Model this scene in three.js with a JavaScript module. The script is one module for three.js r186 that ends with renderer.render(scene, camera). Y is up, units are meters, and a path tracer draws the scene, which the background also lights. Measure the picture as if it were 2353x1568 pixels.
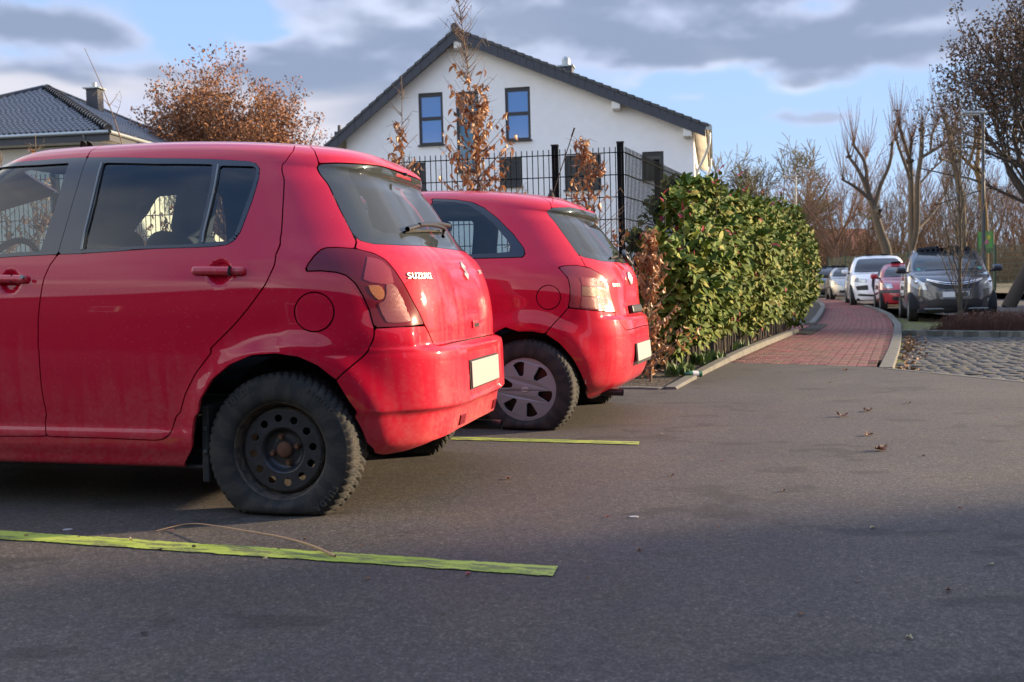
import * as THREE from 'three';
import { mergeGeometries } from 'three/addons/utils/BufferGeometryUtils.js';
import { RoundedBoxGeometry } from 'three/addons/geometries/RoundedBoxGeometry.js';
import { FontLoader } from 'three/addons/loaders/FontLoader.js';
import { TextGeometry } from 'three/addons/geometries/TextGeometry.js';

// ---------------------------------------------------------------- camera, sky, sun, exposure
const scene = new THREE.Scene();
const F = 2350, CX = 1176.5, CY = 784, EYE = 0.83;           // focal length and centre in units of a 2353 x 1568 picture
const camera = new THREE.PerspectiveCamera(2 * Math.atan(CY / F) * 180 / Math.PI, 1024 / 682, 0.1, 1500);
camera.position.set(0, EYE, 0);
camera.rotation.set(-Math.atan(111 / F), 0, -0.025);
camera.focus = 5.2; camera.userData.fStop = 5.6;
camera.updateMatrixWorld(true);
const renderer = new THREE.WebGLRenderer({ antialias: true });
renderer.setSize(1024, 682);
renderer.toneMapping = THREE.LinearToneMapping;
renderer.toneMappingExposure = 2.7;
renderer.shadowMap.enabled = true;
const SUN = new THREE.Vector3(0.978, 0.24, -0.208).normalize();
const sun = new THREE.DirectionalLight(new THREE.Color(1.0, 0.77, 0.50), 5);
sun.name = 'sun'; sun.position.copy(SUN).multiplyScalar(120); sun.castShadow = true; sun.shadow.radius = 3;
sun.shadow.mapSize.set(4096, 4096);
Object.assign(sun.shadow.camera, { left: -60, right: 60, top: 60, bottom: -60, near: 1, far: 300 });
scene.add(sun, sun.target);

// ---------------------------------------------------------------- noise and small helpers
function rng(seed) { let s = seed >>> 0; return () => { s = (s + 0x6D2B79F5) >>> 0; let t = Math.imul(s ^ (s >>> 15), 1 | s); t = (t + Math.imul(t ^ (t >>> 7), 61 | t)) ^ t; return ((t ^ (t >>> 14)) >>> 0) / 4294967296; }; }
const clamp = (x, a = 0, b = 1) => Math.min(b, Math.max(a, x));
const lerp = (a, b, t) => a + (b - a) * t;
const smooth = (a, b, x) => { const t = clamp((x - a) / (b - a)); return t * t * (3 - 2 * t); };
const gauss = (x, m, s) => Math.exp(-(((x - m) / s) ** 2));
function hash2(i, j, s) { let h = Math.imul(i, 374761393) + Math.imul(j, 668265263) + Math.imul(s, 1442695041); h = Math.imul(h ^ (h >>> 13), 1274126177); return ((h ^ (h >>> 16)) >>> 0) / 4294967296; }
function vnoise(x, y, s = 0, px = 0, py = 0) {                 // value noise, periodic when px, py are given
  const i = Math.floor(x), j = Math.floor(y), fx = x - i, fy = y - j, u = fx * fx * (3 - 2 * fx), v = fy * fy * (3 - 2 * fy);
  const m = (a, p) => p ? ((a % p) + p) % p : a;
  return lerp(lerp(hash2(m(i, px), m(j, py), s), hash2(m(i + 1, px), m(j, py), s), u), lerp(hash2(m(i, px), m(j + 1, py), s), hash2(m(i + 1, px), m(j + 1, py), s), u), v);
}
function fbm(x, y, o = 4, s = 0, p = 0) { let a = 0, w = 0.5, n = 0, f = 1; for (let k = 0; k < o; k++) { a += w * vnoise(x * f, y * f, s + k, p * f, p * f); n += w; w *= 0.5; f *= 2; } return a / n; }
function fbm3(x, y, z, o = 5, s = 0) {                          // 3D by blending planes of 2D noise
  let a = 0, w = 0.5, n = 0, f = 1;
  for (let k = 0; k < o; k++) { const zz = z * f, i = Math.floor(zz), t = zz - i, u = t * t * (3 - 2 * t); a += w * lerp(vnoise(x * f, y * f, s + 31 * i + 7 * k), vnoise(x * f, y * f, s + 31 * (i + 1) + 7 * k), u); n += w; w *= 0.5; f *= 2.03; }
  return a / n;
}

// ---------------------------------------------------------------- sky (air and clouds)
{
  const SKY = 1 / 2.2, W = 3072, Hh = 1536, data = new Float32Array(W * Hh * 4);
  const blob = (az, el, a0, e0, ra, re) => Math.exp(-(((az - a0) / ra) ** 2 + ((el - e0) / re) ** 2));
  const look = (lon, lat) => {
      const el = lat * 180 / Math.PI;
      const x = Math.cos(lat) * Math.cos(lon), y = Math.sin(lat), z = Math.cos(lat) * Math.sin(lon);
      const az = Math.atan2(x, -z) * 180 / Math.PI;            // degrees right of the view axis
      const e = Math.max(el, 0);
      const sd = x * SUN.x + y * SUN.y + z * SUN.z;
      // air
      const up = clamp(e / 45), bl0 = Math.pow(up, 0.5);
      let r = lerp(0.60, 0.16, bl0), g = lerp(0.77, 0.36, bl0), b = lerp(0.95, 0.80, bl0);
      const glow = Math.pow(clamp(sd), 8) * 0.8 + Math.pow(clamp(sd), 60) * 1.6;
      r += glow * 0.9; g += glow * 0.75; b += glow * 0.55;
      // cloud sheet: projected on a layer so that it flattens to the horizon
      const q = 1 / (y + 0.10), cx = x * q, cz = z * q;
      const wx = fbm(cx * 0.9 + 3, cz * 0.9 + 9, 3, 3) - 0.5, wz = fbm(cx * 0.9 + 13, cz * 0.9 + 2, 3, 5) - 0.5;
      const n = fbm(cx * 0.6 + wx * 1.2 + 4.2, cz * 0.9 + wz * 1.2 + 1.7, 5, 11), soft = fbm(az * 0.16 + wx * 2 + 5, e * 0.42 + wz * 2, 5, 41);
      const big = fbm(x * 1.7 + 7, z * 1.7 + y * 2.5 + 3, 3, 21);
      let c = 0.62 + (big - 0.5) * 0.9 + (n - 0.5) * 1.5;
      const inV = smooth(40, 28, Math.abs(az)) * smooth(24, 17, e);
      let want = -0.30
        + 1.35 * smooth(10.3, 12.6, e + 1.9 * gauss(az, -8, 6) + 1.2 * (soft - 0.5)) * smooth(-16.5, -11.5, az + 5 * (soft - 0.5))   // grey deck over the middle and right
        + 1.35 * blob(az, e, -24.5, 13.7, 4.2, 1.0) + 0.9 * blob(az, e, -20.8, 13.5, 1.9, 0.9) + 0.5 * blob(az, e, -27, 16.3, 4, 0.8) + 0.3 * blob(az, e, -14.5, 13.8, 1.6, 0.7)
        + 0.75 * blob(az, e, 10.4, 10.3, 1.6, 0.35) + 0.95 * blob(az, e, 17.2, 8.7, 1.5, 0.40) + 0.55 * blob(az, e, 14.6, 9.0, 1.6, 0.4) + 0.45 * blob(az, e, 15.5, 10.6, 3, 0.5)
        + 1.0 * smooth(12.9, 11.8, e + 1.6 * (soft - 0.5)) * smooth(-5, -9, az)                                                             // pale bank low at left
        - 0.9 * blob(az, e, 16.8, 14.4, 2.2, 0.7) - 0.5 * blob(az, e, -17.5, 14.2, 3.0, 1.2);
      const fineC = fbm(az * 0.55 + wx * 3, e * 1.3 + wz * 3, 5, 141) - 0.5; want += (n - 0.5) * 0.7 + (soft - 0.5) * 1.2 + fineC * 0.7;
      c = lerp(c, want, inV);
      const cov = smooth(-0.02, 0.72, c), thick = smooth(0.35, 1.35, c + (soft - 0.5) * 0.5 + (fbm(az * 0.4 + 3, e * 0.9 + wx * 2, 5, 151) - 0.5) * 0.9 * inV);
      const bank = inV * smooth(13.4, 11.6, e + (soft - 0.5) * 4 + (n - 0.5) * 3 + 1.2 * smooth(-16, -10, az)) * smooth(-4, -11, az);
      let cr = lerp(0.52, 0.255, thick), cg = lerp(0.585, 0.315, thick), cb = lerp(0.78, 0.45, thick);
      const lit = fbm(cx * 1.1 + 8, cz * 1.5 + wx * 2, 4, 71), hi = smooth(0.45, 0.8, lit) * (1 - 0.6 * thick) * 0.22 + (0.25 + 0.75 * smooth(0.3, 0.7, lit)) * 2.0 * smooth(0.35, -0.5, sd) * (1 - inV);   // clouds away from the sun are lit from the front
       cr += hi * 1.06; cg += hi; cb += hi * 0.82;
      const bl = bank * (0.30 + 0.70 * smooth(0.32, 0.62, lit * 0.5 + soft * 0.5));
      cr = lerp(cr, 0.70, bl); cg = lerp(cg, 0.685, bl); cb = lerp(cb, 0.75, bl);
      cr += glow * 0.5; cg += glow * 0.42; cb += glow * 0.32;
      r = lerp(r, cr, cov * 0.95); g = lerp(g, cg, cov * 0.95); b = lerp(b, cb, cov * 0.95);
      const lum = SKY * (1 + 0.45 * smooth(14, 60, e)); r *= lum; g *= lum; b *= lum;   // an overcast sky is brightest overhead
      return [r, g, b];
  };
  const put = (i, j, c) => { const k = (j * W + i) * 4; data[k] = c[0]; data[k + 1] = c[1]; data[k + 2] = c[2]; data[k + 3] = 1; };
  const lonOf = (i) => ((i + 0.5) / W - 0.5) * 2 * Math.PI, latOf = (j) => ((j + 0.5) / Hh - 0.5) * Math.PI;
  for (let j = 0; j < Hh / 2; j++) for (let i = 0; i < W; i++) put(i, j, [0.07, 0.065, 0.06]);
  const q = 4;                                                    // a fourth of the detail where the camera does not look closely
  for (let j = Hh / 2; j < Hh; j += q) { const rows = [j, Math.min(j + q, Hh - 1)].map((jj) => { const o = []; for (let i = 0; i <= W; i += q) o.push(look(lonOf(i), latOf(jj))); return o; }); for (let m = 0; m < q && j + m < Hh; m++) for (let i = 0; i < W; i++) { const a = (i / q) | 0, f = i / q - a, g = m / q; put(i, j + m, [0, 1, 2].map((c) => lerp(lerp(rows[0][a][c], rows[0][a + 1][c], f), lerp(rows[1][a][c], rows[1][a + 1][c], f), g))); } }
  for (let j = Hh / 2; j < Hh / 2 + Hh * 24 / 180; j++) for (let i = 0; i < W; i++) { const lon = lonOf(i), az = Math.atan2(Math.cos(lon), -Math.sin(lon)) * 180 / Math.PI; if (Math.abs(az) < 34) put(i, j, look(lon, latOf(j))); }
  const t = new THREE.DataTexture(data, W, Hh, THREE.RGBAFormat, THREE.FloatType);
  t.mapping = THREE.EquirectangularReflectionMapping; t.magFilter = t.minFilter = THREE.LinearFilter; t.needsUpdate = true;
  scene.background = t; scene.environment = t;
}

function coarse(n, fn) { const d = new Float32Array(n * n); for (let j = 0; j < n; j++) for (let i = 0; i < n; i++) d[j * n + i] = fn(i / n, j / n); return (u, v) => { const x = (u - Math.floor(u)) * n, y = (v - Math.floor(v)) * n, i = x | 0, j = y | 0, fx = x - i, fy = y - j, a = (i + 1) % n, b = (j + 1) % n; return lerp(lerp(d[j * n + i], d[j * n + a], fx), lerp(d[b * n + i], d[b * n + a], fx), fy); }; }

// ---------------------------------------------------------------- building helpers
const V3 = (x, y, z) => new THREE.Vector3(x, y, z);
const INV = camera.matrixWorldInverse.clone();
function pix(p) { const q = p.clone().applyMatrix4(INV); return [CX - F * q.x / q.z, CY + F * q.y / q.z]; }
function ray(u, v) { return V3((u - CX) / F, -(v - CY) / F, -1).transformDirection(camera.matrixWorld); }
function ground(u, v, y = 0) { const d = ray(u, v), t = (y - EYE) / d.y; return V3(d.x * t, y, d.z * t); }
function atDepth(u, v, z) { const d = ray(u, v), t = -z / d.z; return V3(d.x * t, EYE + d.y * t, -z); }
const rise = (x, z) => { const d = Math.max(0, Math.hypot(x, z) - 19); return 0.011 * d * d / (d + 6); };   // the street climbs gently away
function groundR(u, v) { let p = ground(u, v); for (let k = 0; k < 12; k++) p = ground(u, v, lerp(p.y, rise(p.x, p.z), 0.7)); return p; }

const used = {};
function numbered(n) { const k = used[n] = (used[n] ?? -1) + 1; return k ? `${n}_${String(k).padStart(3, '0')}` : n; }
function shade(o) { o.traverse((m) => { if (m.isMesh) { m.castShadow = true; m.receiveShadow = true; } }); return o; }
function thing(name, label, category, pos = [0, 0, 0], turn = 0, group) {
  const o = new THREE.Group(); o.name = numbered(name); o.position.set(...pos); o.rotation.y = turn;
  o.userData = { label, category }; if (group) o.userData.group = group; scene.add(o); return o;
}
function part(name, geo, mat, parent, kind) { const m = new THREE.Mesh(Array.isArray(geo) ? merge(geo) : geo, mat); m.name = name; m.castShadow = m.receiveShadow = true; if (kind) m.userData.kind = kind; parent.add(m); return m; }
function single(name, geo, mat, label, category, group) { const m = new THREE.Mesh(Array.isArray(geo) ? merge(geo) : geo, mat); m.name = numbered(name); m.castShadow = m.receiveShadow = true; m.userData = { label, category }; if (group) m.userData.group = group; scene.add(m); return m; }
function struct(name, geo, mat) { const m = new THREE.Mesh(Array.isArray(geo) ? merge(geo) : geo, mat); m.name = numbered(name); m.castShadow = m.receiveShadow = true; m.userData.kind = 'structure'; scene.add(m); return m; }
function merge(list) {
  const l = list.map((g) => { let h = g.index ? g.toNonIndexed() : g; const o = new THREE.BufferGeometry(); for (const k of ['position', 'normal', 'uv']) { if (h.attributes[k]) o.setAttribute(k, h.attributes[k]); } if (!o.attributes.normal) { o.computeVertexNormals(); } if (!o.attributes.uv) o.setAttribute('uv', new THREE.BufferAttribute(new Float32Array(o.attributes.position.count * 2), 2)); return o; });
  return mergeGeometries(l);
}
function boxG(w, h, d, x = 0, y = 0, z = 0, r = 0) { const g = r ? new RoundedBoxGeometry(w, h, d, 3, Math.min(r, w / 2.01, h / 2.01, d / 2.01)) : new THREE.BoxGeometry(w, h, d); boxUV(g, w, h, d); return g.translate(x, y, z); }
function boxUV(g, w, h, d) { const p = g.attributes.position, n = g.attributes.normal, u = g.attributes.uv; for (let i = 0; i < p.count; i++) { const ax = Math.abs(n.getX(i)), ay = Math.abs(n.getY(i)), az = Math.abs(n.getZ(i)); if (ax >= ay && ax >= az) u.setXY(i, p.getZ(i), p.getY(i)); else if (ay >= az) u.setXY(i, p.getX(i), p.getZ(i)); else u.setXY(i, p.getX(i), p.getY(i)); } return g; }
function barG(a, b, r, r2 = r, n = 6) { const d = b.clone().sub(a), L = d.length(); const g = new THREE.CylinderGeometry(r2, r, L, n, 1); g.translate(0, L / 2, 0); g.applyQuaternion(new THREE.Quaternion().setFromUnitVectors(V3(0, 1, 0), d.divideScalar(L || 1))); return g.translate(a.x, a.y, a.z); }
function tubeG(pts, r, seg = 24, n = 8) { return new THREE.TubeGeometry(new THREE.CatmullRomCurve3(pts.map((p) => p.isVector3 ? p : V3(...p))), seg, r, n); }
const lin = (r, g, b) => new THREE.Color().setRGB(r, g, b);
const std = (c, rough = 0.8, o = {}) => new THREE.MeshStandardMaterial({ color: Array.isArray(c) ? lin(...c) : c, roughness: rough, side: THREE.DoubleSide, ...o });
const phys = (c, rough = 0.5, o = {}) => new THREE.MeshPhysicalMaterial({ color: Array.isArray(c) ? lin(...c) : c, roughness: rough, side: THREE.DoubleSide, ...o });
function tex(n, fn, { srgb = true, rep = [1, 1] } = {}) {       // fn(u, v) -> [r, g, b] linear (colour) or a number
  const [w, h] = Array.isArray(n) ? n : [n, n], d = new Uint8Array(w * h * 4), enc = (c) => 255 * clamp(srgb ? (c <= 0.0031308 ? 12.92 * c : 1.055 * Math.pow(c, 1 / 2.4) - 0.055) : c);
  for (let j = 0; j < h; j++) for (let i = 0; i < w; i++) { const c = fn((i + 0.5) / w, (j + 0.5) / h), k = (j * w + i) * 4; if (c.length) { d[k] = enc(c[0]); d[k + 1] = enc(c[1]); d[k + 2] = enc(c[2]); } else d[k] = d[k + 1] = d[k + 2] = enc(c); d[k + 3] = 255; }
  const t = new THREE.DataTexture(d, w, h, THREE.RGBAFormat); t.wrapS = t.wrapT = THREE.RepeatWrapping; t.magFilter = THREE.LinearFilter; t.minFilter = THREE.LinearMipmapLinearFilter; t.generateMipmaps = true;
  t.repeat.set(...rep); if (srgb) t.colorSpace = THREE.SRGBColorSpace; t.needsUpdate = true; return t;
}
function pchip(xs, ys) {
  const n = xs.length, d = [], m = new Array(n).fill(0);
  for (let i = 0; i < n - 1; i++) d.push((ys[i + 1] - ys[i]) / (xs[i + 1] - xs[i]));
  for (let i = 1; i < n - 1; i++) m[i] = d[i - 1] * d[i] <= 0 ? 0 : 2 * d[i - 1] * d[i] / (d[i - 1] + d[i]);
  m[0] = d[0]; m[n - 1] = d[n - 2];
  return (x) => { if (x <= xs[0]) return ys[0]; if (x >= xs[n - 1]) return ys[n - 1]; let i = 0; while (x > xs[i + 1]) i++; const h = xs[i + 1] - xs[i], t = (x - xs[i]) / h, t2 = t * t, t3 = t2 * t; return ys[i] * (2 * t3 - 3 * t2 + 1) + h * m[i] * (t3 - 2 * t2 + t) + ys[i + 1] * (3 * t2 - 2 * t3) + h * m[i + 1] * (t3 - t2); };
}

// ---------------------------------------------------------------- car bodies: one smooth skin, cut into panels
// Local axes: x to the rear, y up, z to the car's left. Skin = horizontal contours (a: 0 side ... 1 rear centre, -1 front centre) stacked along a section (v).
class Skin {
  constructor(o) {
    Object.assign(this, o);
    const s = o.section, t = [0]; for (let i = 1; i < s.length; i++) t.push(t[i - 1] + Math.hypot(s[i][0] - s[i - 1][0], s[i][1] - s[i - 1][1]));
    this.Lv = t[t.length - 1];
    const fw = pchip(t, s.map((p) => p[0])), fy = pchip(t, s.map((p) => p[1]));
    const xr = pchip(o.rear.map((p) => p[1]), o.rear.map((p) => p[0])), xf = pchip(o.front.map((p) => p[1]), o.front.map((p) => p[0]));
    this.xr = xr; this.N = 600; this.tab = [];
    for (let i = 0; i <= this.N; i++) { const q = i / this.N * this.Lv, y = fy(q); this.tab.push([fw(q), y, xr(y), xf(y)]); }
    const ref = (L, n) => { const M = 3000, pts = [], len = [0]; for (let i = 0; i <= M; i++) { const a = i / M * Math.PI / 2, c = Math.cos(a), d = Math.sin(a), r = Math.pow(Math.pow(c, n) + Math.pow(d, n), -1 / n); pts.push([r * d, r * c]); if (i) len.push(len[i - 1] + Math.hypot((pts[i][0] - pts[i - 1][0]) * L, (pts[i][1] - pts[i - 1][1]) * 0.83)); } const out = []; let k = 0; const K = 1200; for (let i = 0; i <= K; i++) { const q = i / K * len[M]; while (k < M - 1 && len[k + 1] < q) k++; const f = (q - len[k]) / (len[k + 1] - len[k]); out.push([lerp(pts[k][0], pts[k + 1][0], f), lerp(pts[k][1], pts[k + 1][1], f)]); } out.L = len[M]; return out; };
    this.rt = ref(o.rear[2][0] - o.xm, o.nr); this.ft = ref(o.xm - o.front[2][0], o.nf); this.La = this.rt.L;
  }
  at(a, v) {
    let sgn = 1; if (a > 1) { a = 2 - a; sgn = -1; } if (a < -1) { a = -2 - a; sgn = -1; }
    const f = clamp(v) * this.N, i = Math.min(this.N - 1, Math.floor(f)), t = f - i, A = this.tab[i], B = this.tab[i + 1];
    const w = lerp(A[0], B[0], t); let y = lerp(A[1], B[1], t); const xe = a >= 0 ? lerp(A[2], B[2], t) : lerp(A[3], B[3], t), T = a >= 0 ? this.rt : this.ft;
    const g = Math.abs(a) * 1200, j = Math.min(1199, Math.floor(g)), u = g - j, cx = lerp(T[j][0], T[j + 1][0], u), cz = lerp(T[j][1], T[j + 1][1], u);
    let x = this.xm + (xe - this.xm) * cx, z = w * cz;
    const k = smooth(this.belt, this.top, y);
    y += k * this.arc(x);
    if (this.bump) { const r = this.bump(x, y, z, a); x += r[0]; z += r[1]; if (r[2]) y += r[2]; }
    return V3(x, y, z * sgn);
  }
  normal(a, v) {
    const e = 0.007, ea = e / this.La, ev = e / this.Lv, v0 = clamp(v - ev), v1 = clamp(v + ev);
    const da = this.at(a + ea, v).sub(this.at(a - ea, v)), dv = this.at(a, v1).sub(this.at(a, v0));
    const n = da.cross(dv).normalize(); return n.lengthSq() < 0.5 || !isFinite(n.x) ? V3(0, 1, 0) : n;
  }
  place(m) { this.M = m; const G = this.grid = []; for (let i = 0; i <= 260; i++) for (let j = 0; j <= 90; j++) { const a = -0.98 + i / 260 * 2.4, v = j / 90; const n = this.normal(a, v).transformDirection(m), p = this.at(a, v).applyMatrix4(m); if (n.dot(V3(0, EYE, 0).sub(p)) > 0) { const q = pix(p); G.push([q[0], q[1], a, v]); } } }
  find(u, w) {                                                  // the point of the skin seen at a place of the photograph -> [A, V] in metres
    let best = null, bd = 1e9; for (const g of this.grid) { const d = (g[0] - u) ** 2 + (g[1] - w) ** 2; if (d < bd) { bd = d; best = g; } }
    let [, , a, v] = best; const P = (a, v) => pix(this.at(a, v).applyMatrix4(this.M)), h = 0.002;
    for (let k = 0; k < 12; k++) { const p = P(a, v), pa = P(a + h, v), pv = P(a, Math.min(v + h, 1)); const j11 = (pa[0] - p[0]) / h, j12 = (pv[0] - p[0]) / h, j21 = (pa[1] - p[1]) / h, j22 = (pv[1] - p[1]) / h, D = j11 * j22 - j12 * j21; if (Math.abs(D) < 1e3) break; const ex = u - p[0], ey = w - p[1]; const sa = clamp((ex * j22 - ey * j12) / D, -0.03, 0.03), sv = clamp((ey * j11 - ex * j21) / D, -0.03, 0.03); a += sa; v = clamp(v + sv, 0, 0.999); }
    const p = P(a, v); if (Math.hypot(p[0] - u, p[1] - w) > 12) { a = best[2]; v = best[3]; }
    return [a * this.La, v * this.Lv];
  }
  side(x, y) {                                                  // the point of the left side at local x, y
    let v = 0.3, a = 0; for (let k = 0; k < 40; k++) { let lo = 0, hi = 1; for (let i = 0; i < 18; i++) { const m = (lo + hi) / 2; this.at(a, m).y < y ? lo = m : hi = m; } v = lo; const rear = x >= this.xm; lo = 0; hi = 1; for (let i = 0; i < 18; i++) { const m = (lo + hi) / 2, q = this.at(rear ? m : -m, v).x; (rear ? q < x : q > x) ? lo = m : hi = m; } a = rear ? lo : -lo; if (k > 5) break; } return [a * this.La, v * this.Lv];
  }
  end(z, y, rear = true) {                                      // the point of the rear (or front) face at local z, y
    let v = 0.3, a = rear ? 1 : -1; for (let k = 0; k < 6; k++) { let lo = 0, hi = 1; for (let i = 0; i < 18; i++) { const m = (lo + hi) / 2; this.at(a, m).y < y ? lo = m : hi = m; } v = lo; lo = 0; hi = 1; for (let i = 0; i < 18; i++) { const m = (lo + hi) / 2; this.at(rear ? m : -m, v).z < Math.abs(z) ? hi = m : lo = m; } a = rear ? lo : -lo; } return [a * this.La, v * this.Lv];
  }
  point(AV, off = 0) { const p = this.at(AV[0] / this.La, AV[1] / this.Lv); return off ? p.addScaledVector(this.normal(AV[0] / this.La, AV[1] / this.Lv), off) : p; }
  nrm(AV) { return this.normal(AV[0] / this.La, AV[1] / this.Lv); }
}
function polyD(P, x, y) {                                       // signed distance, positive inside
  let d = 1e9, s = -1; for (let i = 0, j = P.length - 1; i < P.length; j = i++) { const ax = P[i][0], ay = P[i][1], ex = P[j][0] - ax, ey = P[j][1] - ay, wx = x - ax, wy = y - ay, t = clamp((wx * ex + wy * ey) / (ex * ex + ey * ey || 1)); const bx = wx - ex * t, by = wy - ey * t; d = Math.min(d, bx * bx + by * by); const c1 = y >= ay, c2 = y < P[j][1], c3 = ex * wy > ey * wx; if ((c1 && c2 && c3) || (!c1 && !c2 && !c3)) s = -s; } return s * Math.sqrt(d);
}
function panel(S, { inc = [], exc = [], gap = 0.0028, eg = gap, off = 0, skirt = 0.014, res = 0.012, A = [-S.La, S.La], V = [0, S.Lv], mirror = false, lift }) {
  const box = (P) => [Math.min(...P.map((p) => p[0])), Math.max(...P.map((p) => p[0])), Math.min(...P.map((p) => p[1])), Math.max(...P.map((p) => p[1]))];
  let a0 = A[0], a1 = A[1], v0 = V[0], v1 = V[1]; for (const P of inc) { const b = box(P); a0 = Math.max(a0, b[0]); a1 = Math.min(a1, b[1]); v0 = Math.max(v0, b[2]); v1 = Math.min(v1, b[3]); }
  const na = Math.max(2, Math.ceil((a1 - a0) / res)), nv = Math.max(2, Math.ceil((v1 - v0) / res)), D = new Float32Array((na + 1) * (nv + 1)), eb = exc.map(box);
  const ga = (i) => a0 + (a1 - a0) * i / na, gv = (j) => v0 + (v1 - v0) * j / nv;
  for (let j = 0; j <= nv; j++) for (let i = 0; i <= na; i++) { const x = ga(i), y = gv(j); let d = 1; for (const P of inc) d = Math.min(d, polyD(P, x, y) - gap); for (let k = 0; k < exc.length; k++) { const b = eb[k]; if (x < b[0] - 0.05 || x > b[1] + 0.05 || y < b[2] - 0.05 || y > b[3] + 0.05) continue; d = Math.min(d, -polyD(exc[k], x, y) - eg); } D[j * (na + 1) + i] = d; }
  const pos = [], nor = [], uv = [], idx = [], cache = new Map(), edges = [];
  const vert = (x, y, key) => { if (cache.has(key)) return cache.get(key); const n = S.normal(x / S.La, y / S.Lv), p = S.at(x / S.La, y / S.Lv).addScaledVector(n, off + (lift ? lift(x, y) : 0)); const k = pos.length / 3; pos.push(p.x, p.y, p.z); nor.push(n.x, n.y, n.z); uv.push(x, y); cache.set(key, k); return k; };
  const cross = (p, q) => { const dp = D[p], dq = D[q]; let t = dp / (dp - dq); const pi = p % (na + 1), pj = (p / (na + 1)) | 0, qi = q % (na + 1), qj = (q / (na + 1)) | 0; return vert(lerp(ga(pi), ga(qi), t), lerp(gv(pj), gv(qj), t), p < q ? p * 1e7 + q + 1e13 : q * 1e7 + p + 1e13); };
  const node = (p) => vert(ga(p % (na + 1)), gv((p / (na + 1)) | 0), p);
  const tri = (t) => { const inn = t.map((p) => D[p] > 0), c = inn.filter(Boolean).length; if (!c) return; if (c === 3) { idx.push(node(t[0]), node(t[1]), node(t[2])); return; } while (!(c === 1 ? inn[0] : !inn[0])) { t.push(t.shift()); inn.push(inn.shift()); } if (c === 1) { const b = cross(t[0], t[1]), d = cross(t[0], t[2]); idx.push(node(t[0]), b, d); edges.push([b, d]); } else { const b = cross(t[0], t[1]), d = cross(t[0], t[2]); idx.push(b, node(t[1]), node(t[2]), b, node(t[2]), d); edges.push([d, b]); } };
  for (let j = 0; j < nv; j++) for (let i = 0; i < na; i++) { const p = j * (na + 1) + i, q = p + 1, r = p + na + 1, s = r + 1; if ((i + j) & 1) { tri([p, q, s]); tri([p, s, r]); } else { tri([p, q, r]); tri([q, s, r]); } }
  if (skirt) for (const [b, d] of edges) { const P = (k) => V3(pos[3 * k], pos[3 * k + 1], pos[3 * k + 2]), Nn = (k) => V3(nor[3 * k], nor[3 * k + 1], nor[3 * k + 2]); const p = P(b), q = P(d), n1 = Nn(b), n2 = Nn(d), dir = q.clone().sub(p); if (dir.lengthSq() < 1e-12) continue; const fn = dir.cross(n1).normalize(), k = pos.length / 3; for (const [w, c, s] of [[p, b, 0], [q, d, 0], [p.clone().addScaledVector(n1, -skirt), b, 1], [q.clone().addScaledVector(n2, -skirt), d, 1]]) { pos.push(w.x, w.y, w.z); nor.push(fn.x, fn.y, fn.z); uv.push(uv[2 * c], uv[2 * c + 1]); } idx.push(k, k + 2, k + 1, k + 1, k + 2, k + 3); }
  orient(pos, nor, idx);
  const g = new THREE.BufferGeometry(); g.setAttribute('position', new THREE.Float32BufferAttribute(pos, 3)); g.setAttribute('normal', new THREE.Float32BufferAttribute(nor, 3)); g.setAttribute('uv', new THREE.Float32BufferAttribute(uv, 2)); g.setIndex(idx);
  return mirror ? merge([g, flipZ(g)]) : g;
}
function orient(pos, nor, idx) { const P = (k) => V3(pos[3 * k], pos[3 * k + 1], pos[3 * k + 2]); for (let i = 0; i < idx.length; i += 3) { const a = P(idx[i]), n = P(idx[i + 1]).sub(a).cross(P(idx[i + 2]).sub(a)), k = 3 * idx[i]; if (n.x * nor[k] + n.y * nor[k + 1] + n.z * nor[k + 2] < 0) { const t = idx[i + 1]; idx[i + 1] = idx[i + 2]; idx[i + 2] = t; } } }
function flipZ(g) { const h = g.index ? g.toNonIndexed() : g.clone(); const p = h.attributes.position, n = h.attributes.normal; for (let i = 0; i < p.count; i++) { p.setZ(i, -p.getZ(i)); n.setZ(i, -n.getZ(i)); } for (const k of ['position', 'normal', 'uv']) { const a = h.attributes[k], s = a.itemSize, r = a.array; for (let i = 0; i + 2 < a.count; i += 3) for (let c = 0; c < s; c++) { const t = r[(i + 1) * s + c]; r[(i + 1) * s + c] = r[(i + 2) * s + c]; r[(i + 2) * s + c] = t; } } return h; }
function ringPoly(S, cx, cy, r, n = 40, sy = 1) { const out = []; for (let i = 0; i < n; i++) { const t = i / n * 2 * Math.PI; out.push(S.side(cx + r * Math.cos(t), cy + r * Math.sin(t) * sy)); } return out; }

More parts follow.
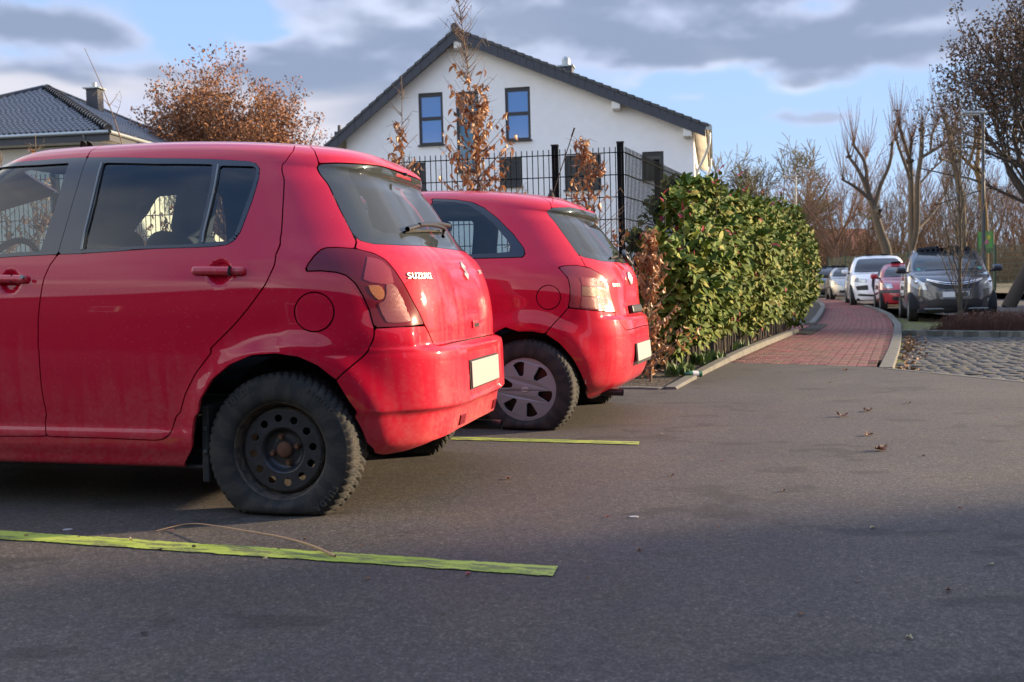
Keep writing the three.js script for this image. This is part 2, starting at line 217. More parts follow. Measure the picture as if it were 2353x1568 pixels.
// ---------------------------------------------------------------- shared materials
const font = await new FontLoader().loadAsync('fonts/droid/droid_sans_bold.typeface.json');
function paintMap(base, dust, { seed = 1, low = 1, rear = 1 } = {}) {          // colour and gloss of a dusty paint; u = along the skin, v = up it
  const W = 1024, Hh = 512, amt = new Float32Array(W * Hh);
  for (let j = 0; j < Hh; j++) for (let i = 0; i < W; i++) {
    const A = i / W * 5.2 - 2.6, Vv = j / Hh * 1.75;
    const fine = hash2(i, j, seed), grain = vnoise(A * 80, Vv * 80, seed + 3), patch = fbm(A * 5, Vv * 5, 3, seed + 5), streak = fbm(A * 45, Vv * 2.2, 2, seed + 9), runs = vnoise(A * 70, Vv * 3.2, seed + 19);
    let d = 0.008 * grain + 0.008 * patch * patch;
    d += low * 0.20 * smooth(0.52, 0.16, Vv + (streak - 0.5) * 0.55 + (patch - 0.5) * 0.3) * (0.25 + 0.9 * streak * grain * 1.7);            // road dirt washed into runs
    d += low * 0.12 * smooth(0.50, 0.72, patch) * smooth(0.3, 0.18, Vv) ;
    const rr = smooth(1.55, 2.0, A);
    d += rear * rr * (0.03 + 0.08 * smooth(0.38, 0.62, patch) * (0.5 + grain) - 0.07 * smooth(0.55, 0.7, runs) * smooth(0.35, 0.6, patch));
    d += (fine > 0.992 ? 0.22 : 0) * (0.3 + patch);
    amt[j * W + i] = clamp(d, 0, 0.85);
  }
  const at = (u, v) => amt[Math.min(Hh - 1, (v * Hh) | 0) * W + Math.min(W - 1, (u * W) | 0)];
  const map = tex([W, Hh], (u, v) => { const d = at(u, v); return [0, 1, 2].map((k) => lerp(base[k], dust[k], d)); });
  const rough = tex([W, Hh], (u, v) => clamp(0.03 + at(u, v) * 0.75, 0, 1), { srgb: false });
  for (const t of [map, rough]) { t.wrapS = t.wrapT = THREE.ClampToEdgeWrapping; t.repeat.set(1 / 5.2, 1 / 1.75); t.offset.set(0.5, 0); }
  return phys([1, 1, 1], 0.5, { map, specularIntensity: 0.15, clearcoat: 0.9, clearcoatRoughness: 1, clearcoatRoughnessMap: rough });
}
const M = {
  rubber: std([0.015, 0.0142, 0.0135], 0.85), trim: std([0.012, 0.012, 0.014], 0.42), gloss: phys([0.010, 0.010, 0.014], 0.35, { clearcoat: 0.5, clearcoatRoughness: 0.08 }),
  dark: std([0.012, 0.012, 0.013], 0.9), lining: std([0.028, 0.029, 0.032], 0.95), seat: std([0.035, 0.038, 0.046], 0.95), steel: phys([0.02, 0.021, 0.025], 0.42, { metalness: 0.3 }),
  rust: std([0.09, 0.035, 0.014], 0.85), chrome: std([0.72, 0.72, 0.74], 0.18, { metalness: 1 }), letter: std([0.62, 0.62, 0.60], 0.35, { metalness: 0.8 }),
  glass: phys([0.66, 0.74, 0.74], 0, { transmission: 1, thickness: 0, ior: 1.52 }), tint: phys([0.42, 0.48, 0.50], 0, { transmission: 0.93, thickness: 0, ior: 1.52 }),
  lampRed: phys([0.22, 0.007, 0.014], 0.3, { clearcoat: 0.6, clearcoatRoughness: 0.08 }), lampDark: phys([0.15, 0.006, 0.014], 0.3, { clearcoat: 0.5, clearcoatRoughness: 0.1, specularIntensity: 0.3 }),
  plate: std([0.26, 0.257, 0.25], 0.6), silver: phys([0.20, 0.222, 0.228], 0.5, { metalness: 0.05 }),
};
const ribs = (px, kind) => tex(128, (u, v) => { const a = Math.abs(Math.sin(u * Math.PI * px)), b = Math.abs(Math.sin(v * Math.PI * px)); return kind === 'line' ? a : a * b; }, { srgb: false });
M.lampRib = phys([0.27, 0.006, 0.012], 0.28, { clearcoat: 0.8, clearcoatRoughness: 0.06, bumpMap: ribs(8, 'grid'), bumpScale: 0.0006 }); M.lampRib.bumpMap.repeat.set(26, 26);
M.lampAmber = phys([0.42, 0.12, 0.015], 0.25, { clearcoat: 1, clearcoatRoughness: 0.06, bumpMap: M.lampRib.bumpMap, bumpScale: 0.0006 });
M.lampClear = phys([0.22, 0.04, 0.038], 0.3, { metalness: 0.1, clearcoat: 0.5, clearcoatRoughness: 0.05, bumpMap: M.lampRib.bumpMap, bumpScale: 0.0006 });

M.lampWarm = phys([0.20, 0.075, 0.04], 0.3, { metalness: 0.1, clearcoat: 0.4, clearcoatRoughness: 0.05, bumpMap: M.lampRib.bumpMap, bumpScale: 0.0006 });

// text bent onto a skin or round a tyre
function skinText(S, str, A0, V0, size, depth, slant = 0, stretch = 1) { const g = new TextGeometry(str, { font, size, depth, curveSegments: 2 }); const p = g.attributes.position; for (let i = 0; i < p.count; i++) { const q = S.point([A0 + (p.getX(i) + slant * p.getY(i)) * stretch, V0 + p.getY(i)], 0.001 + p.getZ(i)); p.setXYZ(i, q.x, q.y, q.z); } g.deleteAttribute('normal'); g.computeVertexNormals(); return g; }
function skinShape(S, pts, A0, V0, k, depth) { const g = new THREE.ExtrudeGeometry(new THREE.Shape(pts.map((q) => new THREE.Vector2(q[0], q[1]))), { depth, bevelEnabled: false }); const p = g.attributes.position; for (let i = 0; i < p.count; i++) { const q = S.point([A0 + p.getX(i) * k, V0 + p.getY(i) * k], 0.001 + p.getZ(i)); p.setXYZ(i, q.x, q.y, q.z); } g.deleteAttribute('normal'); g.computeVertexNormals(); return g; }
function onSkin(S, AV, g, off = 0, roll = 0) {                  // stands a geometry (x along, y up, z out) on the skin
  const n = S.nrm(AV), e = 0.01, t = S.point([AV[0] + e, AV[1]]).sub(S.point([AV[0] - e, AV[1]])).normalize(), b = n.clone().cross(t).normalize(); t.crossVectors(b, n);
  const p = S.point(AV, off); return g.clone().rotateZ(roll).applyMatrix4(new THREE.Matrix4().makeBasis(t, b, n).setPosition(p));
}
// ---------------------------------------------------------------- wheels (axis z, outer face to +z, origin at the hub)
function tyreG(R, rb, half, hub, blocks = 58) {
  const prof = [[rb, half - 0.022], [rb + 0.008, half - 0.008], [rb + 0.02, half - 0.001], [rb + 0.036, half + 0.003], [rb + 0.052, half + 0.003], [R - 0.034, half], [R - 0.024, half - 0.005], [R - 0.016, half - 0.010], [R - 0.011, half - 0.012], [R - 0.005, half - 0.018], [R - 0.002, half - 0.026], [R, half - 0.036], [R + 0.001, half - 0.052], [R + 0.001, 0.024], [R + 0.001, 0.008]];
  const P = [...prof, ...prof.slice().reverse().map(([r, z]) => [r, -z])], NA = blocks * 8, pos = [], idx = [];
  for (let i = 0; i < NA; i++) { const th = i / NA * 2 * Math.PI;
    for (const [r0, z0] of P) { let r = r0, z = z0; const az = Math.abs(z0);
      if (r0 > R - 0.02) { const ph = ((th * blocks / (2 * Math.PI) + az * 16 + (z0 < 0 ? 0.5 : 0)) % 1 + 1) % 1; const fade = smooth(R - 0.02, R - 0.010, r0); if (ph < 0.24) { r -= 0.008 * fade; } if (az < 0.012) r -= 0.004; if (ph > 0.56 && ph < 0.62) r -= 0.003 * fade; }
      let x = Math.cos(th), y = Math.sin(th), reach = y < 0 ? hub / -y : 9;
      const k = clamp((reach - rb) / (R - rb), 0.05, 1); let rr = rb + (r - rb) * k; if (k < 1) z += Math.sign(z) * (1 - k) * 0.046 * Math.sin(Math.PI * clamp((r0 - rb) / (R - rb) * 0.85));
      // sidewall slackens beside the flat
      pos.push(x * rr, Math.max(y * rr, -hub + 0.0005), z); } }
  const uv = []; for (let i = 0; i < NA; i++) for (let j = 0; j < P.length; j++) uv.push(i / NA * 6, j / P.length);
  const n = P.length; for (let i = 0; i < NA; i++) for (let j = 0; j < n - 1; j++) { const a = i * n + j, b = ((i + 1) % NA) * n + j; idx.push(a, a + 1, b, b, a + 1, b + 1); }
  const g = new THREE.BufferGeometry(); g.setAttribute('position', new THREE.Float32BufferAttribute(pos, 3)); g.setAttribute('uv', new THREE.Float32BufferAttribute(uv, 2)); g.setIndex(idx); g.computeVertexNormals();
  const q = g.attributes.position, m = g.attributes.normal; let out = 0; for (let i = 0; i < q.count; i += 37) out += m.getX(i) * q.getX(i) + m.getY(i) * q.getY(i); if (out < 0) { const I = g.index.array; for (let i = 0; i < I.length; i += 3) { const t = I[i]; I[i] = I[i + 1]; I[i + 1] = t; } g.computeVertexNormals(); } return g;
}
function lathe(pts, n = 64) { const g = new THREE.LatheGeometry(pts.map(([r, z]) => new THREE.Vector2(r, z)), n); return g.rotateX(Math.PI / 2); }   // profile (radius, out)
function ringText(str, r, z, a0, size, depth, inward = false) { const out = []; let a = a0; for (const ch of str) { const g = new TextGeometry(ch, { font, size, depth, curveSegments: 2 }); g.computeBoundingBox(); const w = Math.max(g.boundingBox.max.x, size * 0.3); if (ch !== ' ') { g.translate(-w / 2, -size / 2, 0); if (inward) g.rotateZ(a + Math.PI / 2); else g.rotateZ(a - Math.PI / 2); g.translate(r * Math.cos(a), r * Math.sin(a), z); out.push(g); } a += (inward ? 1 : -1) * (w + size * 0.22) / r; } return merge(out); }
function disc(outer, inner, holes, depth, bevel) { const s = new THREE.Shape(); s.absarc(0, 0, outer, 0, Math.PI * 2); if (inner) { const h = new THREE.Path(); h.absarc(0, 0, inner, 0, Math.PI * 2, true); s.holes.push(h); } for (const h of holes) s.holes.push(h); return new THREE.ExtrudeGeometry(s, { depth, bevelEnabled: !!bevel, bevelSize: bevel || 0, bevelThickness: bevel || 0, bevelSegments: 2, curveSegments: 40 }); }
function wheel(parent, x, y, z, side, { R = 0.301, rb = 0.186, half = 0.092, hub = y, kind = 'steel', letters = null, spin = 0 }) {
  const w = new THREE.Group(); w.name = 'wheel'; w.position.set(x, y, z); if (side < 0) w.rotation.y = Math.PI; parent.add(w);
  part('tyre', tyreG(R, rb, half, hub), M.rubber, w);
  if (letters) part('sidewall_lettering', letters.map(([s, a, sz, r, inw]) => ringText(s, r, half + 0.0015, a * Math.PI / 180, sz, 0.002, inw)), M.rubber2, w);
  const rim = part('rim', merge([lathe([[rb + 0.011, half - 0.024], [rb + 0.010, half - 0.017], [rb + 0.005, half - 0.014], [rb, half - 0.017], [rb - 0.004, half - 0.028], [rb - 0.007, half - 0.045], [rb - 0.014, half - 0.056], [rb - 0.018, half - 0.075], [rb - 0.022, -half + 0.03], [rb, -half + 0.02]]),
    ...(kind === 'steel' ? [lathe([[rb - 0.015, half - 0.066], [rb - 0.020, half - 0.054], [rb - 0.026, half - 0.046], [rb - 0.031, half - 0.043]])] : [])]), M.rim, w);
  if (kind === 'steel') {
    const holes = []; for (let i = 0; i < 12; i++) { const a = (i + 0.25) / 12 * 2 * Math.PI, h = new THREE.Path(); h.absarc(0.124 * Math.cos(a), 0.124 * Math.sin(a), 0.0165, 0, Math.PI * 2, true); holes.push(h); }
    part('disc', merge([disc(rb - 0.030, 0.090, holes, 0.003, 0.0015).translate(0, 0, half - 0.047).toNonIndexed(), lathe([[0.0905, half - 0.0425], [0.084, half - 0.045], [0.080, half - 0.055], [0.074, half - 0.066], [0.066, half - 0.072], [0.055, half - 0.072], [0.047, half - 0.068], [0.040, half - 0.070], [0.0, half - 0.070]])]), M.steel, w);
    part('hub_cap', lathe([[0.031, half - 0.069], [0.031, half - 0.056], [0.028, half - 0.051], [0.018, half - 0.046], [0, half - 0.044]], 32), M.rust, w);
    for (let i = 0; i < 4; i++) { const a = (i / 4 + 0.045) * 2 * Math.PI; part('lug_nut', merge([new THREE.CylinderGeometry(0.0095, 0.0105, 0.02, 6).rotateX(Math.PI / 2).translate(0.052 * Math.cos(a), 0.052 * Math.sin(a), half - 0.060), new THREE.CylinderGeometry(0.0125, 0.014, 0.006, 12).rotateX(Math.PI / 2).translate(0.052 * Math.cos(a), 0.052 * Math.sin(a), half - 0.068)]), M.rust, w); }
    part('valve', tubeG([[0.142, -0.042, half - 0.047], [0.158, -0.040, half - 0.03], [0.168, -0.038, half - 0.024]], 0.004, 6, 6), M.rubber, w);
    part('balance_weight', boxG(0.03, 0.010, 0.006, 0, 0, 0, 0.002).rotateZ(0.95).translate(-0.157, 0.112, half - 0.022), M.silver, w);
  } else {
    const N = kind === 'cap6' ? 6 : 5, holes = []; for (let i = 0; i < N; i++) { const c = (i + 0.5) / N * 2 * Math.PI + spin, h = new THREE.Path(), q = kind === 'cap6' ? [[0.088, -0.19], [0.165, -0.24], [0.171, -0.12], [0.173, 0], [0.171, 0.12], [0.165, 0.24], [0.088, 0.19], [0.078, 0]] : [[0.07, -0.25], [0.165, -0.42], [0.172, 0], [0.165, 0.42], [0.07, 0.25]]; q.forEach(([r, t], k) => { const a = c + t; k ? h.lineTo(r * Math.cos(a), r * Math.sin(a)) : h.moveTo(r * Math.cos(a), r * Math.sin(a)); }); h.closePath(); holes.push(h); }
    const g = disc(rb + 0.018, 0, holes, 0.006, 0.003), p = g.attributes.position; for (let i = 0; i < p.count; i++) { const r = Math.hypot(p.getX(i), p.getY(i)); p.setZ(i, p.getZ(i) + half - 0.022 + 0.012 * (1 - (r / 0.2) ** 2) - 0.012 * smooth(0.06, 0.03, r) + 0.01 * gauss(r, 0.036, 0.007)); } g.deleteAttribute('normal'); g.computeVertexNormals();
    part('wheel_cover', g, M.silver, w); part('backing_disc', lathe([[rb - 0.01, half - 0.075], [0.1, half - 0.07], [0, half - 0.075]]), M.steel, w);
    if (kind === 'cap6') part('emblem', merge([new THREE.TorusGeometry(0.020, 0.0022, 6, 28).scale(1, 0.72, 1), new THREE.TorusGeometry(0.012, 0.002, 6, 20).scale(0.6, 1, 1).translate(0, 0, 0), new THREE.TorusGeometry(0.013, 0.002, 6, 20).scale(1.1, 0.4, 1).translate(0, 0.006, 0)]).translate(0, 0, half - 0.004), M.letter, w);
  }
  part('brake_drum', lathe([[0.12, half - 0.09], [0.12, half - 0.085], [0, half - 0.08]], 32), M.dark, w);
  return w;
}
M.rubber2 = std([0.026, 0.025, 0.024], 0.7); M.rim = phys([0.070, 0.056, 0.045], 0.6, { metalness: 0.15 });
{ const n = tex(256, (u, v) => { const a = fbm(u * 8, v * 8, 5, 77, 8), s = fbm(u * 40, v * 40, 2, 78, 40); return [0.018, 0.0175, 0.017].map((c) => c * (0.75 + 0.9 * a) * (0.8 + 0.4 * s)); }); n.repeat.set(5, 5); M.steel.map = n; M.steel.color.setRGB(1.25, 1.28, 1.45); const rb = tex(256, (u, v) => { const a = fbm(u * 9, v * 9, 5, 87, 9), s = fbm(u * 50, v * 50, 2, 88, 50), d = smooth(0.48, 0.66, a) * 0.6; return [0.0125, 0.0122, 0.012].map((c, k) => lerp(c, [0.036, 0.030, 0.024][k], d) * (0.8 + 0.4 * s)); }); M.rubber.map = rb; M.rubber.color.setRGB(1, 1, 1); const rm = tex(256, (u, v) => { const a = fbm(u * 12, v * 12, 5, 97, 12), d = smooth(0.42, 0.62, a); return [lerp(0.035, 0.085, d), lerp(0.030, 0.062, d), lerp(0.027, 0.045, d)]; }); rm.repeat.set(4, 1); M.rim.map = rm; M.rim.color.setRGB(1, 1, 1); }

// ---------------------------------------------------------------- ground, kerbs, paving
const inPoly = (P, x, z) => { let c = false; for (let i = 0, j = P.length - 1; i < P.length; j = i++) if ((P[i].z > z) !== (P[j].z > z) && x < (P[j].x - P[i].x) * (z - P[i].z) / (P[j].z - P[i].z) + P[i].x) c = !c; return c; };
function sheet(P, y, step = 1.5, follow = true) {               // a ground polygon as a fine sheet that follows the rise of the street
  const s = new THREE.Shape(P.map((p) => new THREE.Vector2(p.x, -p.z))), g0 = new THREE.ShapeGeometry(s); let tri = []; const q = g0.attributes.position, I = g0.index.array; for (let i = 0; i < I.length; i += 3) tri.push([0, 1, 2].map((k) => [q.getX(I[i + k]), q.getY(I[i + k])]));
  for (let n = 0; n < 9; n++) { const out = []; let cut = false; for (const t of tri) { let m = 0, e = 0; for (let k = 0; k < 3; k++) { const d = Math.hypot(t[k][0] - t[(k + 1) % 3][0], t[k][1] - t[(k + 1) % 3][1]); if (d > m) { m = d; e = k; } } if (m > step) { cut = true; const a = t[e], b = t[(e + 1) % 3], c = t[(e + 2) % 3], h = [(a[0] + b[0]) / 2, (a[1] + b[1]) / 2]; out.push([a, h, c], [h, b, c]); } else out.push(t); } tri = out; if (!cut) break; }
  const pos = [], uv = []; for (const t of tri) for (const [x, mz] of t) { pos.push(x, y + (follow ? rise(x, -mz) : 0), -mz); uv.push(x, -mz); }
  const g = new THREE.BufferGeometry(); g.setAttribute('position', new THREE.Float32BufferAttribute(pos, 3)); g.setAttribute('uv', new THREE.Float32BufferAttribute(uv, 2)); g.setAttribute('normal', new THREE.Float32BufferAttribute(pos.map((_, i) => i % 3 === 1 ? 1 : 0), 3)); return g;
}
const G = (...a) => { const o = []; for (let i = 0; i < a.length; i += 2) o.push(groundR(a[i], a[i + 1])); return o; };
{
  // asphalt: stone grains in a dark binder, worn and stained
  const N = 1536, R = 4.0, cm1 = coarse(256, (u, v) => fbm(u * 7, v * 7, 5, 7, 7)), cm2 = coarse(320, (u, v) => fbm(u * 24, v * 24, 4, 17, 24)), cd = coarse(320, (u, v) => fbm(u * 10, v * 20, 5, 27, 10)), map = tex(N, (u, v) => {
    const g1 = vnoise(u * 700, v * 700, 1, 700, 700), g2 = hash2((u * N) | 0, (v * N) | 0, 2), m = cm1(u, v), m2 = cm2(u, v), d = cd(u, v), g3 = vnoise(u * 270, v * 270, 6, 270, 270);
    const stone = smooth(0.60, 0.9, g1 * 0.45 + g2 * 0.55), pit = smooth(0.36, 0.16, g1 * 0.45 + g2 * 0.55);
    let k = 0.038 + 0.088 * stone - 0.026 * pit; k *= (0.72 + 0.55 * m) * (0.80 + 0.40 * g3); k *= 1 - 0.42 * smooth(0.60, 0.68, d) * smooth(0.42, 0.55, m2);
    const w = smooth(0.4, 0.7, m2) * 0.12; return [k * (1.18 + w), k * (0.98 + w * 0.6), k * (0.88 - w * 0.3)];
  }); map.repeat.set(1 / R, 1 / R);
  const bump = tex(768, (u, v) => 0.6 * vnoise(u * 230, v * 230, 1, 230, 230) + 0.4 * vnoise(u * 380, v * 380, 2, 380, 380), { srgb: false }); bump.repeat.set(1 / 2.5, 1 / 2.5);
  M.asphalt = std([1, 1, 1], 0.78, { map, bumpMap: bump, bumpScale: 0.0007 });
  const soilMap = tex(512, (u, v) => { const a = fbm(u * 24, v * 24, 6, 5, 24), b = vnoise(u * 260, v * 260, 9, 260, 260), c = vnoise(u * 130, v * 130, 12, 130, 130); const k = 0.020 + 0.045 * a * b; if (c > 0.86) return [0.15, 0.10, 0.055]; if (b > 0.93) return [0.20, 0.17, 0.13]; return [k * 1.25, k * 0.95, k * 0.68]; }); soilMap.repeat.set(0.5, 0.5);
  M.soil = std([1, 1, 1], 0.95, { map: soilMap, bumpMap: tex(512, (u, v) => fbm(u * 40, v * 40, 4, 5, 40), { srgb: false, rep: [0.7, 0.7] }), bumpScale: 0.03 });
  const conc = tex(512, (u, v) => { const a = fbm(u * 8, v * 8, 5, 31, 8), b = vnoise(u * 200, v * 200, 3, 200, 200), m = smooth(0.58, 0.72, fbm(u * 10 + 4, v * 10, 5, 37, 10)); const k = 0.125 * (0.7 + 0.6 * a) * (0.85 + 0.3 * b); return [lerp(k, 0.10, m * 0.5), lerp(k * 0.95, 0.10, m * 0.5), lerp(k * 0.83, 0.05, m * 0.5)]; }); conc.repeat.set(1, 1); M.kerb = std([1, 1, 1], 0.88, { map: conc });
  const concD = tex(512, (u, v) => { const a = fbm(u * 8, v * 8, 5, 41, 8), b = vnoise(u * 200, v * 200, 3, 200, 200), m = smooth(0.56, 0.66, fbm(u * 14 + 4, v * 14, 5, 47, 14)), k = 0.085 * (0.6 + 0.8 * a) * (0.85 + 0.3 * b); return [lerp(k, 0.24, m * 0.6), lerp(k, 0.23, m * 0.6), lerp(k * 0.85, 0.20, m * 0.6)]; }); M.kerbOld = std([1, 1, 1], 0.9, { map: concD });
  const moss = tex(512, (u, v) => { const a = fbm(u * 20, v * 20, 5, 51, 20), b = vnoise(u * 150, v * 150, 8, 150, 150), t = smooth(0.42, 0.6, a); return [lerp(0.070, 0.12, t) * (0.6 + 0.8 * b), lerp(0.058, 0.13, t) * (0.6 + 0.8 * b), lerp(0.036, 0.014, t) * (0.6 + 0.8 * b)]; }); moss.repeat.set(1, 1); M.moss = std([1, 1, 1], 0.98, { map: moss, bumpMap: tex(256, (u, v) => fbm(u * 40, v * 40, 3, 5, 40), { srgb: false }), bumpScale: 0.012 });
  const field = tex(512, (u, v) => { const a = fbm(u * 16, v * 16, 6, 61, 16), b = vnoise(u * 220, v * 220, 8, 220, 220), t = smooth(0.4, 0.6, a); return [lerp(0.045, 0.06, t) * (0.6 + 0.8 * b), lerp(0.034, 0.052, t) * (0.6 + 0.8 * b), lerp(0.02, 0.022, t) * (0.6 + 0.8 * b)]; }); field.repeat.set(0.12, 0.12); M.field = std([1, 1, 1], 1, { map: field });
}
// one big sheet to the horizon
{ const P = []; const g = new THREE.PlaneGeometry(900, 900, 120, 120).rotateX(-Math.PI / 2).translate(0, 0, -150); const p = g.attributes.position, u = g.attributes.uv; for (let i = 0; i < p.count; i++) { const x = p.getX(i), z = p.getZ(i); p.setY(i, -0.30 + Math.min(rise(x, z), 0.6)); u.setXY(i, x, z); } g.computeVertexNormals(); struct('terrain', g, M.field); }
const fenceC = V3(1.045, 0, -9.2), fenceL = V3(-Math.cos(0.166), 0, -Math.sin(0.166)), fenceB = V3(0.366, 0, -0.93).normalize();   // corner, along to the left, along to the back
const bedL = ground(1425, 893), bedC = ground(1540, 895), bedE = G(1616, 856, 1680, 826, 1755, 794, 1829, 764.6), bedLL = bedL.clone().addScaledVector(fenceL, 16);
const pathNear = G(1682, 832.6, 2009.5, 843), pathR = G(2038, 800, 2050, 771, 2052, 745.5, 2033, 724, 2007, 711.5, 1969, 699.6, 1918, 688), pathL = G(1831, 766.7, 1865, 749.7, 1884, 728, 1892, 712, 1888, 702, 1872, 694, 1835, 688);
{
  const cobA = ground(2046, 847), cobB = ground(2353, 877), dir = cobB.clone().sub(cobA).normalize(), far = cobA.clone().addScaledVector(dir, 14);
  // the car park: everything in front of bed, path and cobbles
  struct('asphalt', sheet([bedLL, bedL, bedC, ...bedE.slice(0, 2), ...pathNear, cobA, cobA.clone().addScaledVector(dir, 12), V3(12, 0, 4), V3(40, 0, 8), V3(40, 0, 16), V3(-30, 0, 16), V3(-30, 0, bedLL.z)], 0, 3), M.asphalt);
  // bay markings: worn yellow-green paint
  const yel = tex([768, 48], (u, v) => { const n = fbm(u * 60, v * 6, 5, 3), f = hash2((u * 1024) | 0, (v * 64) | 0, 4), w = smooth(0.56, 0.70, n + 0.20 * (f - 0.4)), s = smooth(0.52, 0.68, fbm(u * 24 + 9, v * 3, 4, 8)); return [lerp(lerp(0.34, 0.22, s), 0.08, w * 0.8), lerp(lerp(0.40, 0.29, s), 0.08, w * 0.8), lerp(lerp(0.06, 0.035, s), 0.05, w * 0.8)]; });
  yel.wrapS = yel.wrapT = THREE.ClampToEdgeWrapping;
  const mk = (a, b, c, d, y) => { const g = new THREE.BufferGeometry(), L = a.distanceTo(b), n = 420, pos = [], uv = [], idx = [], r = rng(5); for (let i = 0; i <= n; i++) { const t = i / n, j1 = (r() - 0.5) * 0.006 + (vnoise(t * 90, 1, 4) - 0.5) * 0.010, j2 = (r() - 0.5) * 0.006 + (vnoise(t * 90, 7, 4) - 0.5) * 0.010; const p = a.clone().lerp(b, t), q = d.clone().lerp(c, t), w = q.clone().sub(p).normalize(); p.addScaledVector(w, j1); q.addScaledVector(w, j2); pos.push(p.x, y, p.z, q.x, y, q.z); uv.push(t, 0, t, 1); if (i < n) idx.push(2 * i, 2 * i + 1, 2 * i + 2, 2 * i + 2, 2 * i + 1, 2 * i + 3); } g.setAttribute('position', new THREE.Float32BufferAttribute(pos, 3)); g.setAttribute('uv', new THREE.Float32BufferAttribute(uv, 2)); g.setAttribute('normal', new THREE.Float32BufferAttribute(pos.map((_, i) => i % 3 === 1 ? 1 : 0), 3)); g.setIndex(idx); return g; };
  const paint = std([1, 1, 1], 0.7, { map: yel });
  const e1 = ground(1282, 1305.5), e2 = ground(1270, 1327), f1 = ground(0, 1222), f2 = ground(0, 1242), d1 = e1.clone().sub(f1).normalize();
  const m1 = single('bay_marking', mk(f1.clone().addScaledVector(d1, -2.6), e1, e2, f2.clone().addScaledVector(d1, -2.6), 0.004), paint, 'long yellow-green bay line with leaf litter and a dry stalk lying on it', 'road marking', 'bay lines');
  const g1 = ground(1470, 1017), g2 = ground(1468, 1023.8), h1 = ground(1055, 1006), h2 = ground(1055, 1011.6), d2 = g1.clone().sub(h1).normalize();
  single('bay_marking', mk(h1.clone().addScaledVector(d2, -3.6), g1, g2, h2.clone().addScaledVector(d2, -3.6), 0.004), paint, 'yellow-green bay line between the two red hatchbacks', 'road marking', 'bay lines');
  // soil of the bed with the saplings and the hedge
  const back = fenceC.clone().addScaledVector(fenceB, 30);
  struct('soil_bed', sheet([bedLL, bedL, bedC, ...bedE, ground(1815, 766), fenceC.clone().addScaledVector(fenceB, 8.6).add(V3(0.75, 0, 0.3)), fenceC.clone().addScaledVector(fenceB, 13).add(V3(0.7, 0, 0.3)), fenceC.clone().addScaledVector(fenceB, 14).add(V3(-4, 0, -1)), fenceC.clone().addScaledVector(fenceL, 30).add(V3(0, 0, -25))], 0.012, 1.2), M.soil);
  const pathPoly = [pathNear[0], pathNear[1], ...pathR, ...pathL.slice().reverse(), bedE[2]];
  struct('path_base', sheet([bedE[1].clone(), ...pathNear, ...pathR, ...pathL.slice().reverse(), bedE[3], bedE[2]], -0.006, 1.0), M.moss);
  // bricks in running bond, rows across the path
  const mid = []; for (let i = 0; i < 2; i++) mid.push(i ? pathR[1].clone().lerp(pathL[0], 0.5) : pathNear[0].clone().lerp(pathNear[1], 0.55)); for (let k = 1; k < 7; k++) mid.push(pathR[k].clone().lerp(pathL[k], 0.5));
  mid.unshift(mid[0].clone().addScaledVector(mid[1].clone().sub(mid[0]).normalize(), -0.6));
  const curve = new THREE.CatmullRomCurve3(mid), len = curve.getLength(), rows = Math.floor(len / 0.1), r = rng(11);
  const bm = []; for (let k = 0; k < 7; k++) { const t = k / 6, nn = tex(64, (u, v) => { const a = fbm(u * 6, v * 6, 3, 80 + k), b = hash2((u * 64) | 0, (v * 64) | 0, k); const t2 = (k * 4 % 7) / 6; return [lerp(0.14, 0.23, t2) * (0.75 + 0.4 * a + 0.15 * b), lerp(0.055, 0.085, (k * 3 % 7) / 6) * (0.75 + 0.4 * a + 0.15 * b), lerp(0.052, 0.065, t2) * (0.75 + 0.4 * a + 0.15 * b)]; }); nn.repeat.set(3, 3); bm.push(std([1, 1, 1], 0.85, { map: nn })); }
  const bg = (() => { const w = 0.0935, d = 0.0465, c = 0.005, y = 0.0, P = [[-w, -0.04, -d], [w, -0.04, -d], [w, -0.04, d], [-w, -0.04, d], [-w, y - c, -d], [w, y - c, -d], [w, y - c, d], [-w, y - c, d], [-w + c, y, -d + c], [w - c, y, -d + c], [w - c, y, d - c], [-w + c, y, d - c]], I = []; for (const o of [0, 4]) for (let k = 0; k < 4; k++) { const a = o + k, b = o + (k + 1) % 4; I.push(a, a + 4, b, b, a + 4, b + 4); } I.push(8, 11, 10, 8, 10, 9); const g = new THREE.BufferGeometry(); g.setAttribute('position', new THREE.Float32BufferAttribute(P.flat(), 3)); g.setIndex(I); const h = g.toNonIndexed(); h.computeVertexNormals(); const p = h.attributes.position, uv = []; for (let i = 0; i < p.count; i++) uv.push(p.getX(i), p.getZ(i)); h.setAttribute('uv', new THREE.Float32BufferAttribute(uv, 2)); return h; })();
  const pathRoot = new THREE.Group(); pathRoot.name = 'brick_path'; pathRoot.userData.kind = 'structure'; scene.add(pathRoot);
  const loose = []; let count = 0; const rest = [[], [], [], [], [], [], []];
  for (let i = 0; i < rows; i++) { const t = (i + 0.5) / rows, c = curve.getPointAt(t), d = curve.getTangentAt(t); d.y = 0; d.normalize(); const n = V3(-d.z, 0, d.x); for (let k = -9; k < 9; k++) { const o = (k + (i & 1) * 0.5) * 0.2, p = c.clone().addScaledVector(n, o); if (!inPoly(pathPoly, p.x, p.z)) continue; const y = rise(p.x, p.z) + 0.001 + (r() - 0.5) * 0.004, m = new THREE.Matrix4().makeRotationY(Math.atan2(-n.z, n.x) + (r() - 0.5) * 0.02).setPosition(p.x, y, p.z), v = (r() * 7) | 0; if (count++ < 300) { const b = part('brick', bg, bm[v], pathRoot); b.applyMatrix4(m); } else rest[v].push(bg.clone().applyMatrix4(m)); } }
  rest.forEach((l, v) => { if (l.length) part('brick_paving', merge(l), bm[v], pathRoot, 'stuff'); });
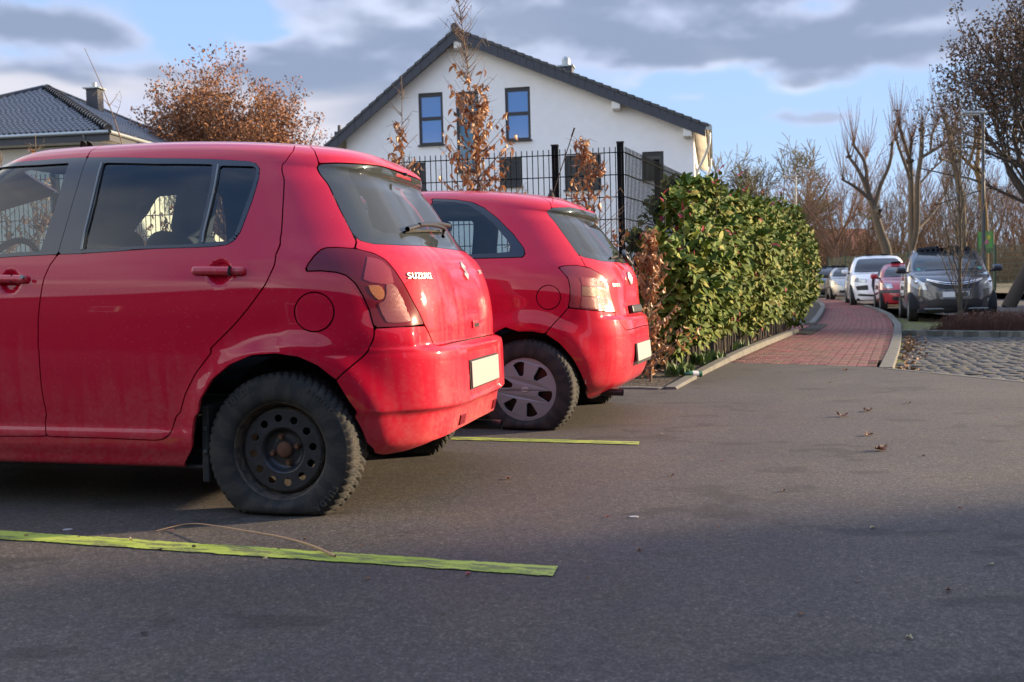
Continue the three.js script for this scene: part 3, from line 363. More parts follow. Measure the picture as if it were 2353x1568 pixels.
  // kerbs
  const kerb = (name, label, pts, w, h0, h1, mat, y0 = 0, L = 1.0) => { const o = thing(name, label, 'kerb'); const cu = new THREE.CatmullRomCurve3(pts, false, 'catmullrom', 0.1), len = cu.getLength(), n = Math.max(1, Math.round(len / L)); for (let i = 0; i < n; i++) { const pos = [], nor = [], uv = [], idx = [], m = 5; for (let j = 0; j <= m; j++) { const t = (i + (j / m) * (1 - 0.012 / (len / n))) / n, p = cu.getPointAt(t), d = cu.getTangentAt(t), q = V3(-d.z, 0, d.x).normalize(), h = y0 + lerp(h0, h1, clamp(t * 2.2)) + rise(p.x, p.z), c = Math.min(0.012, h1 * 0.3), ring = [[-w / 2, -0.3 + y0], [-w / 2, h - c], [-w / 2 + c, h], [w / 2 - c, h], [w / 2, h - c], [w / 2, -0.3 + y0]]; ring.forEach(([a, b], k) => { pos.push(p.x + q.x * a, b, p.z + q.z * a); uv.push(t * len, k * 0.05 + a); }); if (j < m) for (let k = 0; k < 5; k++) { const A = j * 6 + k; idx.push(A, A + 1, A + 6, A + 6, A + 1, A + 7); } } idx.push(0, 2, 1, 0, 3, 2, 0, 4, 3, 0, 5, 4); const e = m * 6; idx.push(e, e + 1, e + 2, e, e + 2, e + 3, e, e + 3, e + 4, e, e + 4, e + 5); let g = new THREE.BufferGeometry(); g.setAttribute('position', new THREE.Float32BufferAttribute(pos, 3)); g.setAttribute('uv', new THREE.Float32BufferAttribute(uv, 2)); g.setIndex(idx); g = g.toNonIndexed(); g.computeVertexNormals(); part('kerb_stone', g, mat, o); } return o; };
  kerb('kerb', 'flush pale kerb stones along the front of the sapling bed', [bedLL.clone().lerp(bedL, 0.4), bedL, bedC.clone().add(V3(-0.05, 0, 0))], 0.09, 0.014, 0.014, M.kerb);
  kerb('kerb', 'slanting pale kerb between soil bed and brick path, beside the hedge', [bedC, bedE[0], bedE[1], bedE[2], bedE[3]], 0.11, 0.02, 0.07, M.kerb);
  kerb('kerb', 'short concrete edging across the soil under the beech shrub', G(1440, 857, 1500, 858, 1578, 860), 0.05, 0.03, 0.03, M.kerb);
  kerb('kerb', 'curved raised kerb round the second planting bed at the hedge end', G(1745, 741, 1800, 745, 1863, 750).concat(pathL.slice(2, 6)), 0.13, 0.06, 0.11, M.kerb, 0, 0.9);
  kerb('kerb', 'broad concrete kerb between brick path and cobbled bay', [ground(2036, 845), ...G(2055, 800, 2062, 771, 2063, 745, 2044, 723, 2018, 710.5, 1978, 698.5, 1925, 687)], 0.13, 0.004, 0.012, M.kerb, 0, 1.0);
  kerb('kerb', 'thin pale edging stone between asphalt and cobbles', [cobA.clone().add(V3(-0.04, 0, 0)), cobA.clone().lerp(far, 0.5), far], 0.06, 0.004, 0.004, M.kerb);
  // cobbled bay
  const plA = ground(2071, 775, -0.07), plB = ground(2353, 779, -0.07), pd = plB.clone().sub(plA).normalize(), plF = plA.clone().addScaledVector(pd, 3.2);
  struct('cobble_base', sheet([cobA, cobA.clone().addScaledVector(dir, 12), cobA.clone().addScaledVector(dir, 12).add(V3(6, 0, -1)), plF.clone().add(V3(0.6, 0, -1)), V3(plA.x + 0.1, 0, plA.z - 14), V3(pathR[3].x + 0.1, 0, plA.z - 14), pathR[2], pathR[0]], -0.056, 1.2), M.moss);
  const cobRoot = new THREE.Group(); cobRoot.name = 'cobbled_bay'; cobRoot.userData.kind = 'structure'; scene.add(cobRoot);
  const cg = [0, 1, 2].map((s) => { const g = new THREE.SphereGeometry(1, 8, 4, 0, Math.PI * 2, 0, Math.PI * 0.55), p = g.attributes.position, q = rng(40 + s); for (let i = 0; i < p.count; i++) { const x = p.getX(i), z = p.getZ(i), y = p.getY(i), k = 1 / Math.pow(Math.abs(x) ** 5 + Math.abs(z) ** 5 + 1e-9, 0.2) * Math.hypot(x, z); p.setXYZ(i, x * lerp(1, k, 0.8) * 0.085 + Math.sin(i * 7 + s) * 0.003, Math.pow(Math.max(y, -0.2) * 0.5 + 0.5, 0.6) * 0.032 - 0.014, z * lerp(1, k, 0.8) * 0.066 + Math.cos(i * 5 + s) * 0.003); } g.computeVertexNormals(); return g; });
  const cm = [0, 1, 2, 3].map((k) => { const t = tex(64, (u, v) => { const a = fbm(u * 5, v * 5, 4, 90 + k), c = [0.042, 0.060, 0.05, 0.078][k] * (0.7 + 0.6 * a); return [c, c * 0.99, c * 1.0]; }); t.repeat.set(2, 2); return std([1, 1, 1], 0.85, { map: t }); });
  const ev = V3(-dir.z, 0, dir.x); if (ev.x < 0) ev.negate();
  const quad = [cobA.clone().addScaledVector(ev, 0.08), cobA.clone().addScaledVector(dir, 9).addScaledVector(ev, 0.08), cobA.clone().addScaledVector(dir, 9).addScaledVector(ev, 5), plF.clone().add(V3(0.4, 0, 0.1)), plA.clone().add(V3(0, 0, 0.12)), ground(2075, 800)], crest = [[], [], [], []], laid = [], rc = rng(17);
  for (let i = 0; i < 60; i++) for (let k = -70; k < 62; k++) { const p = cobA.clone().addScaledVector(ev, 0.12 + i * 0.150 + (k & 1) * 0.075 + (rc() - 0.5) * 0.03).addScaledVector(dir, k * 0.118 + (rc() - 0.5) * 0.025); const v = (rc() * 4) | 0, w = (rc() * 3) | 0, s1 = 0.80 + rc() * 0.2, s2 = 0.78 + rc() * 0.16, ry = (rc() - 0.5) * 0.2, dy = (rc() - 0.5) * 0.014; if (!inPoly(quad, p.x, p.z)) continue; const m = new THREE.Matrix4().makeRotationY(ry + Math.atan2(-ev.z, ev.x)).scale(V3(s1, 1, s2)).setPosition(p.x, -0.062 + dy + rise(p.x, p.z), p.z), vis = pix(V3(p.x, -0.05, p.z)); laid.push([vis[0] < 2375 ? p.length() : 1e3, m, v, w]); }
  laid.sort((a, b) => a[0] - b[0]).forEach(([d, m, v, w], i) => { if (i < 300 && d < 1e3) part('cobble', cg[w], cm[v], cobRoot).applyMatrix4(m); else crest[v].push(cg[w].clone().applyMatrix4(m)); });
  crest.forEach((l, v) => { if (l.length) part('cobbles', merge(l), cm[v], cobRoot, 'stuff'); });
  // planter strip with the small tree
  const q2 = V3(-pd.z, 0, pd.x); if (q2.z > 0) q2.negate();
  struct('planter_soil', sheet([plA, plF, plF.clone().addScaledVector(q2, 2.5), plA.clone().addScaledVector(q2, 2.3)], 0.02, 0.6), M.soil);
  kerb('kerb', 'dark lichen-spotted kerb between cobbles and planting strip', [plA.clone().addScaledVector(pd, 0.02), plA.clone().lerp(plF, 0.5), plF], 0.11, 0.05, 0.05, M.kerbOld, 0, 1.5);
  kerb('kerb', 'thin kerb at the back of the planting strip, under the dark people carrier', [plA.clone().addScaledVector(q2, 2.3), plF.clone().addScaledVector(q2, 2.45)], 0.09, 0.05, 0.05, M.kerbOld, 0, 1.5);
  // second bed, street and verge
  struct('soil_bed', sheet([...G(1700, 742, 1800, 746, 1862, 750), ...pathL.slice(2), ...G(1780, 687, 1740, 700)], 0.03, 1.0), M.soil);
  struct('side_path', sheet(G(1690, 762, 1829, 765, 1862, 750, 1740, 743), 0.0165, 0.6), bm[5]);
  const kerbs = plF.clone().add(V3(0.5, 0, 0));
  struct('street', sheet([V3(kerbs.x + 0.2, 0, 4), V3(kerbs.x + 0.2, 0, -17), V3(kerbs.x + 1.6, 0, -24), V3(kerbs.x + 2.8, 0, -34), V3(kerbs.x + 2.4, 0, -44), V3(kerbs.x - 1, 0, -56), V3(kerbs.x - 12, 0, -70), V3(kerbs.x - 6, 0, -80), V3(kerbs.x + 6, 0, -62), V3(kerbs.x + 9, 0, -46), V3(kerbs.x + 9, 0, -30), V3(kerbs.x + 8, 0, -16), V3(kerbs.x + 8, 0, 6)], -0.07, 3), M.asphalt);
  struct('parking_lane', sheet([V3(plA.x - 0.2, 0, plA.z - 2.1), V3(kerbs.x + 0.3, 0, plA.z - 2.1), V3(kerbs.x + 1.7, 0, -24), V3(kerbs.x + 2.9, 0, -34), V3(kerbs.x + 2.5, 0, -44), V3(kerbs.x - 1, 0, -56), V3(kerbs.x - 9, 0, -64), V3(pathR[6].x - 3, 0, -56), ...pathR.slice(2).reverse()], -0.074, 2), M.moss);
  globalThis.__pl = { plA, pd, q2, plF, dir, cobA, curve, kerbs };
}

// ---------------------------------------------------------------- houses
const plaster = (c, s) => { const t = tex(256, (u, v) => { const a = fbm(u * 10, v * 10, 4, s, 10), b = hash2((u * 256) | 0, (v * 256) | 0, s); return c.map((k) => k * (0.94 + 0.08 * a + 0.03 * b)); }); t.repeat.set(0.35, 0.35); return std([1, 1, 1], 0.92, { map: t }); };
M.wallWhite = plaster([0.88, 0.865, 0.84], 3); M.slate = std([0.042, 0.046, 0.058], 0.6); M.tileDark = phys([0.014, 0.015, 0.019], 0.38, { clearcoat: 0.25, clearcoatRoughness: 0.3 }); M.frame = std([0.022, 0.020, 0.024], 0.5); M.soffit = std([0.74, 0.70, 0.62], 0.75); M.zinc = std([0.34, 0.37, 0.38], 0.42, { metalness: 0.6 }); M.pane = phys([0.06, 0.20, 0.50], 0.06, { clearcoat: 1, clearcoatRoughness: 0.02, ior: 1.8 }); M.paneDark = phys([0.012, 0.014, 0.018], 0.08, { specularIntensity: 0.6 });  // pane: the mirrored sky blue is put into its base colour
{
  const yaw = 0.199, Z = 43.5, O = atDepth(1200, 640, Z); O.y = 0;
  const ex = V3(Math.cos(yaw), 0, Math.sin(yaw)), n = V3(-Math.sin(yaw), 0, Math.cos(yaw));
  const q = (u, v) => { const d = ray(u, v), t = n.dot(O.clone().sub(camera.position)) / n.dot(d), p = camera.position.clone().addScaledVector(d, t); return [p.clone().sub(O).dot(ex), p.y]; };
  const cr = (x, y) => q(705.9 + x / 2.353, 29.4 + y / 2.353);            // from a close look at the gable
  const h = thing('white_house', 'white rendered house with dark asymmetric gable roof and windows with the sky reflection painted blue into the panes', 'house', [O.x, 0, O.z], -yaw);
  const apex = cr(815, 100), aw = cr(830, 160), lw = cr(212, 712), rw = cr(2090, 640), la = cr(110, 735), ra = cr(2168, 615), D = 13;
  const lw0 = [lw[0], lw[1]], x0 = lw[0] - 3.2;                             // the left slope runs on below what the cars hide
  const sl = (la[1] - apex[1]) / (la[0] - apex[0]), sr = (ra[1] - apex[1]) / (ra[0] - apex[0]);
  const top = (x) => x < apex[0] ? apex[1] + sl * (x - apex[0]) : apex[1] + sr * (x - apex[0]);
  const th = 0.52;                                                          // depth of the verge below the tiles
  // gable wall with openings
  const wins = [[603, 432, 735, 715, 1], [1071, 402, 1207, 690, 1], [808, 425, 930, 860, 2], [1392, 768, 1590, 955, 0], [1812, 750, 1928, 900, 0], [1040, 785, 1160, 940, 0], [560, 810, 640, 960, 0]];
  const shp = new THREE.Shape(); const wl = lw[0], wr = rw[0]; shp.moveTo(wl, 0); shp.lineTo(wr, 0); shp.lineTo(wr, top(wr) - th * 0.6); shp.lineTo(apex[0], apex[1] - th * 0.7); shp.lineTo(wl, top(wl) - th * 0.6); shp.closePath();
  const rects = wins.map(([a, b, c, d, k]) => { const A = cr(a, b), B = cr(c, d), C = cr(a, d), E = cr(c, b); return [(A[0] + C[0]) / 2, (B[0] + E[0]) / 2, (B[1] + C[1]) / 2, (A[1] + E[1]) / 2, k]; });
  for (const [xa, xb, ya, yb] of rects) { const p = new THREE.Path(); p.moveTo(xa, ya); p.lineTo(xa, yb); p.lineTo(xb, yb); p.lineTo(xb, ya); p.closePath(); shp.holes.push(p); }
  const gw = new THREE.ExtrudeGeometry(shp, { depth: 0.3, bevelEnabled: false }).translate(0, 0, -0.3); part('gable_wall', gw, M.wallWhite, h);
  const yr = top(wr) - th * 0.6, yl = Math.max(1, top(wl) - th * 0.6);
  const sideW = part('side_wall', merge([boxG(0.3, yr, D - 0.3, wr - 0.15, yr / 2, -D / 2 - 0.15)]), M.wallWhite, h); part('side_wall', boxG(0.3, yl, D - 0.3, wl + 0.15, yl / 2, -D / 2 - 0.15), M.wallWhite, h); part('back_wall', boxG(wr - wl - 0.62, Math.min(yl, yr), 0.3, (wl + wr) / 2, Math.min(yl, yr) / 2, -D + 0.16), M.wallWhite, h);
  for (const z of [-2.6, -4.4, -7.5]) { const w = part('side_window', boxG(0.06, 2.1, 0.9, wr + 0.005, yr - 2.2, z), M.frame, h); part('pane', boxG(0.02, 1.9, 0.7, wr + 0.03, yr - 2.2, z), M.paneDark, w); }
  for (const [xa, xb, ya, yb, k] of rects) {
    const w = xb - xa, hh = yb - ya, cx = (xa + xb) / 2, cy = (ya + yb) / 2, f = 0.11, zz = -0.10;
    const fr = part('window', merge([boxG(f, hh, 0.08, xa + f / 2, cy, zz), boxG(f, hh, 0.08, xb - f / 2, cy, zz), boxG(w - 2 * f, f * 1.5, 0.08, cx, yb - f * 0.75, zz), boxG(w - 2 * f, f, 0.08, cx, ya + f / 2, zz), ...(k === 1 ? [boxG(w - 2 * f, f * 1.3, 0.078, cx, cy + 0.02, zz)] : [])]), M.frame, h);
    part('sill', boxG(w + 0.1, 0.05, 0.2, cx, ya - 0.025, 0.02), M.frame, fr);
    if (k === 2) { const n = 22, pw = (w - 2 * f) / n; for (let i = 0; i < n; i++) part('curtain_fold', new THREE.CylinderGeometry(pw * 0.62, pw * 0.62, hh - 0.2, 8, 1, true).scale(1, 1, 0.5).translate(xa + f + pw * (i + 0.5), cy, zz - 0.10), M.curtain ??= std([0.20, 0.36, 0.42], 0.8), fr); part('pane', boxG(w - 2 * f, hh - 0.24, 0.01, cx, cy, zz + 0.01), phys([0.75, 0.85, 0.9], 0, { transmission: 1, thickness: 0 }), fr); }
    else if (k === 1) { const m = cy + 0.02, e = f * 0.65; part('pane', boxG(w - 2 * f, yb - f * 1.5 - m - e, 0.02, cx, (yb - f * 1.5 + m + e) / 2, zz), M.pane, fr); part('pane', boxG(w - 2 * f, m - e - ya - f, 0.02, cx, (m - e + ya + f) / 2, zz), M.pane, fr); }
    else { part('pane', boxG(w - 2 * f, hh - 2.5 * f, 0.02, cx, cy - f * 0.25, zz), M.paneDark, fr); if (w > 2.5) part('mullion', boxG(0.14, hh - 2.5 * f, 0.07, cx, cy - f * 0.25, zz), M.frame, fr); }
  }
  // roof: slabs, verge boards of slate, stepped tile courses
  const over = 0.55, back = D + 0.5; const rf = new THREE.Group(); rf.name = 'roof'; h.add(rf);
  const slab = (xa, xb) => { const ya = top(xa), yb = top(xb), s = new THREE.Shape([[xa, ya - 0.09], [xb, yb - 0.09], [xb, yb - 0.30], [xa, ya - 0.30]].map((p) => new THREE.Vector2(...p))); return new THREE.ExtrudeGeometry(s, { depth: back + over - 0.1, bevelEnabled: false }).translate(0, 0, -back); };
  const xe = ra[0] - 0.1; part('roof_deck', merge([slab(x0, apex[0]), slab(apex[0], xe)]), M.soffit, rf);
  const board = (xa, xb, n, k) => { for (let i = 0; i < n; i++) { const a = lerp(xa, xb, i / n) + 0.004, b = lerp(xa, xb, (i + 1) / n) - 0.004, s = new THREE.Shape([[a, top(a) - 0.10], [b, top(b) - 0.10], [b, top(b) - th], [a, top(a) - th]].map((p) => new THREE.Vector2(...p))); part('verge_slate', new THREE.ExtrudeGeometry(s, { depth: 0.05 + (i % 2) * 0.008, bevelEnabled: false }).translate(0, 0, over - 0.055), M.slate, rf); } };
  board(x0, apex[0], 22); board(apex[0], xe, 34);
  const course = (xa, xb, n) => { for (let i = 0; i < n; i++) { const a = lerp(xa, xb, i / n), b = lerp(xa, xb, (i + 1) / n) + Math.sign(xb - xa) * 0.06, up = xb > xa, [l, r] = up ? [a, b] : [b, a]; const la_ = top(l), ra_ = top(r), e = up ? [0.0, 0.05] : [0.05, 0.0]; const s = new THREE.Shape([[l, la_ - 0.10], [r, ra_ - 0.10], [r, ra_ + e[1]], [l, la_ + e[0]]].map((p) => new THREE.Vector2(...p))); part('tile_course', new THREE.ExtrudeGeometry(s, { depth: back + over + 0.03, bevelEnabled: false }).translate(0, 0, -back - 0.0), M.tileDark, rf); } };
  course(apex[0], x0, 24); course(apex[0], xe + 0.06, 32);
  part('ridge_tile', new THREE.CylinderGeometry(0.16, 0.16, back + over + 0.12, 16).rotateX(Math.PI / 2).translate(apex[0], apex[1] + 0.04, (over - back) / 2 + 0.04), M.tileDark, rf);
  for (const [x, y] of [cr(828, 168), cr(1675, 480), cr(2058, 640)]) part('purlin_end', boxG(0.34, 0.34, 0.6, x, top(x) - th - 0.10, 0.22, 0.03), M.soffit, h);
  // eave on the right: boarded soffit, gutter, downpipes
  const ey = top(xe), ov = xe - wr; for (let i = 0; i < 40; i++) part('soffit_board', boxG(ov + 0.02, 0.03, back / 40 - 0.03, 0, 0, 0).rotateZ(Math.atan(sr)).translate(wr + ov / 2, top(wr + ov / 2) - 0.42, -back * (i + 0.5) / 40 + 0.3), M.soffit, h);
  part('gutter', merge([new THREE.CylinderGeometry(0.11, 0.11, back + over, 12, 1, true, 0, Math.PI).rotateX(Math.PI / 2).rotateZ(Math.PI / 2).translate(xe + 0.14, ey - 0.14, (over - back) / 2), boxG(0.24, 0.14, 0.02, xe + 0.14, ey - 0.18, over)]), M.zinc, h);
  for (const z of [-0.35, -9]) part('downpipe', tubeG([[xe + 0.14, ey - 0.25, z], [xe + 0.12, ey - 0.7, z], [wr + 0.35, ey - 1.35, z], [wr + 0.12, ey - 1.8, z], [wr + 0.1, ey - 2.6, z], [wr + 0.1, 0.1, z]], 0.06, 40, 10), M.zinc, h);
  const ch = cr(1372, 262); ch[1] += 0.35; const cb = part('chimney', boxG(0.62, 1.9, 0.62, ch[0] - 0.35, ch[1] - 0.7, -4.0, 0.02), M.slate, rf); part('chimney_cap', merge([boxG(0.74, 0.07, 0.74, ch[0] - 0.35, ch[1] + 0.27, -4.0), new THREE.CylinderGeometry(0.18, 0.2, 0.3, 20).translate(ch[0] - 0.35, ch[1] + 0.44, -4.0), new THREE.SphereGeometry(0.19, 16, 8, 0, 6.3, 0, 1.5).translate(ch[0] - 0.35, ch[1] + 0.56, -4)]), M.zinc, cb);
}
// house with the pyramid roof behind the near car
{
  const b = 8 * Math.PI / 180, E0 = atDepth(248, 298, 50), ey = E0.y, W = 16.8, rise_ = 4.05, base = [E0.x, 0, E0.z], h = thing('tiled_house', 'pale house with black glazed pyramid tile roof and a slate chimney', 'house', base, -b);
  // local: -x along the front eave, -z along the right eave
  const c = W / 2, slope = Math.hypot(c, rise_), ang = Math.atan2(rise_, c), wall = plaster([0.62, 0.58, 0.50], 8);
  part('wall', merge([boxG(W - 1.8, ey - 0.6, 0.3, -c, (ey - 0.6) / 2, -0.9), boxG(0.3, ey - 0.6, W - 2.1, -0.9, (ey - 0.6) / 2, -c), boxG(0.3, ey - 0.6, W - 2.1, -W + 0.9, (ey - 0.6) / 2, -c), boxG(W - 1.8, ey - 0.6, 0.3, -c, (ey - 0.6) / 2, -W + 0.9)]), wall, h);
  part('eave_board', merge([boxG(W, 0.42, 0.06, -c, ey - 0.32, 0), boxG(0.06, 0.42, W, 0.03, ey - 0.32, -c)]), M.slate, h); part('soffit', boxG(W - 0.1, 0.04, W - 0.1, -c, ey - 0.52, -c), M.soffit, h);
  part('gutter', merge([new THREE.CylinderGeometry(0.1, 0.1, W + 0.2, 10, 1, true).rotateZ(Math.PI / 2).translate(-c, ey - 0.12, 0.1), new THREE.CylinderGeometry(0.1, 0.1, W + 0.2, 10, 1, true).rotateX(Math.PI / 2).translate(0.12, ey - 0.12, -c)]), M.zinc, h);
  part('downpipe', tubeG([[-1.25, ey - 0.15, 0.1], [-1.25, ey - 0.5, 0.05], [-1.15, ey - 0.9, -0.6], [-1.15, 0, -0.72]], 0.06, 20, 8), M.zinc, h);
  const rf = new THREE.Group(); rf.name = 'roof'; h.add(rf);
  { const g = new THREE.BufferGeometry(); const P = [[0, ey - 0.06, 0], [-W, ey - 0.06, 0], [-W, ey - 0.06, -W], [0, ey - 0.06, -W], [-c, ey + rise_ - 0.06, -c]]; g.setAttribute('position', new THREE.Float32BufferAttribute(P.flat(), 3)); g.setIndex([1, 0, 4, 0, 3, 4, 3, 2, 4, 2, 1, 4]); const k = g.toNonIndexed(); k.computeVertexNormals(); part('roof_deck', k, M.slate, rf); }
  const tw = 0.30, tl = 0.36, tile = (() => { const pos = [], idx = []; for (let i = 0; i <= 6; i++) { const t = i / 6, w = 0.062 * Math.sin(t * Math.PI * 2) + 0.03; pos.push((t - 0.5) * tw, w, 0, (t - 0.5) * tw, w + 0.028, tl + 0.03, (t - 0.5) * tw, w - 0.01, tl + 0.03); if (i < 6) for (const k of [0, 1]) { const a = i * 3 + k, d = a + 3; idx.push(a, a + 1, d, d, a + 1, d + 1); } } const g = new THREE.BufferGeometry(); g.setAttribute('position', new THREE.Float32BufferAttribute(pos, 3)); g.setIndex(idx); g.computeVertexNormals(); return g; })();
  const rows = Math.floor(slope / tl), list = [[], []];
  for (let f = 0; f < 2; f++) for (let r = 0; r < rows; r++) { const s = r * tl + tl, y = ey + s * Math.sin(ang), dd = s * Math.cos(ang), n = Math.floor((W - 2 * dd) / tw); for (let k = 0; k < n; k++) { const t = -W / 2 + (k - (n - 1) / 2) * tw; const m = new THREE.Matrix4(); if (f === 0) m.makeRotationX(ang).setPosition(t, y, -dd); else m.makeRotationY(Math.PI / 2).multiply(new THREE.Matrix4().makeRotationX(ang)).setPosition(-dd, y, t); list[f].push([m, t]); } }
  const vis = list[0].sort((a, b) => b[1] - a[1]); vis.forEach(([m], i) => { if (i < 300) part('roof_tile', tile, M.tileGloss ??= phys([0.017, 0.019, 0.026], 0.3, { clearcoat: 0.7, clearcoatRoughness: 0.15 }), rf).applyMatrix4(m); });
  part('roof_tiles', merge([...vis.slice(300), ...list[1]].map(([m]) => tile.clone().applyMatrix4(m))), M.tileGloss, rf, 'stuff');
  const hip = Math.hypot(c * Math.SQRT2, rise_), nh = 30, hd = V3(-c, rise_, -c).normalize(), hq = new THREE.Quaternion().setFromUnitVectors(V3(0, 1, 0), hd); for (let i = 0; i < nh; i++) { const p = V3(0.0, ey + 0.05, 0.0).addScaledVector(hd, (i + 0.5) * hip / nh); part('hip_tile', new THREE.CylinderGeometry(0.15, 0.22, hip / nh + 0.06, 10).applyQuaternion(hq).translate(p.x, p.y + 0.02, p.z), M.tileGloss, rf); }
  for (const [sx, sz] of [[-W, 0], [0, -W]]) { const d = V3(-c - sx, rise_, -c - sz).normalize(), qq = new THREE.Quaternion().setFromUnitVectors(V3(0, 1, 0), d); part('hip_capping', new THREE.CylinderGeometry(0.15, 0.17, hip, 10).applyQuaternion(qq).translate((sx - c) / 2, ey + rise_ / 2 + 0.06, (sz - c) / 2), M.tileDark, rf); }
  const inv = new THREE.Matrix4().copy(h.matrixWorld); h.updateMatrixWorld(true); const cp = h.worldToLocal(atDepth(217, 215, 60)); const cb = part('chimney', boxG(0.70, 2.4, 0.65, cp.x, cp.y - 0.95, cp.z), M.slate, rf); part('chimney_cap', merge([boxG(1.0, 0.08, 0.9, cp.x, cp.y + 0.27, cp.z), new THREE.CylinderGeometry(0.15, 0.15, 0.3, 16).translate(cp.x, cp.y + 0.45, cp.z)]), M.zinc, cb);
}
// far roof with a chimney between tree and white house; red-roofed house far down the street; low white building
function plainHouse(name, label, pos, yaw, w, d, eave, ridge, wall, roof, chim) { const h = thing(name, label, 'house', pos, yaw); part('wall', boxG(w, eave, d, 0, eave / 2, 0), wall, h); const s = new THREE.Shape([[-d / 2 - 0.4, eave - 0.1], [d / 2 + 0.4, eave - 0.1], [0, ridge]].map((p) => new THREE.Vector2(...p))); const r = part('roof', new THREE.ExtrudeGeometry(s, { depth: w + 0.6, bevelEnabled: false }).rotateY(Math.PI / 2).translate(-w / 2 - 0.3, 0, 0), roof, h); if (chim) { const c = part('chimney', boxG(0.7, 1.6, 0.7, chim, ridge + 0.3, -0.6), M.slate, r); part('chimney_pot', new THREE.CylinderGeometry(0.12, 0.16, 0.6, 10).translate(chim, ridge + 1.3, -0.6), M.slate, c); } for (let k = -1; k <= 1; k++) { const wn = part('window', boxG(1.1, 1.3, 0.06, k * w * 0.28, eave * 0.62, d / 2 + 0.02), M.wallWhite, h); part('pane', boxG(0.9, 1.1, 0.03, k * w * 0.28, eave * 0.62, d / 2 + 0.05), M.paneDark, wn); } return h; }
{ const p = atDepth(735, 332, 70); plainHouse('far_house', 'low dark roof with a brown chimney left of the white gable', [p.x - 2, 0, p.z - 3], 0.1, 16, 8, p.y - 2.6, p.y + 0.3, plaster([0.5, 0.47, 0.42], 9), M.slate, 2.8); }
{ const p = atDepth(1915, 575, 95); plainHouse('far_house', 'red-roofed pale house far behind the bare trees', [p.x, 0, p.z], 0.3, 6.5, 6, 3.4, 6.0, plaster([0.42, 0.36, 0.28], 10), std([0.16, 0.055, 0.035], 0.9)); }
{ const p = groundR(2330, 610), z = p.z; const h = thing('garage', 'low white flat-roofed building behind the green mesh fence', 'building', [p.x + 2.5, rise(p.x, z), z - 22], -0.25); part('wall', boxG(8, 3.0, 5, 1.5, 1.5, 0), M.wallWhite, h); part('roof_slab', boxG(9, 0.35, 6, 1.5, 3.15, 0.2), std([0.5, 0.5, 0.48], 0.8), h); part('door', boxG(1.6, 2.3, 0.06, 0.2, 1.15, 2.53), M.frame, h); part('pillar', boxG(0.3, 3, 0.3, -2.6, 1.5, 2.9), M.wallWhite, h); }

// ---------------------------------------------------------------- mesh fence round the house plot
{
  const f = thing('mesh_fence', 'anthracite double-rod mesh fence turning the corner behind saplings and hedge', 'fence'), mf = phys([0.012, 0.015, 0.017], 0.9, { specularIntensity: 0.1 }), Ht = 2.08;
  const post = (p, h = Ht + 0.07) => { const o = part('post', boxG(0.06, h, 0.06, 0, h / 2, 0, 0.005), mf, f); o.position.set(p.x, 0, p.z); o.rotation.y = Math.atan2(-fenceL.z, fenceL.x); part('cap', boxG(0.068, 0.012, 0.068, 0, h + 0.004, 0), M.trim, o); };
  const rod = new THREE.CylinderGeometry(0.0045, 0.0045, Ht + 0.02, 5).translate(0, Ht / 2 + 0.02, 0);
  let nr = 0; const more = [], runs = (from, dir, len, off) => { const n = Math.floor(len / 0.05); for (let i = 0; i <= n; i++) { const p = from.clone().addScaledVector(dir, i * 0.05 + 0.03); if (nr++ < 300) { const r = part('upright_rod', rod, mf, f); r.position.set(p.x, 0, p.z); } else more.push(rod.clone().translate(p.x, 0, p.z)); } const nn = V3(-dir.z, 0, dir.x); for (let k = 0; k <= 10; k++) for (const s of [-1, 1]) { const y = 0.08 + k * 0.198; part('cross_rod', barG(from.clone().addScaledVector(nn, s * 0.007).setY(y), from.clone().addScaledVector(dir, len).addScaledVector(nn, s * 0.007).setY(y), 0.0042, 0.0042, 5), mf, f); } };
  runs(fenceC, fenceL, 7.5); runs(fenceC, fenceB, 8.6);
  for (const t of [0.03, 0.62 + 0.0, 3.1, 5.6, 7.5]) post(fenceC.clone().addScaledVector(fenceL, t).addScaledVector(V3(0, 0, -0.05), 1)); for (const t of [1.46, 3.4, 5.9, 8.5]) post(fenceC.clone().addScaledVector(fenceB, t).add(V3(-0.05, 0, 0)));
  if (more.length) part('upright_rods', merge(more), mf, f, 'stuff');
}

// ---------------------------------------------------------------- plants
class Wood {                                                    // collects tapered branches
  constructor() { this.p = []; this.n = []; this.i = []; }
  seg(a, b, ra, rb, k = 5) { const d = b.clone().sub(a).normalize(), u = (Math.abs(d.y) > 0.9 ? V3(1, 0, 0) : V3(0, 1, 0)).cross(d).normalize(), w = d.clone().cross(u), o = this.p.length / 3; for (let i = 0; i < k; i++) { const t = i / k * 2 * Math.PI, c = Math.cos(t), s = Math.sin(t), x = u.x * c + w.x * s, y = u.y * c + w.y * s, z = u.z * c + w.z * s; this.p.push(a.x + x * ra, a.y + y * ra, a.z + z * ra, b.x + x * rb, b.y + y * rb, b.z + z * rb); this.n.push(x, y, z, x, y, z); } for (let i = 0; i < k; i++) { const A = o + 2 * i, B = o + 2 * ((i + 1) % k); this.i.push(A, B, A + 1, A + 1, B, B + 1); } }
  line(pts, r0, r1, k = 6) { const n = pts.length - 1; for (let i = 0; i < n; i++) this.seg(pts[i], pts[i + 1], lerp(r0, r1, i / n), lerp(r0, r1, (i + 1) / n), k); }
  geo() { orient(this.p, this.n, this.i); const g = new THREE.BufferGeometry(); g.setAttribute('position', new THREE.Float32BufferAttribute(this.p, 3)); g.setAttribute('normal', new THREE.Float32BufferAttribute(this.n, 3)); g.setAttribute('uv', new THREE.Float32BufferAttribute(new Float32Array(this.p.length / 3 * 2), 2)); g.setIndex(this.i); return g; }
}
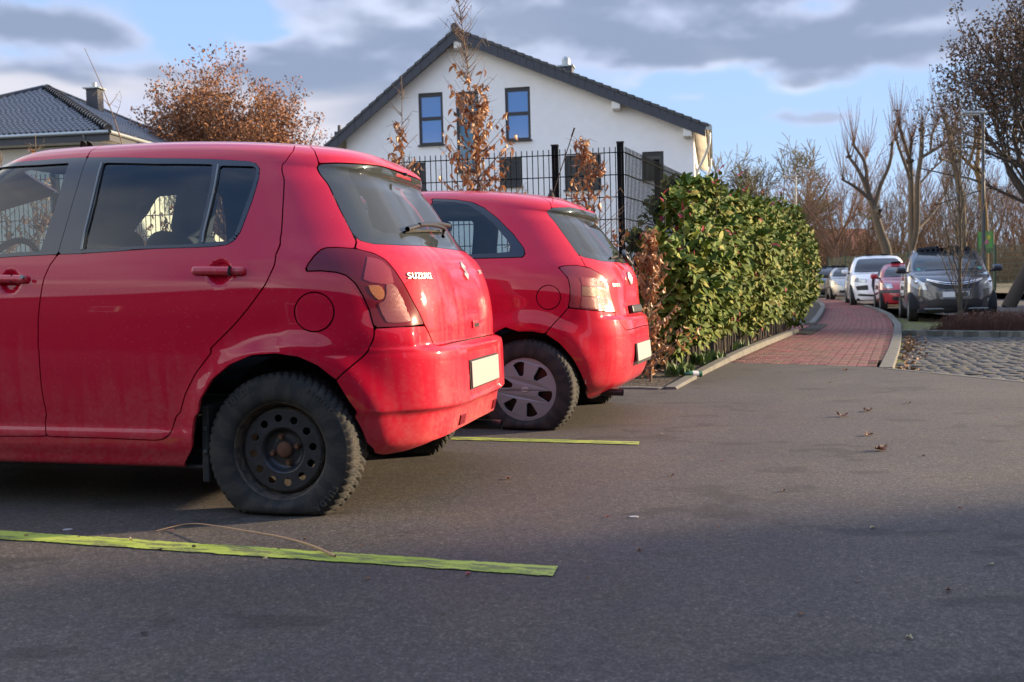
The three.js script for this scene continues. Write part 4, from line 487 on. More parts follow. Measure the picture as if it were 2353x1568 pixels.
class Leaves {                                                  // many small folded leaves as one crown
  constructor() { this.p = []; this.n = []; }
  add(p, d, s, r) { const u = d.clone().normalize(), w = V3(r() - 0.5, r() - 0.5, r() - 0.5).cross(u).normalize(), n = u.clone().cross(w), a = p, b = p.clone().addScaledVector(u, s * 0.5).addScaledVector(w, s * 0.28).addScaledVector(n, s * 0.12), c = p.clone().addScaledVector(u, s), e = p.clone().addScaledVector(u, s * 0.5).addScaledVector(w, -s * 0.28).addScaledVector(n, s * 0.12); for (const t of [[a, b, c], [a, c, e]]) { const m = t[1].clone().sub(t[0]).cross(t[2].clone().sub(t[0])).normalize(); for (const q of t) { this.p.push(q.x, q.y, q.z); this.n.push(m.x, m.y, m.z); } } }
  geo() { const g = new THREE.BufferGeometry(); g.setAttribute('position', new THREE.Float32BufferAttribute(this.p, 3)); g.setAttribute('normal', new THREE.Float32BufferAttribute(this.n, 3)); g.setAttribute('uv', new THREE.Float32BufferAttribute(new Float32Array(this.p.length / 3 * 2), 2)); return g; }
}
const jit = (r, k) => V3((r() - 0.5) * k, (r() - 0.5) * k, (r() - 0.5) * k);
function grow(W, r, p, d, len, rad, lev, o, tips) {
  const n = lev > 2 ? 4 : 3, pts = [p]; let q = p.clone(), dir = d.clone(); for (let i = 0; i < n; i++) { dir.add(jit(r, o.wob)).add(V3(0, o.up * 0.12, 0)).normalize(); q = q.clone().addScaledVector(dir, len / n); pts.push(q); }
  const end = Math.max(o.min, rad * 0.6); for (let i = 0; i < n; i++) W.seg(pts[i], pts[i + 1], lerp(rad, end, i / n), lerp(rad, end, (i + 1) / n), lev > 3 ? 7 : lev > 1 ? 4 : 3);
  if (lev <= 0) { tips?.push([q, dir]); return; }
  if (o.env && !o.env(q)) { tips?.push([q, dir]); return; }
  if (lev <= 2) tips?.push([pts[2], dir]);
  const kids = o.kids[lev] ?? 3; for (let k = 0; k < kids; k++) { const t = k === 0 ? 1 : 0.35 + 0.65 * r(), i = Math.min(n - 1, Math.floor(t * n)), at = pts[i].clone().lerp(pts[i + 1], t * n - i), side = jit(r, 2).addScaledVector(dir, -0.2).normalize(); const nd = dir.clone().multiplyScalar(1).addScaledVector(side, k === 0 ? 0.25 : o.spread).add(V3(0, o.up * 0.3, 0)).normalize(); grow(W, r, at, nd, len * (o.keep + (r() - 0.5) * 0.25), Math.max(o.min, lerp(rad, end, t) * (k === 0 ? 0.9 : 0.62)), lev - 1, o, tips); }
}
const bark = (c, s) => { const t = tex(128, (u, v) => { const a = fbm(u * 6, v * 6, 4, s, 6); return c.map((k) => k * (0.6 + 0.8 * a)); }); t.repeat.set(1, 1); return std(c, 0.95); };
M.barkBrown = bark([0.15, 0.10, 0.058], 5); M.barkGrey = bark([0.095, 0.078, 0.058], 6); M.barkOlive = bark([0.15, 0.125, 0.065], 7); M.twigRed = bark([0.15, 0.085, 0.055], 8); M.barkDark = bark([0.045, 0.036, 0.028], 9);
const leafStd = (c) => std(c, 0.75); M.leafBeech = leafStd([0.24, 0.10, 0.04]); M.leafDull = leafStd([0.12, 0.065, 0.035]);
const depthX = (u, z) => (u - 1176) / 2350 * z;
function bareTree(name, label, u, z, o) { const x = depthX(u, z), y = Math.min(rise(x, -z), 0.6) + (o.y0 ?? 0), t = thing(name, label, 'tree', [x, y - 0.1, -z], 0, o.group), W = new Wood(), Wt = new Wood(), r = rng(o.seed), tips = []; const d0 = o.lean ? V3(...o.lean).normalize() : V3(0, 1, 0); let p = V3(0, 0, 0), q = d0.clone().multiplyScalar(o.trunk); W.seg(p, q, o.r, o.r * 0.75, 9); const n = o.limbs; for (let k = 0; k < n; k++) { const a = k / n * 6.283 + r(), s = o.open * (0.7 + 0.6 * r()), st = q.clone().lerp(p, (k / n) * (o.low ?? 0.35)); grow(Wt, r, st, V3(Math.cos(a) * s, 1, Math.sin(a) * s * (o.flat ?? 1)).add(d0.clone().multiplyScalar(o.leanK ?? 0)).normalize(), o.len * (0.85 + 0.3 * r()), o.r * 0.5, o.lev, o, tips); } part('trunk', W.geo(), o.bark, t); part('crown', Wt.geo(), o.twig ?? o.bark, t); if (o.leaf) { const L = new Leaves(); for (const [tp, td] of tips) for (let i = 0; i < o.leaf.n; i++) if (r() < (o.leaf.keep ?? 1)) L.add(tp.clone().add(jit(r, o.leaf.spread)), V3(r() - 0.5, r() - 0.7, r() - 0.5), o.leaf.size * (0.7 + 0.6 * r()), r); part('foliage', L.geo(), o.leaf.mat, t, 'stuff'); } return t; }

// brown beech behind the pyramid roof, with a round mistletoe-like clump
{ const t = bareTree('beech_tree', 'brown-leaved beech tree standing behind the pyramid-roofed house', 545, 62, { seed: 3, trunk: 4.4, r: 0.24, limbs: 24, open: 0.95, len: 3.6, lev: 4, keep: 0.74, spread: 0.8, up: 0.35, wob: 0.22, env: (p) => (p.x / 4.9) ** 2 + ((p.y - 9.2) / 6.6) ** 2 + (p.z / 4.9) ** 2 < 1, min: 0.014, kids: [0, 3, 3, 3, 3], bark: M.barkBrown, twig: M.twigRed, leaf: { n: 17, keep: 0.95, spread: 0.75, size: 0.19, mat: M.leafBeech } }); const L = new Leaves(), r = rng(8); for (let i = 0; i < 260; i++) { const d = jit(r, 2).normalize(); L.add(V3(-0.25, 12.4, 0.4).addScaledVector(d, 0.45 * Math.cbrt(r())), d, 0.16, r); } part('nest', L.geo(), leafStd([0.10, 0.075, 0.03]), t, 'stuff'); }
// round bare oak behind the hedge
bareTree('bare_tree', 'wide round-crowned bare tree behind the hedge and street lamp', 1770, 75, { seed: 5, trunk: 3.0, r: 0.32, limbs: 22, open: 1.45, len: 3.6, lev: 5, keep: 0.66, spread: 0.75, up: 0.12, wob: 0.30, min: 0.02, env: (p) => (p.x / 4.9) ** 2 + ((p.y - 6.4) / 5.4) ** 2 + (p.z / 4.9) ** 2 < 1, kids: [0, 3, 4, 4, 3, 3], bark: M.barkOlive, low: 0.6 });
bareTree('bare_tree', 'reddish slender bare tree left of the pollarded trees', 1925, 62, { seed: 15, trunk: 3.2, r: 0.16, limbs: 9, open: 0.7, len: 2.4, lev: 4, keep: 0.7, spread: 0.7, up: 0.4, wob: 0.22, min: 0.009, kids: [0, 4, 3, 3, 3], bark: M.twigRed, low: 0.6 });
// pollarded trees: cut limbs with brooms of young shoots
const cT = (x, y) => [1588.2 + x / 2.665, y / 2.665];
function pollard(name, label, z, limbs, base, seed, mat, broom) { const r = rng(seed), P = (q, w) => { const p = atDepth(...cT(...q), z + w); return p; }, b = P(base, 0), y0 = rise(b.x, b.z) - 0.1, t = thing(name, label, 'tree', [b.x, y0, b.z], 0, 'pollarded trees'); const W = new Wood(), S = new Wood(), o = V3(b.x, y0, b.z), ends = [], wood = []; limbs.forEach(([r0, r1, ...pts], k) => { const w1 = (r() - 0.5) * 3.2, L = []; pts.forEach((q, i) => L.push(P(q, k ? w1 * i / (pts.length - 1) * 1 : 0).sub(o))); if (k) { let bd = 1e9, bp = null; for (const a of wood) { const d = Math.hypot(a.x - L[0].x, a.y - L[0].y); if (d < bd) { bd = d; bp = a; } } const sh = bp.clone().sub(L[0]); L.forEach((a, i) => a.addScaledVector(V3(sh.x * (i ? 0 : 1), sh.y * (i ? 0 : 1), sh.z), 1)); } if (k === 0) L.unshift(V3(L[0].x, 0, L[0].z)); const c = new THREE.CatmullRomCurve3(L).getPoints(L.length * 3); W.line(c, r0, r1, 8); wood.push(...c); ends.push([c[c.length - 1], r1]); for (let i = 3; i < c.length; i += 2) ends.push([c[i], r1, 0.5]); }); ends.forEach(([e, rr, half]) => { const n = half ? broom * 0.35 : broom; for (let k = 0; k < n; k++) { const d = V3((r() - 0.5) * 0.8, 1, (r() - 0.5) * 0.8).normalize(), len = (half ? 0.8 : 1.5) * (0.5 + r()); const m = e.clone().addScaledVector(d, len * 0.5).add(jit(r, 0.1)), f = m.clone().addScaledVector(d.add(V3(0, 0.3, 0)).normalize(), len * 0.5); S.seg(e, m, 0.012, 0.009, 3); S.seg(m, f, 0.009, 0.005, 3); } if (!half) for (let k = 0; k < 5; k++) W.seg(e.clone().add(jit(r, rr * 2)), e.clone().add(jit(r, rr * 4)), rr * 0.9, rr * 0.7, 6); }); part('trunk', W.geo(), mat, t); part('crown', S.geo(), M.twigRed, t); return t; }
pollard('pollard_tree', 'pollarded tree with five knobbly limbs spreading from a bent trunk', 46, [[0.26, 0.17, [1200, 1545], [1160, 1420], [1120, 1290]], [0.13, 0.06, [1115, 1280], [1080, 1160], [1020, 1035], [965, 960]], [0.10, 0.05, [1100, 1230], [1010, 1150], [930, 1102]], [0.11, 0.06, [1130, 1270], [1160, 1140], [1215, 1010], [1235, 880]], [0.10, 0.06, [1085, 1150], [1062, 1000], [995, 890]], [0.08, 0.05, [1135, 1370], [1085, 1330], [1035, 1310]], [0.05, 0.03, [1062, 1000], [1075, 955]]], [1200, 1545], 21, M.barkGrey, 16);
pollard('pollard_tree', 'tall pollarded tree with two upright stems and dense red shoot brooms', 50, [[0.20, 0.12, [1352, 1540], [1350, 1300], [1348, 1100], [1340, 980]], [0.17, 0.10, [1352, 1540], [1378, 1420], [1385, 1300], [1388, 1100], [1410, 950], [1415, 790]], [0.10, 0.07, [1340, 980], [1300, 850], [1272, 760]], [0.08, 0.06, [1350, 1100], [1290, 950], [1255, 850]], [0.08, 0.04, [1400, 980], [1500, 905], [1570, 862]], [0.10, 0.05, [1388, 1410], [1460, 1320], [1550, 1185]], [0.07, 0.06, [1342, 980], [1352, 860]], [0.07, 0.05, [1412, 930], [1440, 830], [1470, 772]], [0.06, 0.04, [1388, 1150], [1460, 1040], [1540, 970]]], [1352, 1540], 22, M.barkGrey, 24);
pollard('pollard_tree', 'leaning pollarded tree with a bare forked top beside the tall lamp', 42, [[0.20, 0.12, [1665, 1545], [1660, 1300], [1645, 1150], [1600, 960]], [0.11, 0.08, [1600, 960], [1578, 800], [1548, 715]], [0.05, 0.04, [1578, 800], [1595, 740]], [0.05, 0.04, [1610, 1000], [1570, 985], [1525, 968]], [0.05, 0.04, [1590, 880], [1620, 855]]], [1665, 1545], 23, M.barkGrey, 9);
pollard('pollard_tree', 'ochre-barked pollarded tree close behind the tall lamp', 44, [[0.17, 0.11, [1800, 1400], [1790, 1250], [1770, 1120], [1750, 1050]], [0.10, 0.08, [1750, 1050], [1762, 900], [1772, 765]], [0.08, 0.05, [1748, 1050], [1680, 980], [1600, 895]], [0.07, 0.05, [1700, 995], [1722, 890], [1726, 790]]], [1800, 1400], 24, bark([0.17, 0.11, 0.04], 3), 5);
// woodland beyond the street: single trees in front, thicket behind
const woodSpots = ['between the lamp and the red-roofed house', 'behind the crooked pollard', 'behind the two-stemmed pollard', 'behind the red-shoot brooms', 'behind the forked pollard', 'behind the tall lamp', 'behind the banner', 'behind the garage', 'behind the hedge end', 'behind the white house eave'];
[[1985, 70, 31], [2060, 78, 32], [2120, 66, 33], [2170, 82, 34], [2230, 70, 35], [2290, 76, 36], [2345, 64, 37], [2400, 70, 38], [1880, 92, 39], [1650, 95, 40]].forEach(([u, z, s], i) => bareTree('woodland_tree', ['slim brown bare tree in the wood ', 'bushy brown bare tree in the wood '][i % 2] + woodSpots[i], u, z, { seed: s, trunk: 1.6 + (i % 3), r: 0.13, limbs: 8, open: 0.5, len: 2.1, lev: 4, keep: 0.72, spread: 0.6, up: 0.5, wob: 0.25, min: 0.010, kids: [0, 3, 3, 3, 3], bark: i % 2 ? M.barkBrown : M.twigRed, low: 0.8, group: i % 2 ? 'bushy woodland trees' : 'slim woodland trees' }));
{ const W = new Wood(), L = new Leaves(), r = rng(77); for (let i = 0; i < 3500; i++) { const z = 62 + r() * 40, u = 1600 + r() * 900, x = depthX(u, z), h = 1.6 + r() * r() * 6, y = Math.min(rise(x, -z), 0.6); let p = V3(x, y, -z), d = V3((r() - 0.5) * 0.5, 1, (r() - 0.5) * 0.5).normalize(); for (let k = 0; k < 4; k++) { const q = p.clone().addScaledVector(d, h / 4); W.seg(p, q, 0.028 * (1 - k / 5), 0.028 * (1 - (k + 1) / 5), 3); for (let m = 0; m < 3; m++) { const e = p.clone().lerp(q, r()), f = e.clone().add(V3((r() - 0.5) * 0.9, 0.3 + r() * 0.6, (r() - 0.5) * 0.9)); W.seg(e, f, 0.012, 0.006, 3); if (r() < 0.5) L.add(f, V3(r() - 0.5, -0.5, r() - 0.5), 0.16, r); } d.add(jit(r, 0.35)).normalize(); p = q; } } const o = thing('thicket', 'tangled brown undergrowth of the wood beyond the street', 'undergrowth'); o.userData.kind = 'stuff'; part('stems', W.geo(), std([0.15, 0.09, 0.048], 1), o, 'stuff'); part('dead_leaves', L.geo(), leafStd([0.16, 0.08, 0.035]), o, 'stuff'); }
// clipped brown hedge across the end of the street
function block(name, label, pts, w, h, mat, leafSize, n, seed) { const t = thing(name, label, 'hedge'), L = new Leaves(), W = new Wood(), r = rng(seed); for (let i = 0; i < n; i++) { const k = r() * (pts.length - 1), j = k | 0, p = pts[j].clone().lerp(pts[j + 1], k - j), d = pts[j + 1].clone().sub(pts[j]).normalize(), s = V3(-d.z, 0, d.x); const e = r() < 0.75 ? (r() < 0.5 ? -1 : 1) * (0.4 + 0.12 * r()) : r() - 0.5, y = r() < 0.2 ? h * (0.94 + 0.08 * r()) : r() * h; L.add(p.addScaledVector(s, e * w).add(V3(0, y, 0)), jit(r, 2), leafSize, r); } for (let i = 0; i < n / 12; i++) { const k = r() * (pts.length - 1), j = k | 0, p = pts[j].clone().lerp(pts[j + 1], k - j).add(V3((r() - 0.5) * w * 0.6, 0, (r() - 0.5) * w * 0.6)); W.seg(p, p.clone().add(V3((r() - 0.5) * 0.3, h * (0.6 + 0.4 * r()), (r() - 0.5) * 0.3)), 0.018, 0.008, 3); } part('stems', W.geo(), M.barkDark, t, 'stuff'); part('foliage', L.geo(), mat, t, 'stuff'); return t; }
{ const z = 58, y = 0.45; block('clipped_hedge', 'low clipped brown beech hedge behind the parked silver and dark cars', [V3(depthX(1800, z), y, -z), V3(depthX(2150, z), y, -z - 4)], 1.0, 1.5, leafStd([0.075, 0.042, 0.025]), 0.13, 5200, 91); }
// big tree at the right edge with dark dead leaves
bareTree('old_tree', 'big leaning tree with dark brown dead leaves beside the garage', 2318, 30, { seed: 52, trunk: 3.6, r: 0.20, lean: [0.5, 1, 0.05], limbs: 16, open: 0.95, len: 2.6, lev: 4, keep: 0.76, spread: 0.8, up: 0.28, wob: 0.25, min: 0.010, env: (p) => p.x > -0.5 - 0.04 * p.y && p.y > 2.0, kids: [0, 3, 3, 3, 3], bark: M.barkDark, low: 0.5, leanK: 0.25, leaf: { n: 13, keep: 0.95, spread: 0.55, size: 0.115, mat: M.leafDull } });
// young multi-stemmed tree in the planting strip
{ const { plA, pd, q2 } = globalThis.__pl, b = atDepth(2206, 750, 18); const t = thing('young_tree', 'young bare multi-stemmed tree in the planting strip before the dark people carrier', 'tree', [b.x, 0.0, -18]), W = new Wood(), S = new Wood(), r = rng(61); W.line([V3(0, 0, 0), V3(0.01, 0.35, 0), V3(-0.005, 0.9, 0.02), V3(0.02, 1.6, 0), V3(0.0, 2.4, 0), V3(0.03, 3.3, 0.02), V3(0, 4.3, 0)], 0.045, 0.006, 7); for (let k = 0; k < 34; k++) { const y = 0.15 + k * 0.085, a = k * 2.4, len = (1.9 - k * 0.035) * (0.6 + 0.6 * r()); let p = V3(0, y, 0), d = V3(Math.cos(a) * 0.42, 1, Math.sin(a) * 0.42).normalize(); for (let i = 0; i < 5; i++) { const q = p.clone().addScaledVector(d, len / 5); S.seg(p, q, 0.011 * (1 - i / 6), 0.011 * (1 - (i + 1) / 6), 4); if (i > 0) for (let m = 0; m < 3; m++) { const e = p.clone().lerp(q, r()), f = e.clone().addScaledVector(V3((r() - 0.5) * 1.1, 0.8, (r() - 0.5) * 1.1).normalize(), 0.12 + 0.35 * r()); S.seg(e, f, 0.0045, 0.0025, 3); } d.add(V3(0, 0.12, 0)).add(jit(r, 0.12)).normalize(); p = q; } } part('trunk', W.geo(), M.barkGrey, t); part('crown', S.geo(), bark([0.085, 0.065, 0.045], 2), t);
  const W2 = new Wood(), L2 = new Leaves(); for (let i = 0; i < 3600; i++) { const u = 0.35 + r() * 2.4, v = 0.15 + r() * 1.7, p = plA.clone().addScaledVector(pd, u).addScaledVector(q2, v).setY(0.02), h = (0.16 + 0.16 * r()) * smooth(0.2, 0.7, u) * smooth(2.85, 2.4, u); const f = p.clone().add(V3((r() - 0.5) * 0.16, h, (r() - 0.5) * 0.16)); W2.seg(p, f, 0.004, 0.002, 3); if (r() < 0.25) L2.add(f, V3(r() - 0.5, 0.2, r() - 0.5), 0.03, r); } const o = thing('ground_cover', 'low reddish-brown leafless shrubs filling the planting strip', 'shrubs'); o.userData.kind = 'stuff'; part('stems', W2.geo(), std([0.085, 0.036, 0.028], 0.95), o, 'stuff'); part('dead_leaves', L2.geo(), leafStd([0.15, 0.08, 0.045]), o, 'stuff'); }

// ---------------------------------------------------------------- evergreen hedge with single leaves
function leafG(len, wid, fold, curl, n = 4) { const pos = [], uv = [], idx = []; for (let i = 0; i <= n; i++) { const t = i / n, w = wid / 2 * Math.pow(Math.sin(Math.PI * Math.pow(t, 0.85)), 0.8) + 0.0006, y = -curl * t * t; for (const s of [-1, 0, 1]) { pos.push(s * w, y + Math.abs(s) * fold * w, t * len); uv.push(0.5 + s * 0.5, t); } if (i < n) for (const k of [0, 1]) { const a = i * 3 + k; idx.push(a, a + 3, a + 1, a + 1, a + 3, a + 4); } } const g = new THREE.BufferGeometry(); g.setAttribute('position', new THREE.Float32BufferAttribute(pos, 3)); g.setAttribute('uv', new THREE.Float32BufferAttribute(uv, 2)); g.setIndex(idx); g.computeVertexNormals(); return g; }
function aim(p, d, n, s, roll = 0) { const z = d.clone().normalize(), x = n.clone().cross(z).normalize(), y = z.clone().cross(x); const m = new THREE.Matrix4().makeBasis(x, y, z); if (roll) m.multiply(new THREE.Matrix4().makeRotationZ(roll)); return m.scale(V3(s, s, s)).setPosition(p); }
{
  const nr = V3(0.93, 0, 0.366), t = thing('evergreen_hedge', 'tall glossy green hedge with a few red young leaves along the brick path', 'hedge'), r = rng(101);
  const geos = [leafG(0.115, 0.056, 0.22, 0.014), leafG(0.10, 0.048, 0.35, 0.022), leafG(0.085, 0.044, 0.18, 0.008)];
  const cols = [[0.085, 0.125, 0.018], [0.055, 0.095, 0.016], [0.125, 0.160, 0.024], [0.18, 0.190, 0.035], [0.24, 0.21, 0.05], [0.24, 0.035, 0.05]], mats = cols.map((c) => phys(c, 0.65, { specularIntensity: 0.25 }));
  const H = (s) => 1.22 + 0.70 * smooth(0.6, 1.9, s) + 0.22 * smooth(4, 11, s) + 0.08 * Math.sin(s * 2.3 + 1) + 0.05 * Math.sin(s * 6.1), front = (s, y) => 0.22 + 0.30 * smooth(0.15, 0.9, y) + 0.09 * Math.sin(s * 1.3 + y) + 0.07 * Math.sin(s * 3.7 + y * 2.4) - 0.22 * smooth(0.70, 1.0, y / H(s)) - 0.10 * smooth(1.0, 0.2, s) + 0.10 * smooth(5, 10, s);
  const list = [], END = 10.7, put = (s, y, o, out) => { const p = fenceC.clone().addScaledVector(fenceB, s).addScaledVector(nr, o); p.y = y + rise(p.x, p.z); const d = out.clone().multiplyScalar(0.4).add(jit(r, 2)).add(V3(0, -0.15, 0)).normalize(), n = V3(0, 0.6, 0).addScaledVector(out, 1.2).add(V3(0, 0, 0.3)).add(jit(r, 1.0)).normalize(); const q = r(); let c = q < 0.34 ? 0 : q < 0.58 ? 1 : q < 0.82 ? 2 : q < 0.94 ? 3 : 4; if (r() < 0.012 + 0.03 * smooth(0.85, 1.02, y / H(s))) c = 5; list.push([aim(p, d, n, 0.75 + 0.5 * r()), c, (r() * 3) | 0, p.distanceTo(camera.position)]); };
  for (let i = 0; i < 15500; i++) { const s = 0.42 + (END - 0.42) * Math.pow(r(), 1.25), h = H(s), y0 = 0.27 + 0.08 * Math.sin(s * 5.3) * Math.sin(s * 2.1), y = y0 + (h - y0) * r(), f = front(s, y); put(s, y, f + 0.05 - 0.26 * Math.pow(r(), 1.6), nr); }
  for (let i = 0; i < 4200; i++) { const s = 0.45 + (END - 0.45) * Math.pow(r(), 1.2), h = H(s), o = r(); put(s, h * (0.97 + 0.07 * r()) - 0.3 * o * o * 0, lerp(-0.15, front(s, h), o), V3(0, 1, 0).addScaledVector(nr, 0.4)); }
  for (let i = 0; i < 2600; i++) { const y = 0.28 + 1.0 * r(), o = r() * 0.85; put(0.42 + 0.25 * r() - 0.1 * o, y, o * front(0.4, y), fenceB.clone().negate()); }
  for (let i = 0; i < 1500; i++) { const y = 0.1 + 2.2 * r(), o = r() * 1.0; put(END - 0.1 + 0.3 * r(), y, o * front(END, y), fenceB); }
  // shoots standing above the top
  const W = new Wood(); for (const [s, o, h] of [[0.55, 0.22, 0.42], [0.75, 0.35, 0.3], [1.7, 0.5, 0.14], [2.6, 0.4, 0.16], [4.4, 0.4, 0.16], [6.5, 0.35, 0.2], [3.4, 0.5, 0.12], [8.3, 0.4, 0.18]]) { const p = fenceC.clone().addScaledVector(fenceB, s).addScaledVector(nr, o), h0 = H(s); p.y = h0 - 0.2; W.seg(p, p.clone().add(V3(0.02, h + 0.2, 0)), 0.006, 0.003, 5); for (let k = 0; k < 9; k++) { const y = h0 - 0.1 + (h + 0.12) * k / 8, a = k * 2.4; list.push([aim(p.clone().setY(y), V3(Math.cos(a), 0.6 + 0.1 * k, Math.sin(a)), V3(0, 1, 0).add(jit(r, 0.4)), 0.8), k > 6 ? 5 : k > 3 ? 3 : 2, 1, 0]); } }
  for (let i = 0; i < 150; i++) { const s = 0.5 + (END - 0.5) * r(), p = fenceC.clone().addScaledVector(fenceB, s).addScaledVector(nr, 0.08 + 0.16 * r()).setY(0.01); let d = V3((r() - 0.5) * 0.15, 1, (r() - 0.5) * 0.15); for (let k = 0; k < 4; k++) { const q = p.clone().addScaledVector(d.normalize(), H(s) / 4.3); W.seg(p, q, 0.014 * (1 - k / 5), 0.014 * (1 - (k + 1) / 5), 4); p.copy(q); d.add(jit(r, 0.15)); } }
  part('branches', W.geo(), M.barkDark, t, 'stuff');
  list.sort((a, b) => a[3] - b[3]); let n = 0; const groups = {}; for (const [m, c, g] of list) { if (n < 300) { const l = part('leaf', geos[g], mats[c], t); l.applyMatrix4(m); n++; } else (groups[g] ??= []).push([m, c]); }
  for (const g in groups) { const im = new THREE.InstancedMesh(geos[g], phys([1, 1, 1], 0.65, { specularIntensity: 0.25 }), groups[g].length); im.name = 'leaves'; im.userData.kind = 'stuff'; im.castShadow = im.receiveShadow = true; groups[g].forEach(([m, c], i) => { im.setMatrixAt(i, m); const k = 0.85 + 0.3 * r(); im.setColorAt(i, lin(...cols[c].map((q) => q * k))); }); t.add(im); }
}
// ---------------------------------------------------------------- beech saplings that keep their brown leaves
const sapG = [leafG(0.085, 0.034, 1.3, 0.03), leafG(0.07, 0.030, 1.8, 0.02), leafG(0.092, 0.034, 1.0, 0.05)], sapM = [[0.44, 0.22, 0.09], [0.33, 0.145, 0.055], [0.54, 0.31, 0.15], [0.22, 0.10, 0.04]].map((c) => phys(c, 0.7, { transmission: 0.35, thickness: 0 }));
function sapling(label, u, z, o) {
  const b = atDepth(u, 700, z), t = thing('beech_sapling', label, 'sapling', [b.x, 0, -z], 0, 'beech saplings along the fence'), r = rng(o.seed), W = new Wood(), h = o.h; const pts = [], n = 10, ph = r() * 6; for (let i = 0; i <= n; i++) { const q = i / n; pts.push(V3((o.lean ?? 0) * Math.pow(q, o.bend ?? 1.2) + 0.025 * Math.sin(q * 7 + ph) * q, h * q, 0.03 * Math.cos(q * 6 + ph) * q)); } W.line(new THREE.CatmullRomCurve3(pts).getPoints(24), o.r ?? 0.014, 0.0025, 6);
  const cu = new THREE.CatmullRomCurve3(pts), extra = []; let left = o.leaves, nl = 0; for (let k = 0; k < o.twigs; k++) { const f = Math.pow(r(), o.low ?? 1.0), y = lerp(o.y0 ?? 0.3, 0.97, f), st = cu.getPoint(y), a = r() * 6.283, len = (o.wide ?? 0.45) * (1.15 - y) * (0.6 + 0.7 * r()); let q = st.clone(), dd = V3(Math.cos(a), 0.5 + 0.5 * y, Math.sin(a) * 0.6).normalize(), prev = q; for (let i = 0; i < 4; i++) { const e = prev.clone().addScaledVector(dd, len / 4); W.seg(prev, e, 0.0045 * (1 - i / 5), 0.0045 * (1 - (i + 1) / 5), 4); if (r() < 0.5) W.seg(e, e.clone().add(jit(r, 0.16)), 0.002, 0.001, 3); const bare = smooth(o.bare ?? 0.75, (o.bare ?? 0.75) - 0.12, y), c = bare > r() ? Math.ceil(o.leaves / o.twigs / 4) : 0; for (let m = 0; m < c && left > 0; m++, left--) { const at = prev.clone().lerp(e, r()); const gg = sapG[(r() * 3) | 0], mi = (r() * 4) | 0, mx = aim(at, V3((r() - 0.5) * 1.2, -0.9 + 0.7 * r(), (r() - 0.5) * 1.2).normalize(), jit(r, 2).add(V3(0, 0.3, 0.4)).normalize(), 0.5 + 0.42 * r()); if (nl++ < 300) part('leaf', gg, sapM[mi], t).applyMatrix4(mx); else extra.push(gg.clone().applyMatrix4(mx)); } dd.add(jit(r, 0.35)).add(V3(0, 0.1, 0)).normalize(); prev = e; } }
  if (extra.length) part('leaves', merge(extra), sapM[0], t, 'stuff'); part('trunk', W.geo(), M.sapBark ??= bark([0.16, 0.115, 0.08], 12), t); return t;
}
sapling('tallest beech sapling before the white gable, dense brown leaves below a bare top', 1138, 8.95, { seed: 201, h: 3.6, lean: -0.28, r: 0.017, twigs: 130, leaves: 700, low: 1.05, y0: 0.42, bare: 0.76, wide: 0.62 });
sapling('thin beech sapling with a long bare tip and few leaves, left of the tall one', 945, 9.05, { seed: 202, h: 2.75, lean: -0.05, twigs: 44, leaves: 200, low: 1.0, y0: 0.50, bare: 0.86, wide: 0.42 });
sapling('short leafy beech sapling by the fence corner post', 1372, 8.9, { seed: 203, h: 2.15, lean: -0.05, twigs: 70, leaves: 300, y0: 0.35, bare: 1.05, wide: 0.66 });
sapling('beech sapling with a long bare leaning shoot above the near roof', 345, 9.6, { seed: 204, h: 3.2, lean: -0.50, bend: 2.6, twigs: 30, leaves: 150, low: 1.6, y0: 0.25, bare: 0.6, wide: 0.5 });
sapling('small leafy beech sapling showing over the near car roof', 95, 9.8, { seed: 205, h: 2.45, lean: 0.0, twigs: 40, leaves: 220, y0: 0.25, bare: 0.95, wide: 0.5 });
sapling('leafy beech sapling seen through the front side window', 20, 9.8, { seed: 206, h: 2.3, twigs: 40, leaves: 240, y0: 0.2, bare: 0.95, wide: 0.55 });
sapling('beech sapling seen through the rear side window', 412, 9.5, { seed: 207, h: 1.9, twigs: 36, leaves: 200, y0: 0.2, bare: 1.0, wide: 0.55 });
sapling('beech sapling seen through the second car’s quarter window', 1190, 9.0, { seed: 208, h: 1.75, twigs: 40, leaves: 220, y0: 0.2, bare: 1.0, wide: 0.55 });
sapling('bushy low beech shrub with copper leaves at the near end of the hedge', 1492, 9.05, { seed: 209, h: 1.35, twigs: 90, leaves: 520, y0: 0.06, bare: 1.1, wide: 0.46 });

